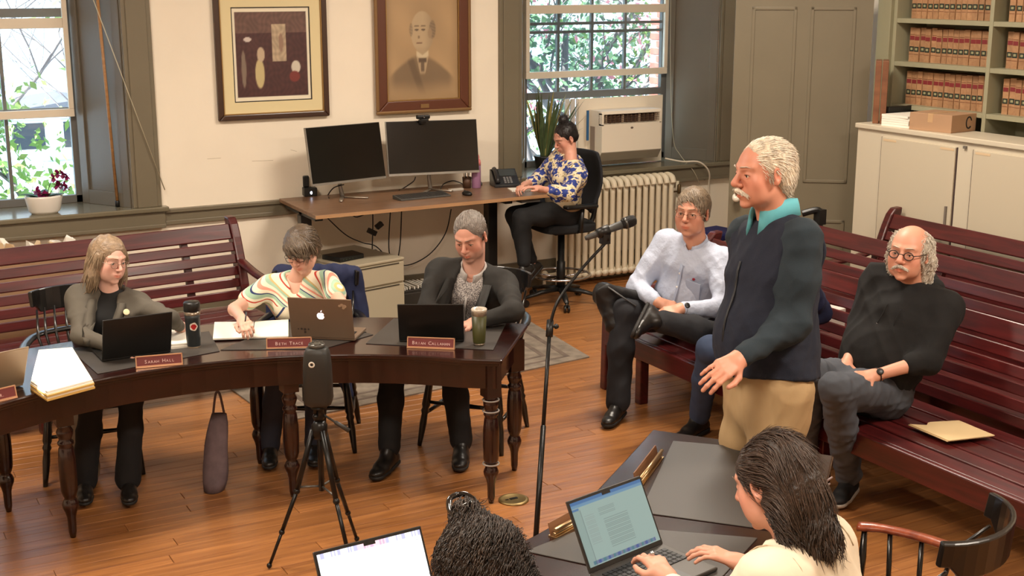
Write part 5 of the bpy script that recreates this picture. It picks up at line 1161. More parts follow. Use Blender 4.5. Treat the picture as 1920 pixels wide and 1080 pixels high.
rings = [rr(.040, .036, 0.0), rr(.056, .05, .012), rr(.061, .054, .03), rr(.058, .052, .18), rr(.053, .047, .235), rr(.044, .040, .255), rr(.040, .036, .258)]
vv = [[bm.verts.new(p) for p in r] for r in rings]; n = len(vv[0])
for a, b_ in zip(vv, vv[1:]):
    for k in range(n): bm.faces.new((a[k], a[(k+1) % n], b_[(k+1) % n], b_[k]))
bm.faces.new(vv[0][::-1]); bm.faces.new(vv[-1]); obj('shell', bm, MOM, mo, smooth=True)
bm = B(); lathe(bm, [(.034, .256), (.036, .268), (.033, .274), (.0, .276)], 20)
for k in range(8): a = k*math.pi/4; box(bm, .026*math.cos(a)-.005, .026*math.sin(a)-.005, .27, .026*math.cos(a)+.005, .026*math.sin(a)+.005, .278)
obj('lens_crown', bm, mat('crown_grey', (84, 82, 76), .35, metal=.3), mo)
bm = B(); lathe(bm, [(.0135, 0), (.0135, .0012), (.0068, .0012), (.0068, 0)], 24, M=TR(-.016, -.0515, .195, 0, R(94)), caps=False); obj('ring_emblem', bm, mat('emblem_white', (225, 222, 210), .4), mo, label='small white ring emblem')
bm = B(); box(bm, -.0625, -.036, .03, -.0575, -.026, .10); obj('side_port', bm, BLACK, mo)
# ================================================================== small things at the benches
fd = thing('manila_folder', 'cream manila folder lying on the front right bench', 'folder', (0, 0, .4285))
q = [atz(*p, .43) for p in [(1703, 797), (1737, 799), (1740, 793), (1795, 790), (1862, 818), (1776, 828)]]
bm = B(); prism(bm, [tuple(p[:2]) for p in q], .0, .004); prism(bm, [tuple(p[:2]+np.array([.004, -.006])) for p in q], .005, .008); obj('folder_sheets', bm, mat('manila', (222, 196, 150), .6), fd)
p = atz(1600, 487, .62); tbx = thing('tissue_box', 'white box with blue end lying on the middle bench, seen through the slats', 'box', (5.36, 5.98, .4285), R(-80))
bm = B(); box(bm, -.20, -.07, 0, .20, .07, .13); obj('carton', bm, mat('box_white', (222, 214, 204), .5), tbx, bev=.004)
bm = B(); box(bm, -.203, -.072, 0.0, -.16, .072, .132); obj('blue_end', bm, mat('box_blue', (40, 52, 140), .5), tbx, label='blue printed end')
wk = thing('walking_frame', 'black folded walker handle standing behind the middle bench', 'walker', (0, 0, 0)); wp = atz(1538, 395, 1.02)
wk.location = (wp[0], wp[1], 0)
bm = B(); tube(bm, [(0, 0, 0.0), (0, 0, .93)], .013, 8); tube(bm, [(-.10, .42, 0.0), (-.10, .42, .93)], .013, 8); tube(bm, [(0, 0, .5), (-.1, .42, .5)], .010, 8); obj('tube_frame', bm, mat('tube_grey', (150, 148, 144), .35, metal=.8), wk, smooth=True)
bm = B(); tube(bm, catmull([(0, 0, .90), (0, 0, 1.0), (-.02, .01, 1.025), (-.10, .06, 1.0)], 4), [.022]*13, 8); box(bm, -.028, -.03, .93, .028, .03, 1.03); obj('grip', bm, BLACK, wk, smooth=False, bev=.006)
bm = B(); tube(bm, [(-.10, .42, .88), (-.1, .42, 1.02)], .02, 8); obj('grip', bm, BLACK, wk, smooth=True)
cu_ = thing('blue_cushion', 'dark blue folded cushion on a white carton below the door knob', 'cushion', (6.30, 7.98, 0), R(10))
cp_ = atz(1345, 427, .42); cu_.location = (cp_[0], cp_[1], 0)
bm = B(); box(bm, -.18, -.18, 0, .18, .18, .34); obj('carton', bm, mat('carton_white', (206, 190, 170), .6), cu_, bev=.004)
bm = B(); box(bm, -.17, -.17, .34, .17, .17, .40); obj('cushion', bm, mat('royal_blue', (26, 32, 96), .8), cu_, bev=.02, seg=3)
hk = aty(1321, 335, YB-.004); hk_ = thing('cord_hook', 'small dark hook on the wall right of the power cord', 'hook', tuple(float(v) for v in hk)); bm = B(); tube(bm, [(0, 0, 0), (0, -.03, 0), (0, -.03, .025)], .006, 6); lathe(bm, [(.014, 0), (.012, .006)], 12, M=TR(0, 0, 0, 0, R(90))); obj('hook', bm, BLKM, hk_)
# bag hanging behind the table under the chairs, beige tote by the left leg
def bag(label, top, bot, w0, w1, m, thick=.07, strap=None):
    top, bot = Vector(top), Vector(bot); r = thing('bag', label, 'bag', (bot.x, bot.y, 0)); bm = B(); prev = None; h = top.z-bot.z
    ux_ = Vector(cr)
    for i in range(9):
        t = i/8; ww = (w0+(w1-w0)*t)*(1-.25*(2*t-1)**4); cz = bot.z+h*t; c = bot.lerp(top, t)-Vector((bot.x, bot.y, 0)); c.z = cz
        th = thick*(1-.75*t)
        ring = [bm.verts.new(c+ux_*ww*math.cos(a)*(1+.06*math.sin(3*a+i))+Vector((-cr[1], cr[0], 0))*th*math.sin(a)) for a in [2*math.pi*k/14 for k in range(14)]]
        if prev:
            for k in range(14): bm.faces.new((prev[k], prev[(k+1) % 14], ring[(k+1) % 14], ring[k]))
        else: bm.faces.new(ring[::-1])
        prev = ring
    bm.faces.new(prev); obj('sack', bm, m, r, smooth=True)
    if strap:
        bm = B(); tp_ = top-Vector((bot.x, bot.y, 0)); tube(bm, catmull([tp_-ux_*w1*.6-Vector((0, 0, .02)), tp_-ux_*w1*.2+Vector((0, 0, .10)), tp_+ux_*w1*.2+Vector((0, 0, .10)), tp_+ux_*w1*.6-Vector((0, 0, .02))], 5), .006, 6); obj('strap', bm, m, r, smooth=True)
    return r
kb_ = 6.35
bg0 = atk(398, 858, 6.55); bag('grey-mauve bag standing on the floor beside the striped-top woman', atk(410, 775, 6.55), (bg0[0], bg0[1], .002), .07, .05, mat('mauve_canvas', (104, 88, 92), .85, var=.2, vscale=20), .06, True)
b1 = atz(150, 905, 0); bag('beige tote bag on the floor under the left part of the curved table', (b1[0]+.02, b1[1]+.02, .36), (b1[0], b1[1], .002), .11, .08, mat('beige_canvas', (138, 118, 96), .85, var=.15), .07, True)
# ================================================================== people: implicit surfaces meshed with surface nets
def V3(*a): return np.array(a, float)
def unit(v): v = np.asarray(v, float); return v/max(1e-9, np.linalg.norm(v))
def rc(a, b, ra, rb, k=0.02, op='+'): return ('rc', np.asarray(a, float), np.asarray(b, float), ra, rb, k, op)
def el(c, r, A=None, k=0.02, op='+'): return ('el', np.asarray(c, float), np.asarray(r, float), np.eye(3) if A is None else np.asarray(A, float), 0, k, op)
def ec(a, b, ra, rb, side, k=0.03, op='+'): return ('ec', np.asarray(a, float), np.asarray(b, float), (ra, rb), unit(side), k, op)
def plane(p, n, k=0.004): return ('pl', np.asarray(p, float), unit(n), 0, 0, k, 'c')      # removes the side the normal points to
def ev(pr, P):
    t = pr[0]
    if t == 'rc':
        a, b = pr[1], pr[2]; ba = b-a; h = np.clip((P-a)@ba/max(1e-12, ba@ba), 0, 1); q = P-a-h[..., None]*ba
        return np.sqrt((q*q).sum(-1))-(pr[3]+(pr[4]-pr[3])*h)
    if t == 'el':
        q = (P-pr[1])@pr[3]; r = pr[2]; k0 = np.sqrt(((q/r)**2).sum(-1)); k1 = np.sqrt(((q/r**2)**2).sum(-1))+1e-9
        return k0*(k0-1)/k1
    if t == 'ec':
        a, b = pr[1], pr[2]; (ra, rb) = pr[3]; s = pr[4]; ba = b-a; L2 = max(1e-12, ba@ba); h = np.clip((P-a)@ba/L2, 0, 1); q = P-a-h[..., None]*ba
        w_ = unit(np.cross(ba, s)) if L2 > 1e-10 else V3(0, 0, 1); s2 = unit(np.cross(w_, ba)); ax = unit(ba)
        rx = ra[0]+(rb[0]-ra[0])*h; ry = ra[1]+(rb[1]-ra[1])*h; m = np.minimum(rx, ry)
        return (np.sqrt(((q@s2)/rx)**2+((q@w_)/ry)**2+((q@ax)/m)**2)-1)*m
    if t == 'pl': return (P-pr[1])@pr[2]
def bbox_of(pr):
    t = pr[0]
    if t == 'rc': r = max(pr[3], pr[4]); return np.minimum(pr[1], pr[2])-r, np.maximum(pr[1], pr[2])+r
    if t == 'el': e = np.sqrt(((pr[3]*pr[2])**2).sum(1)); return pr[1]-e, pr[1]+e
    if t == 'ec': r = max(max(pr[3][0]), max(pr[3][1])); return np.minimum(pr[1], pr[2])-r, np.maximum(pr[1], pr[2])+r
def smin(a, b, k): h = np.maximum(k-np.abs(a-b), 0)/k; return np.minimum(a, b)-h*h*k*0.25
def field_at(prims, P):
    d = np.full(P.shape[:-1], 1.0)
    for pr in prims:
        v = ev(pr, P); k = max(pr[5], 1e-4); op = pr[6]
        d = smin(d, v, k) if op == '+' else -smin(-d, v, k) if op == '-' else -smin(-d, -v, k)
    return d
def sdf_mesh(prims, vox):
    adds = [p for p in prims if p[6] == '+']; bb = [bbox_of(p) for p in adds]
    lo = np.min([b[0] for b in bb], 0)-3*vox; hi = np.max([b[1] for b in bb], 0)+3*vox
    n = np.ceil((hi-lo)/vox).astype(int)+1
    ax = [lo[i]+vox*np.arange(n[i]) for i in range(3)]
    D = np.full(n, 0.5)
    for pr in prims:
        k = max(pr[5], 1e-4)
        if pr[0] == 'pl': i0 = np.zeros(3, int); i1 = n.copy()
        else:
            b0, b1 = bbox_of(pr); pad_ = k+3*vox
            i0 = np.clip(np.floor((b0-pad_-lo)/vox).astype(int), 0, n); i1 = np.clip(np.ceil((b1+pad_-lo)/vox).astype(int)+1, 0, n)
            if np.any(i1 <= i0): continue
        G = np.stack(np.meshgrid(*[ax[i][i0[i]:i1[i]] for i in range(3)], indexing='ij'), -1)
        v = ev(pr, G); sl = tuple(slice(i0[i], i1[i]) for i in range(3)); d = D[sl]
        D[sl] = smin(d, v, k) if pr[6] == '+' else -smin(-d, v, k) if pr[6] == '-' else -smin(-d, -v, k)
    S = D < 0; nx, ny, nz = np.array(D.shape)-1
    cnt = np.zeros((nx, ny, nz), np.int8)
    for dx in (0, 1):
        for dy in (0, 1):
            for dz in (0, 1): cnt += S[dx:dx+nx, dy:dy+ny, dz:dz+nz]
    act = (cnt > 0) & (cnt < 8); idx = np.full((nx, ny, nz), -1, np.int64); ci = np.argwhere(act); m = len(ci); idx[act] = np.arange(m)
    acc = np.zeros((m, 3)); w = np.zeros(m)
    for a in range(3):
        o1, o2 = [i for i in range(3) if i != a]
        for p in (0, 1):
            for q in (0, 1):
                s = np.zeros(3, int); s[o1] = p; s[o2] = q; e = s.copy(); e[a] = 1
                A = D[tuple((ci+s).T)]; Bv = D[tuple((ci+e).T)]; cr_ = (A < 0) != (Bv < 0); t = np.where(cr_, A/(A-Bv+1e-12), 0)
                pt = s[None, :].astype(float).repeat(m, 0); pt[:, a] += t
                acc += pt*cr_[:, None]; w += cr_
    co = lo+vox*(ci+acc/np.maximum(w, 1)[:, None]); faces = []
    for a in range(3):
        o1, o2 = [(1, 2), (2, 0), (0, 1)][a]
        sA = [slice(None)]*3; sB = [slice(None)]*3; sA[a] = slice(0, -1); sB[a] = slice(1, None)
        cr_ = S[tuple(sA)] != S[tuple(sB)]; e = np.argwhere(cr_)
        e = e[(e[:, o1] > 0) & (e[:, o2] > 0) & (e[:, o1] < D.shape[o1]-1) & (e[:, o2] < D.shape[o2]-1)]
        def cell(d1, d2): c = e.copy(); c[:, o1] += d1; c[:, o2] += d2; return idx[tuple(c.T)]
        q = np.stack([cell(-1, -1), cell(0, -1), cell(0, 0), cell(-1, 0)], 1); inside = S[tuple(e.T)]
        q[~inside] = q[~inside][:, ::-1]; faces.append(q)
    F = np.concatenate(faces); F = F[(F >= 0).all(1)]
    return co, F
def vnormals(co, F):
    n = np.cross(co[F[:, 2]]-co[F[:, 0]], co[F[:, 3]]-co[F[:, 1]]); N = np.zeros_like(co)
    for j in range(4): np.add.at(N, F[:, j], n)
    return N/np.maximum(1e-12, np.linalg.norm(N, axis=1))[:, None]
def folds(co, N, amp, scale=1.0, seed=0, axis=None, lo=None):
    r = np.random.default_rng(seed); d = np.zeros(len(co)); P = co*scale
    for i in range(5):
        f = r.normal(size=3); f = f/np.linalg.norm(f)*(16+13*i)
        if axis is not None: f = f-0.75*np.dot(f, axis)*np.asarray(axis)
        g = r.normal(size=3)*9
        s = np.sin(P@f+2.2*np.sin(P@g+r.uniform(0, 6))+r.uniform(0, 6)); d += (1-np.abs(s)*1.6)*(0.6**i)
    return co+N*(d*amp/2.0)[:, None]
def np_mesh(name, co, F, m, parent, base, col=None, smooth=True, attrs=None):
    me = bpy.data.meshes.new(name); co = co-np.asarray(base)[None, :]
    F = np.asarray(F); nf = len(F); s = F.shape[1]
    me.vertices.add(len(co)); me.vertices.foreach_set('co', co.astype(np.float32).ravel())
    me.loops.add(nf*s); me.loops.foreach_set('vertex_index', F.astype(np.int32).ravel())
    me.polygons.add(nf); me.polygons.foreach_set('loop_start', (np.arange(nf)*s).astype(np.int32)); me.polygons.foreach_set('loop_total', np.full(nf, s, np.int32))
    me.update(calc_edges=True); me.validate()
    if smooth: me.shade_smooth()
    if col is not None:
        a = me.color_attributes.new('Col', 'FLOAT_COLOR', 'POINT'); a.data.foreach_set('color', np.concatenate([col, np.ones((len(col), 1))], 1).astype(np.float32).ravel())
    if attrs:
        for k, v in attrs.items():
            a = me.attributes.new(k, 'FLOAT_VECTOR', 'POINT'); a.data.foreach_set('vector', v.astype(np.float32).ravel())
    me.materials.append(m)
    o = bpy.data.objects.new(name, me); COL.objects.link(o); o.parent = parent; return o
def on_ray(px, py, parent, L, sign, tagn=''):
    d = unit(ray(px, py)); oc = CAM-parent; b = d@oc; c = oc@oc-L*L; disc = b*b-c
    if disc < 0:
        print('reach', tagn, 'short by %.3f' % (math.sqrt(c+L*L-b*b)-L)); t = -b
    else: t = -b+sign*math.sqrt(disc)
    return CAM+d*t
# ------------------------------------------------------------------ hand
def hand_prims(wr, fd, nd, sd, curl=0.5, spread=0.0, s=1.0, curls=None, thumb=0.5):
    """wr wrist, fd finger direction, nd palm normal (palm side), sd thumb side"""
    fd = unit(fd); sd = unit(sd-fd*(sd@fd)); nd2 = np.cross(fd, sd); nd = nd2 if nd2@nd > 0 else -nd2
    out = []; w = [0.028, 0.0095, -0.009, -0.027]; L = [0.088, 0.092, 0.088, 0.080]; fl = [(.040, .024, .019), (.045, .028, .020), (.042, .026, .019), (.032, .020, .017)]; rr_ = [.0088, .0090, .0084, .0074]
    for i in range(4):
        b0 = wr+sd*w[i]*0.62*s; kn = wr+fd*L[i]*s+sd*w[i]*s
        out.append(rc(b0, kn, .0135*s, .0108*s, .012))
    fing = []
    for i in range(4):
        kn = wr+fd*L[i]*s+sd*w[i]*s; c = curls[i] if curls else curl; a = c*0.75; p = kn; r = rr_[i]*s
        for j, l in enumerate(fl[i]):
            dd = fd*math.cos(a)+nd*math.sin(a)+sd*spread*(1.5-i)*.12; dd = unit(dd); q = p+dd*l*s
            fing.append(rc(p, q, r, r*.93, .0045 if j else .008)); p = q; r *= .93; a += c*(1.0 if j == 0 else .7)
    tb_ = wr+sd*.018*s+fd*.018*s; t1 = tb_+unit(sd*.75+fd*.62+nd*.35)*.042*s; t2 = t1+unit(fd*.86+sd*(.42-.5*thumb)+nd*.45*thumb)*.031*s; t3 = t2+unit(fd*.9+sd*(.1-.4*thumb)+nd*.4*thumb)*.024*s
    out += [rc(tb_, t1, .0150*s, .0115*s, .012), rc(t1, t2, .0108*s, .0098*s, .005), rc(t2, t3, .0098*s, .0082*s, .004)]
    return out+fing
# ------------------------------------------------------------------ head
def frame(az, pitch=0, roll=0):
    f = V3(math.cos(R(az)), math.sin(R(az)), 0); r = V3(math.sin(R(az)), -math.cos(R(az)), 0); u = V3(0, 0, 1)
    p = R(pitch); f2 = f*math.cos(p)+u*math.sin(p); u2 = u*math.cos(p)-f*math.sin(p)
    q = R(roll); r3 = r*math.cos(q)+u2*math.sin(q); u3 = u2*math.cos(q)-r*math.sin(q)
    return np.stack([r3, f2, u3], 1)          # columns right, forward, up
def head_prims(c, A, neck, s=1.0, fem=0.0, openness=1.0, jaw=1.0, nose=1.0, neck_r=None, full=0.0):
    def T(x, y, z): return c+A@(V3(x, y, z)*s)
    def E(x, y, z, rx, ry, rz, k=.02, op='+', Rm=None): return el(T(x, y, z), V3(rx, ry, rz)*s, A if Rm is None else A@Rm, k*s, op)
    def C(a, b, ra, rb, k=.01, op='+'): return rc(T(*a), T(*b), ra*s, rb*s, k*s, op)
    fw = 1-.05*fem; P = [E(0, -.018, .036, .076, .094, .080), E(0, .030, .004, .063*fw, .060, .083, .025), E(0, .028, -.068, .052*fw*jaw*(1+.1*full), .053, .045, .03), E(0, .074, -.098, .021*jaw, .017, .015, .02)]
    for sg in (-1, 1):
        P += [E(sg*.043*fw, .056, -.024, .023+.004*full, .022, .027, .02), C((sg*.012, .084+.002*(1-fem), .030), (sg*.046, .066, .032), .0085, .007, .014), E(sg*.040, .040, -.062, .022, .03, .03, .03)]
    P += [C((0, .087, .020), (0, .1075*1+.004*nose, -.020), .0065, .0110*nose, .010), E(0, .1075+.004*nose, -.024, .0115*nose, .010, .0095, .006)]
    for sg in (-1, 1): P += [E(sg*.0125*nose, .0985, -.028, .0080, .0095, .0075, .006)]
    P += [E(0, .079, -.060, .027, .019, .021, .018)]
    P += [C((-.020, .0885, -.0575), (0, .0985, -.0548), .0030, .0058, .004), C((.020, .0885, -.0575), (0, .0985, -.0548), .0030, .0058, .004), C((-.017, .0885, -.0640), (0, .0970, -.0665), .0032, .0066, .004), C((.017, .0885, -.0640), (0, .0970, -.0665), .0032, .0066, .004)]
    P += [C((-.021, .0945, -.0607), (.021, .0945, -.0607), .0012, .0012, .003, '-')]
    for sg in (-1, 1):
        P += [E(sg*.0315, .094, .006, .0165, .014, .0125, .012, '-'), E(sg*.0315, .0725, .0055, .0142, .0142, .0142, .005)]
        P += [E(sg*.0315, .0885, .0035, .0125, .010, .0022+.0044*openness, .003, '-')]
        Re = np.array(Matrix.Rotation(sg*R(-22), 3, 'Z') @ Matrix.Rotation(R(-10), 3, 'X'))
        P += [E(sg*.079, -.010, -.002, .0075, .019, .031, .006, '+', Re), E(sg*.0855, -.006, .001, .006, .011, .019, .004, '-', Re), E(sg*.079, -.004, -.027, .007, .009, .010, .006)]
        P += [E(sg*.006, .1035, -.0335, .0028, .0045, .0025, .002, '-')]
    nr = neck_r or (.056-.008*fem)
    P += [rc(T(0, -.022, -.065), neck+A[:, 1]*.0, nr*s, nr*1.08*s, .03)]
    return P
def skin_col(co, c, A, s, base, lip=(.9, .55, .5), beard=None, flush=1.0, makeup=0.0):
    L = (co-c)@A/s; col = np.tile(np.array(srgb(*base)[:3]), (len(co), 1))
    def g(x, y, z, rx, ry, rz): return np.exp(-(((L[:, 0]-x)/rx)**2+((L[:, 1]-y)/ry)**2+((L[:, 2]-z)/rz)**2))
    inh = (np.linalg.norm(L, axis=1) < .2)*1.0
    red = (g(.046, .06, -.025, .03, .04, .028)+g(-.046, .06, -.025, .03, .04, .028)+.9*g(0, .11, -.02, .02, .03, .022)+.7*g(.082, 0, 0, .02, .04, .05)+.7*g(-.082, 0, 0, .02, .04, .05)+.35*g(0, .08, .07, .05, .05, .03))*inh*flush
    col = col*(1-red[:, None]*np.array([.01, .15, .15])[None, :])
    lp = np.exp(-((L[:, 0]/.021)**4+((L[:, 2]+.0612)/.0090)**4))*(L[:, 1] > .082)*inh
    col = col*(1-lp[:, None])+col*np.array(lip)[None, :]*lp[:, None]
    if beard is not None:
        b = np.clip(sm(-.035, -.055, L[:, 2])*sm(-.02, .02, L[:, 1])*(1-lp)*inh, 0, 1)*.35; col = lay(col, srgb(*beard)[:3], b)
    ln = (g(.0315, .09, .018, .016, .03, .0035)+g(-.0315, .09, .018, .016, .03, .0035))*.18*inh
    return col*(1-ln[:, None])
SKIN = {}
def skin_mat():
    m = mat('skin', (200, 150, 120), 0.5, attr='Col', bump=0.02, bscale=220); m.node_tree.nodes['Principled BSDF'].inputs['Subsurface Weight'].default_value = 0.06
    m.node_tree.nodes['Principled BSDF'].inputs['Subsurface Radius'].default_value = (.01, .004, .002); return m
def hair_mat(name, c, rough=.5):
    if name in MATS: return MATS[name]
    m = mat(name, c, rough, bump=.35, bscale=140, var=.28, vscale=60); return m
# ------------------------------------------------------------------ locks of hair
def locks(name, co, N, comb, n, L, r, m, parent, base, seed=1, steps=7, curl=0.0, cf_=40.0, mask=None, hug=0.25, lift=.0006, jitter=.10):
    rg_ = np.random.default_rng(seed); idx = np.arange(len(co))
    if mask is not None: idx = idx[mask(co)]
    if len(idx) == 0: return None
    pick = rg_.choice(idx, n); P = co[pick]+N[pick]*lift; nn = N[pick]; LL = L*rg_.uniform(.6, 1.25, n)[:, None]
    ph = rg_.uniform(0, 6.28, n); path = [P]; tcur = None; q = P.copy(); jit = rg_.normal(0, jitter, (n, 3))
    for s in range(steps):
        g = comb(q)+jit*.6; t = g-nn*(g*nn).sum(1)[:, None]*(1-.15); t /= np.maximum(1e-9, np.linalg.norm(t, axis=1))[:, None]
        t = t-nn*hug*(s/steps); t /= np.linalg.norm(t, axis=1)[:, None]; q = q+t*LL/steps; path.append(q.copy())
    path = np.stack(path, 1)
    T = np.gradient(path, axis=1); T /= np.maximum(1e-9, np.linalg.norm(T, axis=2))[..., None]
    U = np.cross(T, nn[:, None, :]); U /= np.maximum(1e-9, np.linalg.norm(U, axis=2))[..., None]; W = np.cross(T, U)
    if curl:
        tt = np.linspace(0, 1, steps+1)[None, :]; an = ph[:, None]+tt*LL*cf_*6.28
        path = path+curl*(U*np.cos(an)[..., None]+W*np.sin(an)[..., None])
        T = np.gradient(path, axis=1); T /= np.maximum(1e-9, np.linalg.norm(T, axis=2))[..., None]; U = np.cross(T, nn[:, None, :]); U /= np.maximum(1e-9, np.linalg.norm(U, axis=2))[..., None]; W = np.cross(T, U)
    tt = np.linspace(0, 1, steps+1); rad = r*np.sin(np.pi*(0.18+0.80*tt))**.7; rad = rad[None, :]*rg_.uniform(.6, 1.3, n)[:, None]
    ring = []
    for k in range(4):
        a = k*math.pi/2; ring.append(path+(U*math.cos(a)*1.25+W*math.sin(a)*.8)*rad[..., None])
    V_ = np.stack(ring, 2).reshape(-1, 3); S = steps+1; F = []
    b = (np.arange(n)[:, None]*S+np.arange(steps)[None, :]).ravel()*4
    for k in range(4): F.append(np.stack([b+k, b+(k+1) % 4, b+4+(k+1) % 4, b+4+k], 1))
    return np_mesh(name, V_, np.concatenate(F), m, parent, base)
# ------------------------------------------------------------------ the person builder
SHOE = mat('shoe_leather', (26, 23, 21), .35, bump=.05, bscale=90); SOLE = mat('shoe_sole', (30, 27, 25), .7)
def add_shoe(pers, base, ankle, toe_dir, m=SHOE, sm_=SOLE, s=1.0, flat=True, laces=True, up=None, name='shoe', ph=.085):
    f = unit(toe_dir); u = unit(up if up is not None else V3(0, 0, 1)); 
    if flat and up is None: f = unit(f-u*(f@u))
    u = unit(u-f*(u@f)); r = np.cross(f, u); A = np.stack([r, f, u], 1); g = ankle-u*ph*s
    def T(x, y, z): return g+A@(V3(x, y, z)*s)
    P = [ec(T(0, -.055, .035), T(0, .10, .032), (.037*s, .034*s), (.044*s, .030*s), r, .02), el(T(0, .155, .028), V3(.041, .055, .026)*s, A, .03), ec(T(0, -.03, .06), T(0, .02, .095), (.036*s, .045*s), (.036*s, .042*s), r, .02), rc(T(0, .02, .07), T(0, .11, .045), .034*s, .026*s, .03), plane(T(0, 0, .012), -u)]
    co, F = sdf_mesh(P, .007); o = np_mesh(name, co, F, m, pers, base)
    P = [ec(T(0, -.055, .012), T(0, .09, .012), (.040*s, .035*s), (.047*s, .035*s), r, .02), el(T(0, .15, .014), V3(.045, .062, .03)*s, A, .03), plane(T(0, 0, .020), u, .002), plane(T(0, 0, .0), -u, .002)]
    co, F = sdf_mesh(P, .006); np_mesh('sole', co, F, sm_, o, base)
    if laces:
        bm = B()
        for k in range(4):
            y = .035+.022*k; z = .104-.014*k; tube(bm, [tuple(T(-.018, y-.006, z)-base), tuple(T(0, y, z+.006)-base), tuple(T(.018, y+.006, z)-base)], .0022*s, 5); tube(bm, [tuple(T(.018, y-.006, z)-base), tuple(T(0, y, z+.006)-base), tuple(T(-.018, y+.006, z)-base)], .0022*s, 5)
        obj('laces', bm, m, o, smooth=True)
    return o
def surf(prims, p, d, n=60, step=.9, far=.35):
    """point where a ray from p+d*far towards p first meets the field"""
    q = p+d*far
    for _ in range(n):
        v = float(field_at(prims, q[None, :])[0])
        if v < .0006: break
        q = q-d*max(v*step, .0005)
    return q
def person(label, spec):
    S = spec; s = S.get('s', 1.0); az = S['az']; fem = S.get('fem', 0.0); g = S.get('girth', 1.0); belly = S.get('belly', 0.0)
    pel = np.array(S['pelvis'], float)
    base = V3(pel[0], pel[1], 0.0)
    root = thing('person', label, 'person', tuple(base))
    nk = np.array(S['neckw'], float) if 'neckw' in S else on_ray(*S['neck'][:2], pel, .50*s*S.get('torso', 1.0), S['neck'][2], 'neck')
    hd = np.array(S['headw'], float) if 'headw' in S else on_ray(*S['head'][:2], nk, .180*s, S['head'][2], 'head')
    if 'neckw' in S: print('torso length', np.linalg.norm(nk-pel), 'neck-head', np.linalg.norm(hd-nk))
    up = unit(nk-pel); f0 = V3(math.cos(R(az)), math.sin(R(az)), 0); right = unit(np.cross(f0, up)); fwd = unit(np.cross(up, right))
    paz = S.get('paz', az); pf = V3(math.cos(R(paz)), math.sin(R(paz)), 0); pr_r = V3(math.sin(R(paz)), -math.cos(R(paz)), 0)
    sw = (.185-.022*fem)*s*S.get('sw', 1.0)
    J = {'nk': nk, 'hd': hd, 'pel': pel}
    for sd_, sg in (('L', -1), ('R', 1)):
        sh = nk-up*.055*s+right*sg*sw+fwd*S.get('shf', .01)
        J['sh'+sd_] = sh
        e = S['elb'+sd_]; J['el'+sd_] = on_ray(e[0], e[1], sh, .285*s, e[2], 'elbow'+sd_) if e[0] > 20 else np.array(e, float)
        w_ = S['wri'+sd_]; J['wr'+sd_] = on_ray(w_[0], w_[1], J['el'+sd_], .255*s, w_[2], 'wrist'+sd_) if w_[0] > 20 else np.array(w_, float)
        hp = pel+pr_r*sg*.085*s+pf*.01
        J['hp'+sd_] = hp
        if 'knee'+sd_ in S:
            k_ = S['knee'+sd_]; J['kn'+sd_] = on_ray(k_[0], k_[1], hp, .43*s, k_[2], 'knee'+sd_) if len(k_) == 3 and k_[0] > 20 else np.array(k_, float)
            a_ = S['ank'+sd_]
            if a_ is None: pass
            elif len(a_) == 4: J['an'+sd_] = on_ray(a_[0], a_[1], J['kn'+sd_], .42*s, a_[2], 'ankle'+sd_)
            else: J['an'+sd_] = np.array(a_, float)
            print(label[:24], sd_, 'shin %.2f' % np.linalg.norm(J['an'+sd_]-J['kn'+sd_]), 'thigh %.2f' % np.linalg.norm(J['kn'+sd_]-hp), 'knee', np.round(J['kn'+sd_], 2), 'ank', np.round(J['an'+sd_], 2))
    print(label[:24], 'pel', np.round(pel, 2), 'neck', np.round(nk, 2), 'head', np.round(hd, 2), 'el', np.round(J['elL'], 2), np.round(J['elR'], 2), 'wr', np.round(J['wrL'], 2), np.round(J['wrR'], 2))
    H = S.get('hazp', (az, 0, 0)); A = frame(*H); hs = s*S.get('hs', 1.0)
    # torso prims with an offset
    def torso(o, low=True):
        wst = pel+up*.20*s; chs = pel+up*.36*s
        P = [ec(pel+up*(.0), wst, ((.150+.012*fem)*s*g+o, .112*s*g+o), (.138*s*g*(1-.08*fem)+o, .102*s*g+o), right, .05), ec(wst, chs+fwd*.01, (.138*s*g*(1-.08*fem)+o, .102*s*g+o), (.155*s*g**.5+o, .108*s*g**.5+o), right, .06),
             ec(chs+fwd*.005, nk-up*.085*s-fwd*.005, (.155*s*g**.5+o, .105*s*g**.5+o), (.125*s+o, .078*s+o), right, .06),
             rc(nk-up*.088*s-right*sw*.78, nk-up*.088*s+right*sw*.78, .058*s+o, .058*s+o, .06), rc(nk-up*.048*s, nk-up*.085*s-right*sw*.8, .046*s+o, .048*s+o, .04), rc(nk-up*.048*s, nk-up*.085*s+right*sw*.8, .046*s+o, .048*s+o, .04)]
        if belly: P.append(el(pel+up*.16*s+fwd*(.05+.03*belly)*s, V3(.125*g+.02*belly, .085+.03*belly, .14)*s+o, np.stack([right, fwd, up], 1), .07))
        if fem:
            for sg in (-1, 1): P.append(el(pel+up*.335*s+fwd*.085*s+right*sg*.07*s, V3(.060, .045, .058)*s*fem+o, np.stack([right, fwd, up], 1), .05))
        return P
    def arm(sd_, o, o2=None, end=1.0, k=.03):
        sh, e, w_ = J['sh'+sd_], J['el'+sd_], J['wr'+sd_]; o2 = o if o2 is None else o2; f_ = 1-.14*fem
        P = [rc(sh, sh.copy()+(e-sh)*.5, .055*s*f_+o, .047*s*f_+o, .05), rc(sh+(e-sh)*.5, e, .047*s*f_+o, .041*s*f_+o, k)]
        if end > 0: P.append(rc(e, e+(w_-e)*end, .041*s*f_+o, (.041+(.027-.041)*end)*s*f_+o2, k))
        return P
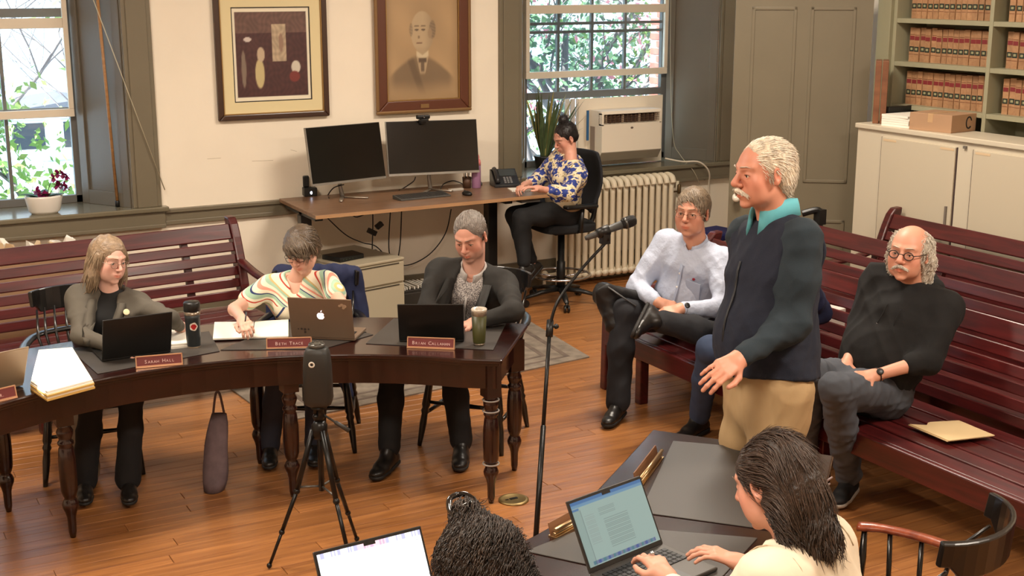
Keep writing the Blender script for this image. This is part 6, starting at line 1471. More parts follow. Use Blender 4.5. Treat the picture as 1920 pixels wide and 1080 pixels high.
    def leg(sd_, o, o2=None, end=1.0):
        if 'kn'+sd_ not in J: return []
        h, k_, a_ = J['hp'+sd_], J['kn'+sd_], J['an'+sd_]; o2 = o if o2 is None else o2
        return [rc(h, h+(k_-h)*.5, .088*s*g+o, .074*s+o, .06), rc(h+(k_-h)*.5, k_, .074*s+o, .056*s+o, .04), rc(k_, k_+(a_-k_)*.4, .054*s+o, .052*s+o, .03), rc(k_+(a_-k_)*.4, k_+(a_-k_)*end, .052*s+o, .036*s+o2, .03)]
    # ---- body: one mesh (coarse under the clothes, fine at head and hands)
    hp_ = head_prims(hd, A, nk-up*.03*s, hs, fem, S.get('eyes', .55), S.get('jaw', 1.0), S.get('nose', 1.0), None, S.get('full', 0))
    parts = []; vx = min(S.get('vox', .0034), .0034)
    parts.append(sdf_mesh(hp_, vx))
    for sd_, sg in (('L', -1), ('R', 1)):
        hsz = S.get('hand'+sd_)
        if hsz is None: hsz = {}
        w_, e = J['wr'+sd_], J['el'+sd_]
        fd = hsz.get('fd'); fd = unit(w_-e) if fd is None else unit(fd); nd = np.array(hsz.get('nd', (0, 0, -1)), float)
        tdir = np.array(hsz['sd'], float) if 'sd' in hsz else np.cross(nd, fd)*(1 if sd_ == 'L' else -1)*-1
        P = hand_prims(w_+fd*.012, fd, nd, tdir, hsz.get('curl', .5), hsz.get('spread', .3), s*(1-.08*fem)*S.get('hands', 1.0), hsz.get('curls'), hsz.get('thumb', .5))
        J['fd'+sd_] = fd
        P.append(rc(e+(w_-e)*S.get('bare', .45), w_, (.036 if S.get('bare', .45) < .9 else .028)*s*(1-.14*fem), .0255*s*(1-.1*fem), .02)); P.append(rc(w_, w_+fd*.03, .0255*s*(1-.1*fem), .022*s, .02))
        if S.get('bare', .45) < .3: P.append(rc(J['sh'+sd_]+(e-J['sh'+sd_])*.3, e, .046*s*(1-.14*fem), .039*s*(1-.14*fem), .02))
        parts.append(sdf_mesh(P, .0036 if vx < .004 else .0042))
    coarse = torso(-.012)+arm('L', -.004, end=.9)+arm('R', -.004, end=.9)+leg('L', -.004)+leg('R', -.004)
    parts.append(sdf_mesh(coarse, .016))
    off_ = 0; cos_, Fs = [], []
    for co, F in parts: cos_.append(co); Fs.append(F+off_); off_ += len(co)
    co = np.concatenate(cos_); F = np.concatenate(Fs)
    body = np_mesh('body', co, F, skin_mat(), root, base, skin_col(co, hd, A, hs, S['skin'], beard=S.get('stubble'), flush=S.get('flush', 1.0)))
    J['body_head'] = parts[0]
    # ---- eyes, brows
    def T(x, y, z): return tuple(hd+A@(V3(x, y, z)*hs)-base)
    EW = mat('eye_white', (225, 218, 208), .25); IR = mat(S.get('iris', 'iris_brown'), S.get('iris_c', (60, 42, 30)), .2)
    bm = B()
    for sg in (-1, 1): ball(bm, T(sg*.0315, .0735, .0045), .0119*hs, 12)
    obj('eyes', bm, EW, body, smooth=True)
    bm = B()
    gz = S.get('gaze', (0, -.2))
    for sg in (-1, 1):
        dd = unit(V3(gz[0]*.5, 1, gz[1]*.5)); c_ = V3(sg*.0315, .0735, .0045)+dd*.0083; Mx = Matrix.Translation(T(*c_)) @ Matrix(np.array(A).tolist()).to_4x4()
        ball(bm, (0, 0, 0), 1, 10, Mx, 0, (.0060*hs, .0042*hs, .0060*hs))
    obj('irises', bm, IR, body, smooth=True)
    op_ = S.get('eyes', .55); bm = B()
    for sg in (-1, 1): tube(bm, [T(sg*(.0315-.0125), .0835, .0045), T(sg*(.0315-.006), .0868, .0058+.0040*op_), T(sg*(.0315+.004), .0866, .0060+.0040*op_), T(sg*(.0315+.0135), .0790, .0045)], [.0006*hs, .0012*hs, .0012*hs, .0006*hs], 5)
    obj('eyelashes', bm, mat('lash_brown', (58, 40, 32), .7), body, smooth=True)
    if S.get('brow'):
        bc_, bt = S['brow']; bm = B()
        for sg in (-1, 1): tube(bm, [T(sg*.012, .0965, .0325), T(sg*.024, .0955, .0350), T(sg*.038, .086, .036), T(sg*.048, .076, .031)], [.0022*bt*hs, .0034*bt*hs, .003*bt*hs, .0012*hs], 6, sy=.7)
        obj('eyebrows', bm, hair_mat(bc_[0], bc_[1]), body, smooth=True)
    return dict(root=root, base=base, J=J, torso=torso, arm=arm, leg=leg, up=up, fwd=fwd, right=right, A=A, hs=hs, s=s, body=body, T=T, sw=sw, label=label, hd=hd, nk=nk, pel=pel, g=g)
def garment(D, name, prims, m, vox=.009, fold=.006, seed=0, parent=None, axis=None, pat=True, label=None):
    co, F = sdf_mesh(prims, vox); N = vnormals(co, F)
    pa = (co-D['pel'])@np.stack([D['right'], D['fwd'], D['up']], 1)
    if fold: co = folds(co, N, fold, 1.0, seed, axis)
    o = np_mesh(name, co, F, m, parent or D['root'], D['base'], attrs={'pat': pa} if pat else None)
    if label: o['label'] = label
    return o, co, F
def HT(D, x, y, z): return D['hd']+D['A']@(V3(x, y, z)*D['hs'])
def HE(D, x, y, z, rx, ry, rz, k=.015, op='+'): return el(HT(D, x, y, z), V3(rx, ry, rz)*D['hs'], D['A'], k, op)
def HC(D, a, b, ra, rb, k=.01, op='+'): return rc(HT(D, *a), HT(D, *b), ra*D['hs'], rb*D['hs'], k, op)
def hair(D, prims, m, vox=.0045, fold=.0015, name='hair'):
    co, F = sdf_mesh(prims, vox); N = vnormals(co, F)
    if fold: co = folds(co, N, fold, 3.5, 3)
    o = np_mesh(name, co, F, m, D['root'], D['base']); return o, co, N
def short_hair(D, th=.012, top=.02, front=.075, back_z=-.055, side=.0):
    """cap that leaves the face, ears and neck free"""
    P = [HE(D, 0, -.018, .036, .076+th, .094+th, .080+top*.8, .01), HE(D, 0, -.055, -.015, .066+th*.6, .055+th*.7, .060, .02),
         HE(D, 0, .090, -.045, .085, .070, .100, .008, '-'), HE(D, 0, .106, front-.065, .064, .056, .078, .010, '-'),
         plane(HT(D, 0, 0, back_z), -D['A'][:, 2]*1.0+D['A'][:, 1]*.0, .01)]
    for sg in (-1, 1): P += [HE(D, sg*.088, .004, -.018, .026, .024, .040, .006, '-'), HE(D, sg*.07, .030, -.052, .03, .036, .05, .008, '-')]
    return P
def glasses(D, m, wf=.0016, rx=.021, rz=.016, square=False, name='eyeglasses', y0=.103):
    T = D['T']; bm = B(); hs = D['hs']
    for sg in (-1, 1):
        pts = []
        for k in range(20):
            a = 2*math.pi*k/20; e = .6 if square else 1.0; x = rx*math.copysign(abs(math.cos(a))**e, math.cos(a)); z = rz*math.copysign(abs(math.sin(a))**e, math.sin(a))
            pts.append(T(sg*.0325+x, y0-.004-.18*abs(x*sg+.0)**1.0*.5*(1 if x*sg > 0 else .2), .002+z))
        tube(bm, pts, wf*hs, 6, closed=True)
        tube(bm, [T(sg*(.0325+rx), y0-.008, .006), T(sg*.072, .075, .008), T(sg*.080, .02, .008), T(sg*.082, -.012, .002), T(sg*.080, -.022, -.012)], wf*hs*.9, 6)
    tube(bm, [T(-.0325+rx, y0-.002, .005), T(0, y0+.002, .008), T(.0325-rx, y0-.002, .005)], wf*hs, 6)
    o = obj(name, bm, m, D['root'], smooth=True)
    bm = B()
    for sg in (-1, 1):
        vs = [bm.verts.new(T(sg*.0325+rx*.97*math.cos(a), y0-.006, .002+rz*.97*math.sin(a))) for a in [2*math.pi*k/18 for k in range(18)]]; bm.faces.new(vs)
    obj('lenses', bm, glass('eyeglass_lens', (.98, .98, .98), .05), o)
    return o
def collar(D, m, r=.062, h=.038, gap=25, down=.0, spread=1.0, parent=None, name='collar', z0=-.012, tilt=.25, wing=.035, pts=True):
    """stand and fall collar round the neck"""
    c = D['nk']+D['up']*z0*D['s']; Rr, Ff, Uu = D['right'], D['fwd'], D['up']; bm = B(); n = 22; prev = None; s = D['s']
    for i in range(n+1):
        a = R(90+gap+(360-2*gap)*i/n); ca, sa = math.cos(a), math.sin(a); front = max(0, sa); e = abs(i/n-.5)*2
        rad = (r+.004*front)*s; p = c+Rr*ca*rad+Ff*(sa*rad*1.08+.006)-Uu*front*.020*s
        hh = h*s*(1-.25*e**3); wg = wing*s*(1+ (.75*e**6 if pts else 0))
        o_ = Rr*ca+Ff*sa
        q = [p, p+Uu*hh*.9-o_*.003, p+Uu*hh+o_*.003, p+Uu*(hh*.72)+o_*.010, p+Uu*(hh-wg)+o_*(.016+.006*e)*spread, p+Uu*(hh-wg-.002)+o_*.008]
        row = [bm.verts.new(tuple(v-D['base'])) for v in q]
        if prev:
            for k in range(len(q)): bm.faces.new((prev[k], prev[(k+1) % len(q)], row[(k+1) % len(q)], row[k]))
        else: bm.faces.new(row[::-1])
        prev = row
    bm.faces.new(prev); bmesh.ops.recalc_face_normals(bm, faces=bm.faces[:]); return obj(name, bm, m, parent or D['root'], smooth=True)
def disc_on(D, prims, p, d, r, m, name, parent=None, thick=.003, label=None, n=16, lift=.003):
    q = surf(prims, p, d); e = 1e-3
    gn = unit(V3(*[float(field_at(prims, (q+e*np.eye(3)[i])[None, :])[0]-field_at(prims, (q-e*np.eye(3)[i])[None, :])[0]) for i in range(3)]))
    M = Matrix.Translation(tuple(q-D['base']+gn*lift)) @ Vector(gn).to_track_quat('Z', 'Y').to_matrix().to_4x4()
    bm = B(); lathe(bm, [(r, 0), (r, thick*.6), (r*.8, thick), (0, thick)], n, M=M, caps=False); o = obj(name, bm, m, parent or D['root'], smooth=False)
    if label: o['label'] = label
    return o, q, gn
def fabric(name, c, rough=.85, bump=.08, bscale=350, var=.05, **k): return mat(name, c, rough, bump=bump, bscale=bscale, var=var, vscale=12, **k)
def hem_cut(D, z, up=None): return plane(D['pel']+D['up']*z, -D['up'], .006)
def watch(D, w_, e, t, m=BLACK, r=.031):
    a = unit(w_-e); c = w_-a*t; u, v = [np.array(x) for x in frame_for(a)]; bm = B()
    tube(bm, [tuple(c+(u*math.cos(q)+v*math.sin(q))*r-D['base']) for q in [k*math.pi/9 for k in range(18)]], .0065, 6, closed=True, sy=.35)
    d = unit(-np.array(cf)-a*float(-np.array(cf)@a)+V3(0, 0, .6)); d = unit(d-a*(d@a)); M = Matrix.Translation(tuple(c+d*r-D['base'])) @ Vector(d).to_track_quat('Z', 'Y').to_matrix().to_4x4()
    lathe(bm, [(.017, 0), (.017, .006), (.014, .008), (0, .008)], 14, M=M, caps=False); return obj('wristwatch', bm, m, D['root'], smooth=True)
# ================================================================== the people
# --- woman in the grey blazer
def lapels(D, prims, m, z0, z1, w0=.05, open_=.05, name='lapel'):
    """two lapel flaps lying on the chest from the neck down to the button point"""
    R_, F_, U_ = D['right'], D['fwd'], D['up']; s = D['s']
    for sg in (-1, 1):
        bm = B(); prev = None; n = 9
        for i in range(n+1):
            t = i/n; z = z0+(z1-z0)*t; xi = open_*(1-t)**1.0+.006; wd = w0*(1-.85*t**1.6)*(1.0 if t > .12 else .7+2.5*t)
            row = []
            for j, (xx, o_) in enumerate(((xi, .0035), (xi+wd*.5, .011), (xi+wd, .0045), (xi+wd*.5, .002))):
                p = D['pel']+U_*z*s+R_*sg*xx*s; q = surf(prims, p, F_, step=.85); row.append(bm.verts.new(tuple(q+F_*o_-D['base'])))
            if prev:
                for k in range(4): bm.faces.new((prev[k], prev[(k+1) % 4], row[(k+1) % 4], row[k]))
            else: bm.faces.new(row[::-1])
            prev = row
        bm.faces.new(prev); bmesh.ops.recalc_face_normals(bm, faces=bm.faces[:]); obj(name, bm, m, D['root'], smooth=True)
def vcut(D, z0, z1, w0, w1, depth_=.30):
    """wedge that opens a jacket at the front"""
    P = []; n = 7
    for i in range(n+1):
        t = i/n; z = z0+(z1-z0)*t; w_ = w0+(w1-w0)*t; c = D['pel']+D['up']*z*D['s']+D['fwd']*.15
        P.append(el(c, V3(w_, .135, (abs(z1-z0)/n)*1.1+.012)*D['s'], np.stack([D['right'], D['fwd'], D['up']], 1), .012, '-'))
    return P
def long_hair_mask(D):
    pass
D6 = person('woman in a grey blazer and glasses seated behind the curved table at left', dict(
    pelvis=(1.22, 6.62, .53), az=250, neck=(208, 545, -1), head=(204, 487, -1), s=.93, fem=1.0, elbL=(318, 598, -1), wriL=atz(338, 612, .81), elbR=(150, 628, -1), wriR=(222, 655, -1),
    hazp=(292, -10, 6), skin=(226, 178, 160), kneeL=(1.28, 6.20, .54), ankL=(1.25, 6.24, .10), kneeR=(1.10, 6.22, .54), ankR=(1.06, 6.34, .10), hs=1.0, brow=(('brow_blond', (150, 116, 84)), .8), iris='iris_grey', iris_c=(90, 100, 100),
    handL=dict(curl=.5, nd=(.3, .2, -.9)), handR=dict(curl=.4, nd=(0, 0, -1)), nose=.9, gaze=(0, -.2)))
D = D6; GB = fabric('blazer_grey', (88, 82, 72), bump=.12)
inner = D['torso'](.004); sh_, _, _ = garment(D, 'black_top', inner+[HE(D, 0, 0, 0, .01, .01, .01)], fabric('black_jersey', (12, 12, 12)), .010, .003, 1)
jk = D['torso'](.020)+D['arm']('L', .007, .008, .97)+D['arm']('R', .007, .008, .97); jc = jk+vcut(D, .50, .14, .062, .030)+[rc(D['nk'], D['nk']+D['up']*.08, .062, .075, .01, '-')]
garment(D, 'blazer', jc, GB, .0085, .007, 6)
lapels(D, jk, GB, .475, .17, .055, .050)
for sg in (1,):
    disc_on(D, jk, D['pel']+D['up']*.40-D['right']*.095, D['fwd'], .016, mat('pin_gold', (226, 212, 170), .4), 'lapel_pin', label='round gold and white lapel pin', lift=.014)
HB = hair_mat('hair_blond', (140, 118, 94), .42); AD = D['A']
hp_ = [HE(D, 0, -.022, .040, .088, .104, .090, .01), HE(D, 0, -.050, -.03, .088, .070, .09, .03)]
for sg in (-1, 1): hp_ += [HC(D, (sg*.078, .005, .02), (sg*.086, -.005, -.08), .028, .030, .03), HC(D, (sg*.086, -.005, -.08), (sg*.080, -.02, -.145), .032, .020, .03)]
hp_ += [HC(D, (0, -.075, -.05), (0, -.07, -.13), .065, .04, .04), HE(D, 0, .095, -.03, .062, .065, .090, .012, '-'), HE(D, .006, .115, .035, .056, .05, .055, .012, '-'), rc(D['nk']-D['up']*.05, D['hd']-AD[:, 2]*.05, .052, .050, .01, '-')]
ho, hco, hN = hair(D, hp_, HB, .0045, .004)
def comb_down(D, x=.0):
    A = D['A']
    def f(q):
        L = (q-D['hd'])@A; g = np.zeros_like(q); g -= A[:, 2][None, :]; side = np.sign(L[:, 0]+x)[:, None]; top = np.clip((L[:, 2]-.05)/.05, 0, 1)[:, None]
        return g*(1-.6*top)+side*A[:, 0][None, :]*top*1.2-A[:, 1][None, :]*.15
    return f
locks('hair_strands', hco, hN, comb_down(D, .02), 1100, .08, .0015, hair_mat('hair_blond_light', (158, 136, 110), .4), ho, D['base'], 2, 8, .0, 9, lambda c: ((c-D['hd'])@D['A'])[:, 2] < .06, hug=.25, jitter=.03)
ho.children[0].parent = D['root']
glasses(D, mat('silver_wire', (170, 160, 150), .25, metal=.9), .0011, .021, .0165)
garment(D, 'trousers', D['leg']('L', .008, .030)+D['leg']('R', .008, .030), fabric('black_trouser', (13, 13, 15)), .012, .006, 3, pat=False)
for sd_ in 'LR': add_shoe(D['root'], D['base'], D['J']['an'+sd_], V3(-.2, -.9, 0), s=.85)
# --- woman in the striped top
D7 = person('woman with short brown hair in a striped top writing at the curved table', dict(
    pelvis=(2.33, 6.55, .53), az=238, neck=(556, 515, -1), head=(566, 468, -1), s=.95, fem=.8, elbR=(440, 580, -1), wriR=(455, 600, -1), elbL=(638, 568, -1), wriL=(2.34, 6.13, .80),
    hazp=(224, -25, -8), skin=(222, 172, 150), kneeL=(2.20, 6.12, .54), ankL=(2.24, 6.30, .10), kneeR=(2.02, 6.20, .54), ankR=(2.02, 6.38, .10), bare=.02, brow=(('brow_brown', (84, 62, 46)), .9), eyes=.45, gaze=(0, -.6),
    handR=dict(curl=.75, nd=(.2, .3, -.9), thumb=.8), handL=dict(curl=.5, nd=(0, 0, -1)), hs=1.0, nose=.95))
D = D7
def stripe_mat():
    m = bpy.data.materials.new('striped_jersey'); m.use_nodes = True; nt = m.node_tree; b = nt.nodes['Principled BSDF']; b.inputs['Roughness'].default_value = .8
    a = nt.nodes.new('ShaderNodeAttribute'); a.attribute_name = 'pat'; sx = nt.nodes.new('ShaderNodeSeparateXYZ'); nt.links.new(a.outputs['Vector'], sx.inputs[0])
    def mth(op, x, y): 
        n = nt.nodes.new('ShaderNodeMath'); n.operation = op
        for i, v in enumerate((x, y)):
            if isinstance(v, (int, float)): n.inputs[i].default_value = v
            elif v is not None: nt.links.new(v, n.inputs[i])
        return n.outputs[0]
    def ramp(fac, stops):
        r = nt.nodes.new('ShaderNodeValToRGB'); r.color_ramp.interpolation = 'CONSTANT'; e = r.color_ramp.elements
        while len(e) < len(stops): e.new(.5)
        for i, (p, c) in enumerate(stops): e[i].position = p; e[i].color = srgb(*c)
        nt.links.new(fac, r.inputs[0]); return r.outputs[0]
    X, Z = sx.outputs['X'], sx.outputs['Z']
    # viewer sees person's right (+X) at the left
    d1 = mth('FRACT', mth('MULTIPLY', mth('ADD', mth('MULTIPLY', X, -.72), mth('MULTIPLY', Z, 1.0)), 7.5), None)
    cr_, rd, gr, bl, sal = (236, 228, 204), (190, 66, 50), (164, 196, 170), (44, 62, 108), (232, 156, 134)
    c1 = ramp(d1, [(0, cr_), (.14, rd), (.20, cr_), (.30, gr), (.44, bl), (.48, cr_), (.58, sal), (.66, cr_), (.76, gr), (.86, (206, 180, 120)), (.92, cr_)])
    d2 = mth('FRACT', mth('MULTIPLY', mth('ADD', mth('MULTIPLY', X, .9), mth('MULTIPLY', Z, .75)), 14), None)
    c2 = ramp(d2, [(0, cr_), (.45, bl), (.62, cr_)])
    mask = mth('MULTIPLY', mth('MULTIPLY', mth('GREATER_THAN', X, .03), mth('LESS_THAN', X, .125)), mth('LESS_THAN', Z, .36))
    mx = nt.nodes.new('ShaderNodeMix'); mx.data_type = 'RGBA'; nt.links.new(mask, mx.inputs['Factor']); nt.links.new(c1, mx.inputs['A']); nt.links.new(c2, mx.inputs['B'])
    nt.links.new(mx.outputs['Result'], b.inputs['Base Color']); return m
tp_ = D['torso'](.012)
for sd_ in 'LR': tp_ += [rc(D['J']['sh'+sd_], D['J']['sh'+sd_]+(D['J']['el'+sd_]-D['J']['sh'+sd_])*.62, .060, .058, .04), plane(D['J']['sh'+sd_]+(D['J']['el'+sd_]-D['J']['sh'+sd_])*.66, unit(D['J']['el'+sd_]-D['J']['sh'+sd_]), .003)] if False else [rc(D['J']['sh'+sd_], D['J']['sh'+sd_]+(D['J']['el'+sd_]-D['J']['sh'+sd_])*.60, .060, .056, .04)]
tp_ += [HE(D, 0, 0, 0, .01, .01, .01), rc(D['nk']+D['fwd']*.02, D['nk']+D['fwd']*.075-D['up']*.05, .052, .030, .006, '-'), rc(D['nk'], D['nk']+D['up']*.08, .058, .06, .006, '-')]
garment(D, 'striped_top', tp_, stripe_mat(), .007, .005, 11)
bm = B(); pz = D['nk']-D['up']*.115; q = surf(tp_, pz, D['fwd']); tube(bm, catmull([tuple(q-D['base']+D['fwd']*.006), tuple(q-D['base']+D['fwd']*.012-D['up']*.08-D['right']*.01), tuple(q-D['base']+D['fwd']*.02-D['up']*.17+D['right']*.01)], 5), .0018, 5); box(bm, -.006, -.006, -.012, .006, .006, .012, Matrix.Translation(tuple(q-D['base']+D['fwd']*.006))); obj('clip_microphone', bm, BLACK, D['root'], smooth=True)
HBR = hair_mat('hair_brown', (80, 66, 52), .42); AD = D['A']
hp_ = [HE(D, 0, -.020, .040, .090, .108, .090, .01), HE(D, 0, -.055, -.02, .080, .062, .07, .03), HE(D, -.02, .068, .055, .066, .050, .045, .03), HC(D, (-.045, .085, .055), (-.066, .062, .005), .024, .015, .02)]
for sg in (-1, 1): hp_ += [HC(D, (sg*.076, .02, .03), (sg*.078, .012, -.015), .020, .014, .02)]
hp_ += [HE(D, .006, .115, -.035, .058, .06, .062, .010, '-')]
ho, hco, hN = hair(D, hp_, HBR, .0045, .003)
def comb_side(D, x=.05):
    A = D['A']
    def f(q):
        L = (q-D['hd'])@A; front = np.clip((L[:, 1]+.0)/.06, 0, 1)[:, None]
        return A[:, 1][None, :]*(.9*front-.5*(1-front))-A[:, 0][None, :]*.8*front-A[:, 2][None, :]*.6
    return f
locks('hair_strands', hco, hN, comb_side(D), 900, .05, .0014, hair_mat('hair_brown_light', (106, 90, 72), .4), D['root'], D['base'], 3, 7, .0, 9, hug=.2)
glasses(D, mat('dark_rim', (46, 34, 30), .3), .0016, .022, .015, True)
garment(D, 'jeans', D['leg']('L', .008, .020)+D['leg']('R', .008, .020), fabric('dark_denim', (42, 46, 60)), .012, .005, 3, pat=False)
for sd_ in 'LR': add_shoe(D['root'], D['base'], D['J']['an'+sd_], V3(-.35, -.9, 0), s=.88)
def pen(hand, tip_dir, m=BLACK, base=None):
    pass
bm = B(); w_ = D['J']['wrR']+D['J']['fdR']*.085; tube(bm, [tuple(w_+V3(0, 0, -.045)+V3(-.012, -.005, 0)), tuple(w_+V3(.012, .02, .055))], [.002, .0045], 8); tag(obj('pen', bm, BLACK), 'black pen held by the woman in the striped top', 'pen')
# navy jacket over her chair back
njk = thing('navy_jacket', 'navy blue jacket hung over the chair of the woman in the striped top', 'jacket', (2.42, 6.82, 0)); NV = fabric('navy_cloth', (24, 32, 66))
cjx = V3(2.36, 6.62, 0); fw_ = V3(math.cos(R(243)), math.sin(R(243)), 0); rt_ = V3(math.sin(R(243)), -math.cos(R(243)), 0)
bk = cjx-fw_*.30
Pn = [ec(bk-rt_*.0+V3(0, 0, .88), bk+V3(0, 0, .50), (.22, .045), (.24, .04), rt_, .04), rc(bk-rt_*.17+V3(0, 0, .88), bk+rt_*.17+V3(0, 0, .88), .042, .042, .04)]
for sg in (-1, 1): Pn += [rc(bk+rt_*sg*.20+V3(0, 0, .86), bk+rt_*sg*.27+fw_*.06+V3(0, 0, .50), .048, .042, .04)]
co, F = sdf_mesh(Pn, .010); N = vnormals(co, F); co = folds(co, N, .012, .9, 4); np_mesh('jacket_cloth', co, F, NV, njk, V3(2.42, 6.82, 0))
Pn = [rc(atk(640, 690, depth(cjx)+.1), atk(655, 742, depth(cjx)+.05), .055, .02, .02), ]
co, F = sdf_mesh(Pn, .008); np_mesh('hanging_sleeve', folds(co, vnormals(co, F), .006, 1, 5), F, NV, njk, V3(2.42, 6.82, 0))
# --- man in the dark blazer
D8 = person('man with short grey hair in a dark blazer seated behind the curved table', dict(
    pelvis=(3.13, 6.28, .53), az=232, neck=(888, 502, -1), head=(882, 443, -1), s=1.02, elbR=(802, 578, -1), wriR=(2.84, 5.93, .79), elbL=(962, 584, -1), wriL=(2.96, 5.80, .79),
    hazp=(222, -24, -3), skin=(214, 158, 136), kneeR=(2.62, 6.12, .52), ankR=(2.53, 5.98, .10), kneeL=(2.90, 5.98, .52), ankL=(2.92, 5.92, .10), brow=(('brow_grey', (120, 104, 92)), 1.0), eyes=.5, gaze=(0, -.6),
    handL=dict(curl=.5, nd=(0, 0, -1)), handR=dict(curl=.5, nd=(0, 0, -1)), girth=1.04, nose=1.05, stubble=(150, 130, 120)))
D = D8
def shirt_mat(name, c1, c2, freq, cross=False, blobs=False):
    m = bpy.data.materials.new(name); m.use_nodes = True; nt = m.node_tree; b = nt.nodes['Principled BSDF']; b.inputs['Roughness'].default_value = .75
    a = nt.nodes.new('ShaderNodeAttribute'); a.attribute_name = 'pat'; mp = nt.nodes.new('ShaderNodeMapping'); mp.inputs['Scale'].default_value = (freq, 1 if not cross else freq, freq if cross else 1); nt.links.new(a.outputs['Vector'], mp.inputs[0])
    if cross: t = nt.nodes.new('ShaderNodeTexVoronoi'); t.inputs['Scale'].default_value = 1.0; nt.links.new(mp.outputs[0], t.inputs['Vector']); o_ = t.outputs['Distance']
    else: t = nt.nodes.new('ShaderNodeTexWave'); t.inputs['Scale'].default_value = 1.0; nt.links.new(mp.outputs[0], t.inputs['Vector']); o_ = t.outputs['Fac']
    r = nt.nodes.new('ShaderNodeValToRGB'); r.color_ramp.elements[0].position = .38; r.color_ramp.elements[1].position = .55; r.color_ramp.elements[0].color = srgb(*c1); r.color_ramp.elements[1].color = srgb(*c2)
    nt.links.new(o_, r.inputs[0]); nt.links.new(r.outputs[0], b.inputs['Base Color'])
    n = nt.nodes.new('ShaderNodeTexNoise'); n.inputs['Scale'].default_value = 26; bp = nt.nodes.new('ShaderNodeBump'); bp.inputs['Strength'].default_value = .25; bp.inputs['Distance'].default_value = .02; nt.links.new(n.outputs['Fac'], bp.inputs['Height']); nt.links.new(bp.outputs[0], b.inputs['Normal']); return m
CHK = shirt_mat('printed_shirt', (206, 200, 194), (104, 98, 98), 230, True); inner = D['torso'](.006)
garment(D, 'shirt', inner+[rc(D['nk'], D['nk']+D['up']*.08, .058, .06, .006, '-'), rc(D['nk']+D['fwd']*.04, D['nk']+D['fwd']*.08-D['up']*.06, .034, .012, .006, '-')], CHK, .009, .003, 1)
collar(D, CHK, r=.060, h=.045, gap=14, wing=.042)
bm = B(); R_, F_, U_ = D['right'], D['fwd'], D['up']; pts = [surf(inner, D['pel']+U_*z*D['s'], F_)+F_*.003-D['base'] for z in np.linspace(.40, .12, 8)]; tube(bm, [tuple(p) for p in pts], .016, 6, sy=.15); obj('placket', bm, CHK, D['root'], smooth=True)
DB = fabric('blazer_charcoal', (36, 34, 31), bump=.12)
jk = D['torso'](.024)+D['arm']('L', .008, .010, .98)+D['arm']('R', .008, .010, .98); jc = jk+vcut(D, .50, .02, .085, .060)+[rc(D['nk'], D['nk']+D['up']*.08, .064, .080, .01, '-')]
garment(D, 'blazer', jc, DB, .009, .007, 16); lapels(D, jk, DB, .475, .12, .060, .072)
disc_on(D, jk, D['pel']+D['up']*.415-D['right']*.105, D['fwd'], .016, mat('pin_gold', (226, 212, 170), .4), 'lapel_pin', label='round gold lapel pin', lift=.020)
HG_ = hair_mat('hair_dark_grey', (112, 102, 94), .45); ho, hco, hN = hair(D, short_hair(D, .006, .012, .100), HG_, .0045, .002)
def comb_back(D, up=.4, side=0.):
    A = D['A']
    def f(q):
        L = (q-D['hd'])@A; top = np.clip((L[:, 2]-.02)/.08, 0, 1)[:, None]
        return A[:, 2][None, :]*(up*top-.8*(1-top))-A[:, 1][None, :]*(.7*top+.3)+A[:, 0][None, :]*side
    return f
locks('hair_strands', hco, hN, comb_back(D, .35, .3), 1200, .028, .0012, hair_mat('hair_grey_light', (150, 142, 134), .45), D['root'], D['base'], 5, 5, 0, 9, hug=.05)
garment(D, 'trousers', D['leg']('L', .012, .024, .97)+D['leg']('R', .012, .024, .93), fabric('black_trouser', (13, 13, 15)), .011, .005, 3, pat=False)
garment(D, 'socks', [rc(D['J']['an'+q_]+unit(D['J']['kn'+q_]-D['J']['an'+q_])*.04, D['J']['an'+q_]-V3(0, 0, .02), .040, .040, .01) for q_ in 'LR'], fabric('sock_grey', (92, 84, 76)), .007, .001, 1, pat=False)
add_shoe(D['root'], D['base'], D['J']['anR'], V3(-.72, -.70, 0)); add_shoe(D['root'], D['base'], D['J']['anL'], V3(-.48, -.88, 0))
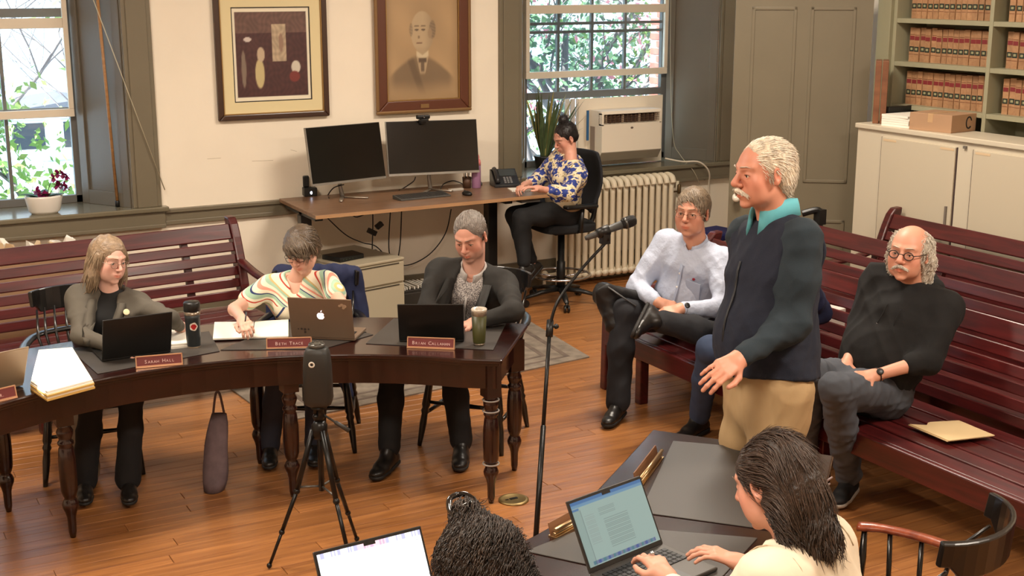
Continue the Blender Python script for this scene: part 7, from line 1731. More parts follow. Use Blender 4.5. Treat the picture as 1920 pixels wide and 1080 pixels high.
# --- woman in the floral blouse at the desk
D5 = person('woman with a hair bun in a blue floral blouse writing at the standing desk', dict(
    pelvis=(5.12, 8.60, .76), az=172, neck=(1072, 297, -1), head=(1060, 259, 1), s=.92, fem=.9, elbL=(1062, 363, -1), wriL=(1012, 354, -1), elbR=(1010, 335, 1), wriR=(985, 346, -1),
    hazp=(180, -26, 3), skin=(206, 150, 128), kneeL=(978, 408, -1), ankL=atz(983, 500, .40), kneeR=(4.74, 8.66, .74), ankR=atz(998, 494, .38), bare=.5, brow=(('brow_black', (40, 30, 28)), .9), eyes=.5, gaze=(0, -.6),
    handL=dict(curl=.35, nd=(0, 0, -1)), handR=dict(curl=.75, nd=(.2, -.2, -.9), thumb=.8), nose=.9, vox=.0040))
D = D5
def floral_mat():
    m = bpy.data.materials.new('floral_print'); m.use_nodes = True; nt = m.node_tree; b = nt.nodes['Principled BSDF']; b.inputs['Roughness'].default_value = .75
    a = nt.nodes.new('ShaderNodeAttribute'); a.attribute_name = 'pat'
    v = nt.nodes.new('ShaderNodeTexVoronoi'); v.inputs['Scale'].default_value = 17; v.inputs['Randomness'].default_value = .7; nt.links.new(a.outputs['Vector'], v.inputs['Vector'])
    # petals: modulate the cell radius with the angle round the cell centre
    sb = nt.nodes.new('ShaderNodeVectorMath'); sb.operation = 'SUBTRACT'; sc = nt.nodes.new('ShaderNodeVectorMath'); sc.operation = 'SCALE'; sc.inputs['Scale'].default_value = 1.0
    nt.links.new(a.outputs['Vector'], sb.inputs[0]); nt.links.new(v.outputs['Position'], sb.inputs[1]); sx = nt.nodes.new('ShaderNodeSeparateXYZ'); nt.links.new(sb.outputs[0], sx.inputs[0])
    at = nt.nodes.new('ShaderNodeMath'); at.operation = 'ARCTAN2'; nt.links.new(sx.outputs['X'], at.inputs[0]); nt.links.new(sx.outputs['Z'], at.inputs[1])
    ml = nt.nodes.new('ShaderNodeMath'); ml.operation = 'MULTIPLY'; ml.inputs[1].default_value = 5; nt.links.new(at.outputs[0], ml.inputs[0])
    cs = nt.nodes.new('ShaderNodeMath'); cs.operation = 'COSINE'; nt.links.new(ml.outputs[0], cs.inputs[0])
    ma = nt.nodes.new('ShaderNodeMath'); ma.operation = 'MULTIPLY_ADD'; ma.inputs[1].default_value = -.10; nt.links.new(cs.outputs[0], ma.inputs[0]); nt.links.new(v.outputs['Distance'], ma.inputs[2])
    r = nt.nodes.new('ShaderNodeValToRGB'); r.color_ramp.interpolation = 'CONSTANT'; e = r.color_ramp.elements; e.new(.5); e[0].position = 0; e[0].color = srgb(206, 196, 160); e[1].position = .06; e[1].color = srgb(40, 58, 132); e[2].position = .50; e[2].color = srgb(224, 210, 178)
    nt.links.new(ma.outputs[0], r.inputs[0])
    n = nt.nodes.new('ShaderNodeTexNoise'); n.inputs['Scale'].default_value = 55; nt.links.new(a.outputs['Vector'], n.inputs['Vector']); r2 = nt.nodes.new('ShaderNodeValToRGB'); r2.color_ramp.interpolation = 'CONSTANT'; r2.color_ramp.elements[0].color = (0, 0, 0, 1); r2.color_ramp.elements[1].position = .60; r2.color_ramp.elements[1].color = (1, 1, 1, 1); nt.links.new(n.outputs['Fac'], r2.inputs[0])
    mx = nt.nodes.new('ShaderNodeMix'); mx.data_type = 'RGBA'; nt.links.new(r2.outputs[0], mx.inputs['Factor']); nt.links.new(r.outputs[0], mx.inputs['A']); mx.inputs['B'].default_value = srgb(158, 138, 78)
    gt = nt.nodes.new('ShaderNodeMath'); gt.operation = 'GREATER_THAN'; gt.inputs[1].default_value = .50; nt.links.new(ma.outputs[0], gt.inputs[0]); mu = nt.nodes.new('ShaderNodeMath'); mu.operation = 'MULTIPLY'; nt.links.new(gt.outputs[0], mu.inputs[0]); nt.links.new(r2.outputs[0], mu.inputs[1]); nt.links.new(mu.outputs[0], mx.inputs['Factor'])
    nt.links.new(mx.outputs['Result'], b.inputs['Base Color']); return m
bl_ = D['torso'](.020)+D['arm']('L', .024, .020, .55)+D['arm']('R', .024, .020, .55)+[rc(D['nk']+D['fwd']*.02, D['nk']+D['fwd']*.10-D['up']*.09, .050, .020, .006, '-'), rc(D['nk'], D['nk']+D['up']*.08, .056, .06, .006, '-'), plane(D['pel']+D['up']*.02, -D['up'], .01)]
garment(D, 'floral_blouse', bl_, floral_mat(), .007, .009, 21)
garment(D, 'beige_undershirt', [ec(D['pel']-D['up']*.0, D['pel']+D['up']*.12, (.175, .145), (.165, .13), D['right'], .05)], fabric('beige_cotton', (188, 168, 136)), .010, .004, 3, pat=False)
HK = hair_mat('hair_black', (24, 20, 20), .4)
hp_ = [HE(D, 0, -.022, .040, .083, .100, .086, .01), HE(D, 0, -.055, -.01, .072, .055, .06, .02), HE(D, 0, .100, -.035, .068, .070, .090, .010, '-'), HE(D, 0, .115, .04, .05, .04, .05, .01, '-'), HE(D, 0, -.045, .150, .042, .042, .036, .006)]
for sg in (-1, 1): hp_ += [HE(D, sg*.088, .002, -.015, .022, .024, .040, .006, '-')]
ho, hco, hN = hair(D, hp_, HK, .0045, .002)
def comb_bun(D):
    A = D['A']
    def f(q): L = (q-D['hd'])@A; t = V3(0, -.05, .15)-L; return t@A.T
    return f
locks('hair_strands', hco, hN, comb_bun(D), 700, .05, .0012, hair_mat('hair_black_light', (44, 38, 36), .35), D['root'], D['base'], 6, 6, .0, 20, hug=.25)
garment(D, 'trousers', D['leg']('L', .016, .018, .90)+D['leg']('R', .016, .018, .90)+[rc(D['pel']-D['right']*.06, D['pel']+D['right']*.06, .13, .13, .05)], fabric('black_trouser', (13, 13, 15)), .010, .005, 3, pat=False)
for sd_ in 'LR': add_shoe(D['root'], D['base'], D['J']['an'+sd_]+V3(0, 0, -.02), V3(-.75, -.15, -.55), s=.84, flat=False, laces=False, up=V3(-.4, 0, .9), ph=.08)
bm = B(); w_ = D['J']['wrR']+D['J']['fdR']*.085; tube(bm, [tuple(w_+V3(-.012, -.01, -.045)), tuple(w_+V3(.012, .01, .075))], [.002, .0045], 8); tag(obj('pen', bm, BLACK), 'dark pen held by the woman in the floral blouse', 'pen')
# --- man in the light blue shirt on the bench
D2 = person('man in glasses and a light blue shirt seated with crossed legs on the front bench', dict(
    pelvis=(4.56, 6.16, .53), az=206, neck=(1304, 452, -1), head=(1298, 398, -1), s=1.03, belly=.8, girth=1.12, elbR=(1195, 540, -1), wriR=(1232, 566, -1), elbL=(1356, 578, -1), wriL=(1278, 578, -1),
    hazp=(214, -2, 2), skin=(206, 148, 122), kneeR=(1170, 585, -1), ankR=atz(1158, 756, .10), kneeL=(1350, 632, -1), ankL=(1232, 600, -1, 0), bare=.5, brow=(('brow_sandy', (130, 108, 84)), .9), full=1.0, jaw=1.08, hs=1.08,
    handR=dict(curl=.55, nd=(.1, .6, -.7), fd=(.75, -.55, -.25), thumb=.6), handL=dict(curl=.6, nd=(.3, .4, -.8), fd=(-.85, .1, -.1), thumb=.5), paz=200))
D = D2; SH = shirt_mat('light_blue_shirt', (172, 182, 204), (190, 198, 216), 260)
shp = [rc(D['nk']+D['fwd']*.03, D['nk']+D['fwd']*.08-D['up']*.05, .038, .014, .006, '-')][:0]+D['torso'](.016)+D['arm']('L', .018, .012, .92)+D['arm']('R', .018, .012, .92)+[rc(D['nk'], D['nk']+D['up']*.08, .060, .062, .006, '-'), rc(D['nk']+D['fwd']*.04, D['nk']+D['fwd']*.085-D['up']*.06, .036, .012, .006, '-')]
garment(D, 'shirt', shp, SH, .0075, .009, 31)
collar(D, SH, r=.061, h=.046, gap=18, wing=.044)
R_, F_, U_ = D['right'], D['fwd'], D['up']
bm = B(); pts = [surf(shp, D['pel']+U_*z*D['s'], F_)+F_*.002-D['base'] for z in np.linspace(.41, .05, 10)]; tube(bm, [tuple(p) for p in pts], .015, 6, sy=.15); obj('placket', bm, SH, D['root'], smooth=True)
for z in (.36, .28, .20, .12): disc_on(D, shp, D['pel']+U_*z*D['s'], F_, .0065, mat('button_white', (230, 228, 222), .4), 'button', thick=.003)
o, q, gn = disc_on(D, shp, D['pel']+U_*.345*D['s']-R_*.085, F_, .010, mat('logo_red', (150, 36, 54), .6), 'chest_emblem', thick=.002, label='small dark red chest emblem', n=5)
q = surf(shp, D['pel']+U_*.28*D['s']-R_*.09, F_); bm = B(); box(bm, -.048, -.002, -.055, .048, .003, .055, Matrix.Translation(tuple(q-D['base'])) @ Matrix(np.stack([R_, F_, U_], 1).tolist()).to_4x4()); obj('chest_pocket', bm, SH, D['root'], bev=.002)
HS = hair_mat('hair_sandy', (112, 96, 78), .45); ho, hco, hN = hair(D, short_hair(D, .010, .024, .07), HS, .0045, .002)
locks('hair_strands', hco, hN, comb_side(D), 1000, .040, .0014, hair_mat('hair_sandy_light', (138, 122, 102), .45), D['root'], D['base'], 5, 6, 0, 9, hug=.1)
glasses(D, mat('thin_rim', (120, 104, 88), .25, metal=.8), .0010, .021, .014, True)
watch(D, D['J']['wrL'], D['J']['elL'], .02)
TN = fabric('dark_trouser', (26, 27, 32))
garment(D, 'trousers', D['leg']('L', .020, .028, .90)+D['leg']('R', .022, .034, .97)+[rc(D['pel']-R_*.07, D['pel']+R_*.07, .135, .135, .05)], TN, .010, .008, 13, pat=False)
garment(D, 'socks', [rc(D['J']['an'+q_]+unit(D['J']['kn'+q_]-D['J']['an'+q_])*.07, D['J']['an'+q_], .038, .038, .01) for q_ in 'LR'], fabric('sock_black', (26, 26, 28)), .008, .001, 1, pat=False)
add_shoe(D['root'], D['base'], D['J']['anR'], V3(-.78, -.62, 0)); 
al_ = D['J']['anL']; sh_d = unit(D['J']['anL']-D['J']['knL']); add_shoe(D['root'], D['base'], al_+sh_d*.01, unit(V3(-.75, -.62, -.35)), flat=False, up=unit(-sh_d*.9+V3(0, 0, .25)), ph=.085)
lj = thing('black_jacket', 'black folded jacket lying on the lap of the man in the blue shirt', 'jacket', tuple(float(v) for v in (D['J']['knR'][0], D['J']['knR'][1], 0))); lb = V3(D['J']['knR'][0], D['J']['knR'][1], 0)
ka = atk(1130, 548, depth(D['J']['knR'])-.02); kb2 = atk(1225, 575, depth(D['J']['knR'])+.12)
co, F = sdf_mesh([ec(ka, kb2, (.075, .035), (.09, .04), V3(0, .6, -.7), .03), rc(ka, atk(1150, 610, depth(ka)+.02), .05, .05, .04)], .008); N = vnormals(co, F); np_mesh('jacket_cloth', folds(co, N, .010, 1.2, 8), F, fabric('black_nylon', (26, 26, 27), .5), lj, lb)
bm = B(); tube(bm, [tuple(atk(1140, 538, depth(ka)-.06)-lb), tuple(atk(1192, 574, depth(ka)-.04)-lb)], .010, 8, sy=.5); obj('zip_edge', bm, mat('zip_grey', (74, 74, 74), .4), lj, smooth=True)
# --- man in the black hoodie
D3 = person('man with curly grey hair and a moustache in a black hoodie on the front bench', dict(
    pelvis=(4.53, 4.60, .53), az=200, neck=(1722, 528, -1), head=(1704, 474, -1), s=1.04, belly=.6, girth=1.12, elbR=(1612, 632, -1), wriR=(1584, 688, -1), elbL=(1738, 676, -1), wriL=(1640, 704, -1),
    hazp=(206, 2, 3), skin=(214, 154, 128), kneeR=atx(1522, 702, 4.10), ankR=atx(1506, 850, 4.24), kneeL=atx(1568, 730, 4.10), ankL=atz(1592, 897, .10), hs=1.07, bare=.0, eyes=.35, brow=(('brow_white', (190, 176, 160)), 1.1), full=.4,
    handR=dict(curl=.7, nd=(.3, -.5, -.6), fd=(.25, -.75, -.45), thumb=.6), handL=dict(curl=.6, nd=(.3, .4, -.8), fd=(-.9, .0, .05), thumb=.5), nose=1.15))
D = D3; HBK = fabric('black_fleece', (12, 11, 11), .9, .15); R_, F_, U_ = D['right'], D['fwd'], D['up']
hdp = D['torso'](.028)+[rc(D['J']['shL'], D['J']['elL'], .078, .066, .05), rc(D['J']['shR'], D['J']['elR'], .078, .066, .05), rc(D['J']['elL'], D['J']['elL']+(D['J']['wrL']-D['J']['elL'])*.22, .066, .058, .02), rc(D['J']['elR'], D['J']['elR']+(D['J']['wrR']-D['J']['elR'])*.12, .066, .058, .02), rc(D['nk']+F_*.03, D['nk']+U_*.08+F_*.02, .050, .052, .008, '-')]
garment(D, 'hoodie', hdp, HBK, .009, .010, 41)
hood = [rc(D['nk']-F_*.055-R_*.07+U_*.0, D['nk']-F_*.075+R_*.0+U_*.015, .045, .055, .04), rc(D['nk']-F_*.055+R_*.07, D['nk']-F_*.075+U_*.015, .045, .055, .04), rc(D['nk']-R_*.085-F_*.02, D['nk']-R_*.05+F_*.065-U_*.04, .034, .024, .04), rc(D['nk']+R_*.085-F_*.02, D['nk']+R_*.05+F_*.065-U_*.04, .034, .024, .04), rc(D['nk'], D['nk']+U_*.10, .052, .056, .008, '-')]
garment(D, 'hood', hood, HBK, .008, .006, 5, pat=False)
for sg in (-1, 1):
    q = surf(hdp, D['pel']+U_*.40*D['s']+R_*sg*.035, F_)-D['base']+F_*.006; bm = B(); tube(bm, catmull([tuple(q), tuple(q-U_*.05+F_*.006), tuple(q-U_*.105+F_*.004+R_*sg*.006)], 4), .003, 6); c_ = obj('drawstring', bm, HBK, D['root'], smooth=True)
    bm = B(); tube(bm, [tuple(q-U_*.105+F_*.004+R_*sg*.006), tuple(q-U_*.13+F_*.004+R_*sg*.007)], .0035, 6); obj('metal_tip', bm, CHROME, c_, smooth=True)
WH = hair_mat('hair_silver', (176, 166, 150), .5); WL = hair_mat('hair_silver_light', (206, 198, 184), .45)
hp_ = [HE(D, 0, -.030, .018, .094, .096, .082, .01), HE(D, 0, -.06, -.04, .082, .055, .06, .03), HE(D, 0, .105, -.03, .085, .090, .11, .010, '-'), HE(D, 0, .040, .120, .060, .070, .050, .014, '-'), HE(D, 0, .09, .08, .07, .06, .05, .014, '-')]
for sg in (-1, 1): hp_ += [HE(D, sg*.098, .008, -.020, .018, .016, .036, .006, '-'), HC(D, (sg*.075, -.045, -.03), (sg*.070, -.055, -.115), .036, .028, .03)]
ho, hco, hN = hair(D, hp_, WH, .0045, .004); locks('hair_curls', hco, hN, comb_down(D), 1000, .045, .0018, WL, D['root'], D['base'], 8, 12, .0045, 34, hug=.1)
co, F = sdf_mesh([HC(D, (-.003, .1035, -.045), (-.030, .088, -.058), .0068, .0045, .008), HC(D, (.003, .1035, -.045), (.030, .088, -.058), .0068, .0045, .008)], .0025); N = vnormals(co, F); mo_ = np_mesh('moustache', co, F, WL, D['root'], D['base'])
locks('moustache_hair', co, N, lambda q: -D['A'][:, 2][None, :]+0*q+np.sign((q-D['hd'])@D['A'][:, 0])[:, None]*D['A'][:, 0][None, :], 120, .014, .0012, WL, mo_, D['base'], 2, 4, hug=.1); 
glasses(D, mat('dark_rim', (46, 34, 30), .3), .0024, .0205, .0165)
watch(D, D['J']['wrL'], D['J']['elL'], .02)
DN = fabric('grey_denim', (72, 76, 84), .85, .12, var=.14)
garment(D, 'jeans', D['leg']('L', .018, .026, .95)+D['leg']('R', .018, .026, .95)+[rc(D['pel']-R_*.07, D['pel']+R_*.07, .13, .13, .05)], DN, .009, .008, 14, pat=False)
garment(D, 'socks', [rc(D['J']['an'+q_]+V3(0, 0, .07), D['J']['an'+q_]-V3(0, 0, .02), .038, .038, .01) for q_ in 'LR'], fabric('sock_black', (26, 26, 28)), .008, .001, 1, pat=False)
SNK = mat('sneaker_black', (24, 24, 26), .7); SNS = mat('sneaker_sole', (190, 182, 172), .6)
for sd_ in 'LR': add_shoe(D['root'], D['base'], D['J']['an'+sd_], V3(-.85, -.5, 0), SNK, SNS)
# --- person mostly hidden behind the standing man
D4 = person('person in blue jeans on the front bench, mostly hidden behind the standing man', dict(
    pelvis=(4.52, 5.42, .52), az=190, neck=(1468, 500, -1), head=(1462, 450, -1), s=.97, elbL=(1538, 585, 1), wriL=(1480, 630, -1), elbR=(1400, 560, -1), wriR=(1430, 620, 1),
    hazp=(200, 0, 0), skin=(206, 150, 126), kneeR=atx(1332, 655, 4.12), ankR=atz(1310, 785, .10), kneeL=atx(1400, 690, 4.12), ankL=atz(1385, 800, .10), brow=(('brow_brown', (84, 62, 46)), .9), handL=dict(curl=.5), handR=dict(curl=.5)))
D = D4; garment(D, 'navy_sweater', D['torso'](.018)+D['arm']('L', .018, .012, .96)+D['arm']('R', .018, .012, .96)+[rc(D['nk'], D['nk']+D['up']*.08, .058, .06, .006, '-')], NV, .011, .008, 7, pat=False)
ho, hco, hN = hair(D, short_hair(D, .010, .02), HBR, .006, .002)
garment(D, 'jeans', D['leg']('L', .016, .022, .95)+D['leg']('R', .016, .022, .95)+[rc(D['pel']-D['right']*.07, D['pel']+D['right']*.07, .125, .125, .05)], fabric('blue_denim', (44, 58, 84)), .010, .006, 5, pat=False)
for sd_ in 'LR': add_shoe(D['root'], D['base'], D['J']['an'+sd_], V3(-.9, -.35, 0), laces=False)
# --- standing man
k1s = 4.92; bs = atk(1444, 715, k1s)
pz_ = atk(1440, 640, k1s)
D1 = person('standing man with white hair and moustache in a navy vest and khaki trousers', dict(
    pelvis=(bs[0], bs[1], 1.03), az=176, neck=(1455, 412, 1), head=(1430, 325, -1), s=1.08, belly=.7, girth=1.04, sw=.90, elbL=(1488, 605, -1), wriL=(1388, 672, -1), elbR=(1420, 560, 1), wriR=(1395, 650, 1), torso=1.08,
    hazp=(173, -4, -2), skin=(208, 144, 118), kneeL=(bs[0]-.10, bs[1]-.12, .53), ankL=(bs[0]-.06, bs[1]-.12, .10), kneeR=(bs[0]-.02, bs[1]+.12, .53), ankR=(bs[0]+.40, bs[1]+.20, .17), brow=(('brow_white', (176, 160, 142)), .9), full=.6, jaw=1.05, nose=1.2, hs=.98, vox=.0034, bare=.6, flush=1.15,
    handL=dict(curl=.45, nd=(.2, .6, -.6), fd=(-.85, -.25, -.15), thumb=.4, spread=.4), handR=dict(curl=.4, nd=(0, .6, -.6))))
D = D1; R_, F_, U_ = D['right'], D['fwd'], D['up']
TL = fabric('dark_teal_fleece', (32, 44, 52), .9, .15); VS = fabric('navy_vest_fleece', (22, 28, 44), .9, .18)
garment(D, 'fleece_sleeves', D['torso'](.010)+D['arm']('L', .010, .010, .93, .05)+D['arm']('R', .010, .010, .93, .05)+[rc(D['nk'], D['nk']+U_*.08, .060, .064, .006, '-'), plane(D['pel']+U_*.04, -U_, .01)], TL, .008, .008, 51)
vp = D['torso'](.024)+[ec(D['pel']-U_*.09, D['pel']+U_*.1, (.192, .158), (.185, .152), R_, .06)]
for sg, sd_ in ((-1, 'L'), (1, 'R')): vp += [rc(D['J']['sh'+sd_]+R_*sg*.035, D['J']['sh'+sd_]+R_*sg*.035+(D['J']['el'+sd_]-D['J']['sh'+sd_])*.35, .080, .080, .012, '-')]
vp += [rc(D['nk'], D['nk']+U_*.08, .064, .07, .006, '-'), plane(D['pel']+U_*.025, -U_, .006)]
garment(D, 'vest', vp, VS, .008, .010, 52)
ct = fabric('turquoise_knit', (96, 176, 188), .8, .1); collar(D, ct, r=.069, h=.072, gap=20, wing=.058, z0=.004)
bm = B(); pts = [surf(vp, D['pel']+U_*z, F_)+F_*.002-D['base'] for z in np.linspace(.45, .05, 12)]; tube(bm, [tuple(p) for p in pts], .007, 6, sy=.3); obj('zipper', bm, mat('zip_dark', (14, 16, 22), .5), D['root'], smooth=True)
HWW = hair_mat('hair_white', (206, 190, 166), .5); HWL = hair_mat('hair_white_light', (232, 222, 204), .45)
hp_ = [HE(D, 0, -.022, .036, .083, .099, .086, .01), HE(D, 0, -.062, -.02, .075, .048, .066, .03), HE(D, 0, .110, -.04, .085, .085, .115, .010, '-'), HE(D, 0, .105, .060, .075, .060, .045, .012, '-'), plane(HT(D, 0, 0, -.085), -D['A'][:, 2], .02)]
for sg in (-1, 1): hp_ += [HE(D, sg*.092, .004, -.018, .024, .020, .038, .006, '-')]
ho, hco, hN = hair(D, hp_, HWW, .0042, .003)
def comb_wave(D):
    A = D['A']
    def f(q): L = (q-D['hd'])@A; lo_ = np.clip((.06-L[:, 2])/.08, 0, 1)[:, None]; return -A[:, 1][None, :]*(1-.5*lo_)-A[:, 2][None, :]*(.2+.8*lo_)+A[:, 2][None, :]*.0
    return f
locks('hair_strands', hco, hN, comb_wave(D), 1900, .045, .0012, HWL, D['root'], D['base'], 9, 8, .0012, 14, hug=.05)
co, F = sdf_mesh([HC(D, (-.003, .1045, -.045), (-.032, .087, -.062), .0074, .0048, .008), HC(D, (.003, .1045, -.045), (.032, .087, -.062), .0074, .0048, .008)], .0025); N = vnormals(co, F); mo_ = np_mesh('moustache', co, F, HWL, D['root'], D['base'])
locks('moustache_hair', co, N, lambda q: -D['A'][:, 2][None, :]+0*q+np.sign((q-D['hd'])@D['A'][:, 0])[:, None]*D['A'][:, 0][None, :]*.8, 160, .016, .0012, HWL, mo_, D['base'], 2, 4, hug=.1)
KH = fabric('khaki_twill', (172, 144, 104), .8, .08)
for q_ in 'LR': pass
garment(D, 'trousers', D['leg']('L', .012, .036, .97)+D['leg']('R', .012, .036, .95)+[ec(D['pel']-V3(0, 0, .10), D['pel']+V3(0, 0, .08), (.165, .130), (.16, .125), R_, .05)], KH, .009, .010, 53, pat=False)
add_shoe(D['root'], D['base'], D['J']['anL'], V3(-1, .05, 0), mat('sneaker_pale', (176, 176, 150), .7), mat('sneaker_white', (226, 222, 210), .6)); add_shoe(D['root'], D['base'], D['J']['anR']+V3(0, 0, -.0), V3(-.8, -.1, -.45), mat('sneaker_pale', (176, 176, 150), .7), mat('sneaker_white', (226, 222, 210), .6), flat=False, up=V3(-.45, 0, .9))
# --- woman typing in the foreground
nk9 = atk(1487, 1004, 3.42); hd9 = atk(1447, 905, 3.44); pe9 = V3(nk9[0]+.06, nk9[1]-.17, .56)
print('pe9', pe9, peA if 'peA' in globals() else '')
D9 = person('dark-haired woman in a cream top typing on a laptop in the foreground', dict(
    pelvis=tuple(pe9), neckw=nk9, headw=hd9, az=112, neck=(1490, 1000, 1), head=(1444, 905, 1), s=1.0, fem=.9, elbR=(1560, 1125, 1), wriR=(1398, 1060, 1), elbL=(1330, 1190, 1), wriL=(1252, 1085, 1),
    hazp=(109, -24, -4), skin=(206, 150, 126), bare=.55, brow=(('brow_brown', (84, 62, 46)), .9), vox=.0034, eyes=.6, hs=1.02, gaze=(0, -.5),
    handR=dict(curl=.42, nd=(0, 0, -1), spread=1.0, thumb=.2), handL=dict(curl=.45, nd=(0, 0, -1), spread=.6, thumb=.3), kneeL=(2.15, 2.68, .52), ankL=(2.14, 2.62, .10), kneeR=(2.36, 2.72, .52), ankR=(2.36, 2.66, .10)))
D = D9; R_, F_, U_ = D['right'], D['fwd'], D['up']; CT = fabric('cream_knit', (232, 218, 194), .8, .06)
cpz = D['torso'](.018)+D['arm']('L', .020, .012, .86)+D['arm']('R', .020, .012, .86)+[rc(D['nk']+F_*.01, D['nk']+U_*.08+F_*.01, .060, .064, .006, '-')]
garment(D, 'cream_top', cpz, CT, .0075, .006, 61)
for sg, sd_ in ((1, 'R'), (-1, 'L')):
    bm = B(); c0 = D['J']['sh'+sd_]; pts = []
    for t in np.linspace(-.5, 1.0, 9):
        a = t*math.pi*.5; p = c0+U_*(.06-.11*max(0, t))-F_*.10*math.sin(max(0, a))-R_*sg*.02; pts.append(tuple(surf(cpz, c0-R_*sg*.03-U_*.02, unit(U_*math.cos(a)-F_*math.sin(a)), far=.2)-D['base']))
    tube(bm, pts, .002, 5); obj('shoulder_seam', bm, mat('seam_tan', (190, 170, 140), .8), D['root'], smooth=True)
garment(D, 'trousers', D['leg']('L', .012, .02)+D['leg']('R', .012, .02), fabric('black_trouser', (13, 13, 15)), .014, .005, 3, pat=False)
HD = hair_mat('hair_dark_brown', (50, 38, 30), .48); HDL = hair_mat('hair_dark_brown_light', (70, 53, 42), .45)
hp_ = [HE(D, 0, -.022, .038, .087, .103, .089, .01), HE(D, 0, -.06, -.02, .080, .055, .080, .03), HC(D, (.0, -.080, -.04), (.0, -.085, -.14), .062, .048, .04), HC(D, (0, -.085, -.14), (-.01, -.07, -.20), .050, .028, .04), HC(D, (.055, -.035, -.05), (.060, -.05, -.17), .032, .020, .04), HC(D, (-.055, -.035, -.05), (-.062, -.045, -.18), .032, .018, .04),
       HE(D, 0, .108, -.035, .080, .085, .105, .012, '-')]
for sg in (-1, 1): hp_ += [HE(D, sg*.092, .008, -.018, .022, .020, .036, .006, '-')]
ho, hco, hN = hair(D, hp_, HD, .0042, .005)
def comb_back_down(D):
    A = D['A']
    def f(q): L = (q-D['hd'])@A; b_ = np.clip((-L[:, 1]-.03)/.08, 0, 1)[:, None]; return -A[:, 1][None, :]*(1-b_)*1.0-A[:, 2][None, :]*(.25+.9*b_)
    return f
locks('hair_strands', hco, hN, comb_back_down(D), 2600, .09, .0011, HDL, D['root'], D['base'], 4, 9, .0012, 10, hug=.12, jitter=.05)
locks('loose_waves', hco, hN, comb_back_down(D), 900, .075, .0015, HD, D['root'], D['base'], 5, 12, .006, 14, lambda c: ((c-D['hd'])@D['A'])[:, 2] < -.06, hug=.0)
bm = B()
for k in range(7):
    c_ = V3(.062, -.078, -.075)+V3(.004, -.012, .018)*(k-3)*.8; tube(bm, [D['T'](*c_), D['T'](*(c_+V3(.022, -.012, .008)))], [.004, .0025], 6)
tube(bm, [D['T'](.068, -.05, -.12), D['T'](.082, -.08, -.07), D['T'](.074, -.108, -.025)], .005, 7); obj('hair_clip', bm, mat('clip_mauve', (140, 118, 116), .3, coat=.3), D['root'], smooth=True, label='mauve claw clip holding back the hair')
bm = B(); tube(bm, [D['T'](.083, -.002, -.030), D['T'](.086, .0, -.040), D['T'](.082, .002, -.046)], .0016, 6); obj('earring', bm, CHROME, D['root'], smooth=True)
watch(D, D['J']['wrR'], D['J']['elR'], .03, mat('bracelet_grey', (96, 86, 84), .4), .029)
bm = B(); w_ = D['J']['wrL']+D['J']['fdL']*.105; a_ = D['J']['fdL']; ball(bm, tuple(w_-D['base']+V3(0, 0, .012)), .008); obj('ring', bm, CHROME, D['root'], smooth=True)
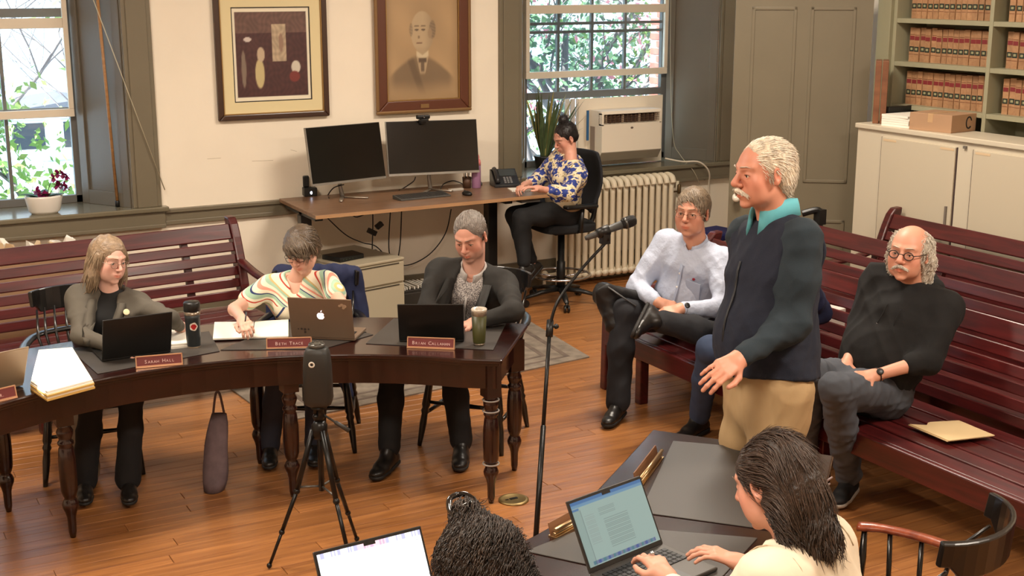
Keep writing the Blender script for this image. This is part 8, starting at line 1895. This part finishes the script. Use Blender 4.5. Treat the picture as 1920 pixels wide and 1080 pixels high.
# --- curly-haired person, bottom centre
nkA = atk(903, 1175, 3.10); hdA = atk(897, 1078, 3.06); peA = V3(nkA[0]+.02, nkA[1]-.16, .54)
DA = person('person with dark curly hair and a clip at the bottom of the frame', dict(
    pelvis=tuple(peA), neckw=nkA, headw=hdA, az=96, neck=(905, 1150, 1), head=(897, 1052, 1), s=.98, fem=.9, elbR=(1010, 1230, 1), wriR=(900, 1190, 1), elbL=(780, 1230, 1), wriL=(830, 1190, 1), hazp=(98, -26, 0), skin=(190, 140, 114), vox=.0045, brow=(('brow_black', (40, 30, 28)), .9),
    handR=dict(curl=.5), handL=dict(curl=.5), kneeL=(1.32, 2.68, .52), ankL=(1.32, 2.62, .10), kneeR=(1.52, 2.68, .52), ankR=(1.52, 2.62, .10)))
D = DA; R_, F_, U_ = D['right'], D['fwd'], D['up']
def multi_mat():
    m = bpy.data.materials.new('bright_flower_print'); m.use_nodes = True; nt = m.node_tree; b = nt.nodes['Principled BSDF']; b.inputs['Roughness'].default_value = .8
    a = nt.nodes.new('ShaderNodeAttribute'); a.attribute_name = 'pat'; v = nt.nodes.new('ShaderNodeTexVoronoi'); v.inputs['Scale'].default_value = 60; nt.links.new(a.outputs['Vector'], v.inputs['Vector'])
    sx = nt.nodes.new('ShaderNodeSeparateColor'); nt.links.new(v.outputs['Color'], sx.inputs[0]); r = nt.nodes.new('ShaderNodeValToRGB'); r.color_ramp.interpolation = 'CONSTANT'; e = r.color_ramp.elements
    for _ in range(3): e.new(.5)
    for i, (p, c) in enumerate(((0, (220, 96, 84)), (.25, (232, 214, 180)), (.5, (96, 140, 76)), (.7, (226, 150, 130)), (.85, (196, 60, 60)))): e[i].position = p; e[i].color = srgb(*c)
    nt.links.new(sx.outputs[0], r.inputs[0]); nt.links.new(r.outputs[0], b.inputs['Base Color']); return m
MM = multi_mat(); garment(D, 'flowered_top', D['torso'](.018)+D['arm']('L', .02, .014, .9)+D['arm']('R', .02, .014, .9)+[rc(D['nk'], D['nk']+U_*.08, .056, .06, .006, '-')], MM, .010, .006, 61)
collar(D, fabric('coral_collar', (226, 130, 104)), r=.07, h=.04, gap=20)
garment(D, 'trousers', D['leg']('L', .012, .02)+D['leg']('R', .012, .02), fabric('black_trouser', (13, 13, 15)), .014, .005, 3, pat=False)
HC_ = hair_mat('hair_curly_dark', (40, 32, 28), .4); HCL = hair_mat('hair_curly_light', (72, 60, 52), .38)
hp_ = [HE(D, 0, -.025, .040, .100, .112, .096, .01), HE(D, 0, -.07, -.05, .100, .060, .11, .04), HC(D, (.07, -.03, -.03), (.085, -.05, -.16), .042, .035, .04), HC(D, (-.07, -.03, -.03), (-.085, -.05, -.16), .042, .035, .04), HE(D, 0, .115, -.035, .075, .085, .100, .012, '-'), HC(D, (.0, -.02, .115), (.0, -.01, .155), .044, .030, .03)]
ho, hco, hN = hair(D, hp_, HC_, .005, .006)
def comb_up(D):
    A = D['A']
    def f(q): L = (q-D['hd'])@A; return -A[:, 2][None, :]*.8-A[:, 1][None, :]*.4
    return f
locks('hair_curls', hco, hN, comb_up(D), 3600, .05, .0010, HCL, D['root'], D['base'], 7, 14, .0055, 34, hug=.0)
locks('hair_curls_dark', hco, hN, comb_up(D), 2400, .06, .0013, HC_, D['root'], D['base'], 8, 14, .008, 26, hug=-.1)
bm = B()
for sg in (-1, 1): tube(bm, catmull([D['T'](sg*.034, -.025, .135), D['T'](sg*.038, -.012, .165), D['T'](sg*.024, .0, .190), D['T'](0, .004, .196)], 4), .0070, 7)
tube(bm, catmull([D['T'](-.036, -.018, .155), D['T'](0, -.040, .170), D['T'](.036, -.018, .155)], 4), .007, 7)
obj('claw_clip', bm, mat('clip_black', (16, 15, 15), .15, coat=.6), D['root'], smooth=True, label='glossy black claw clip')
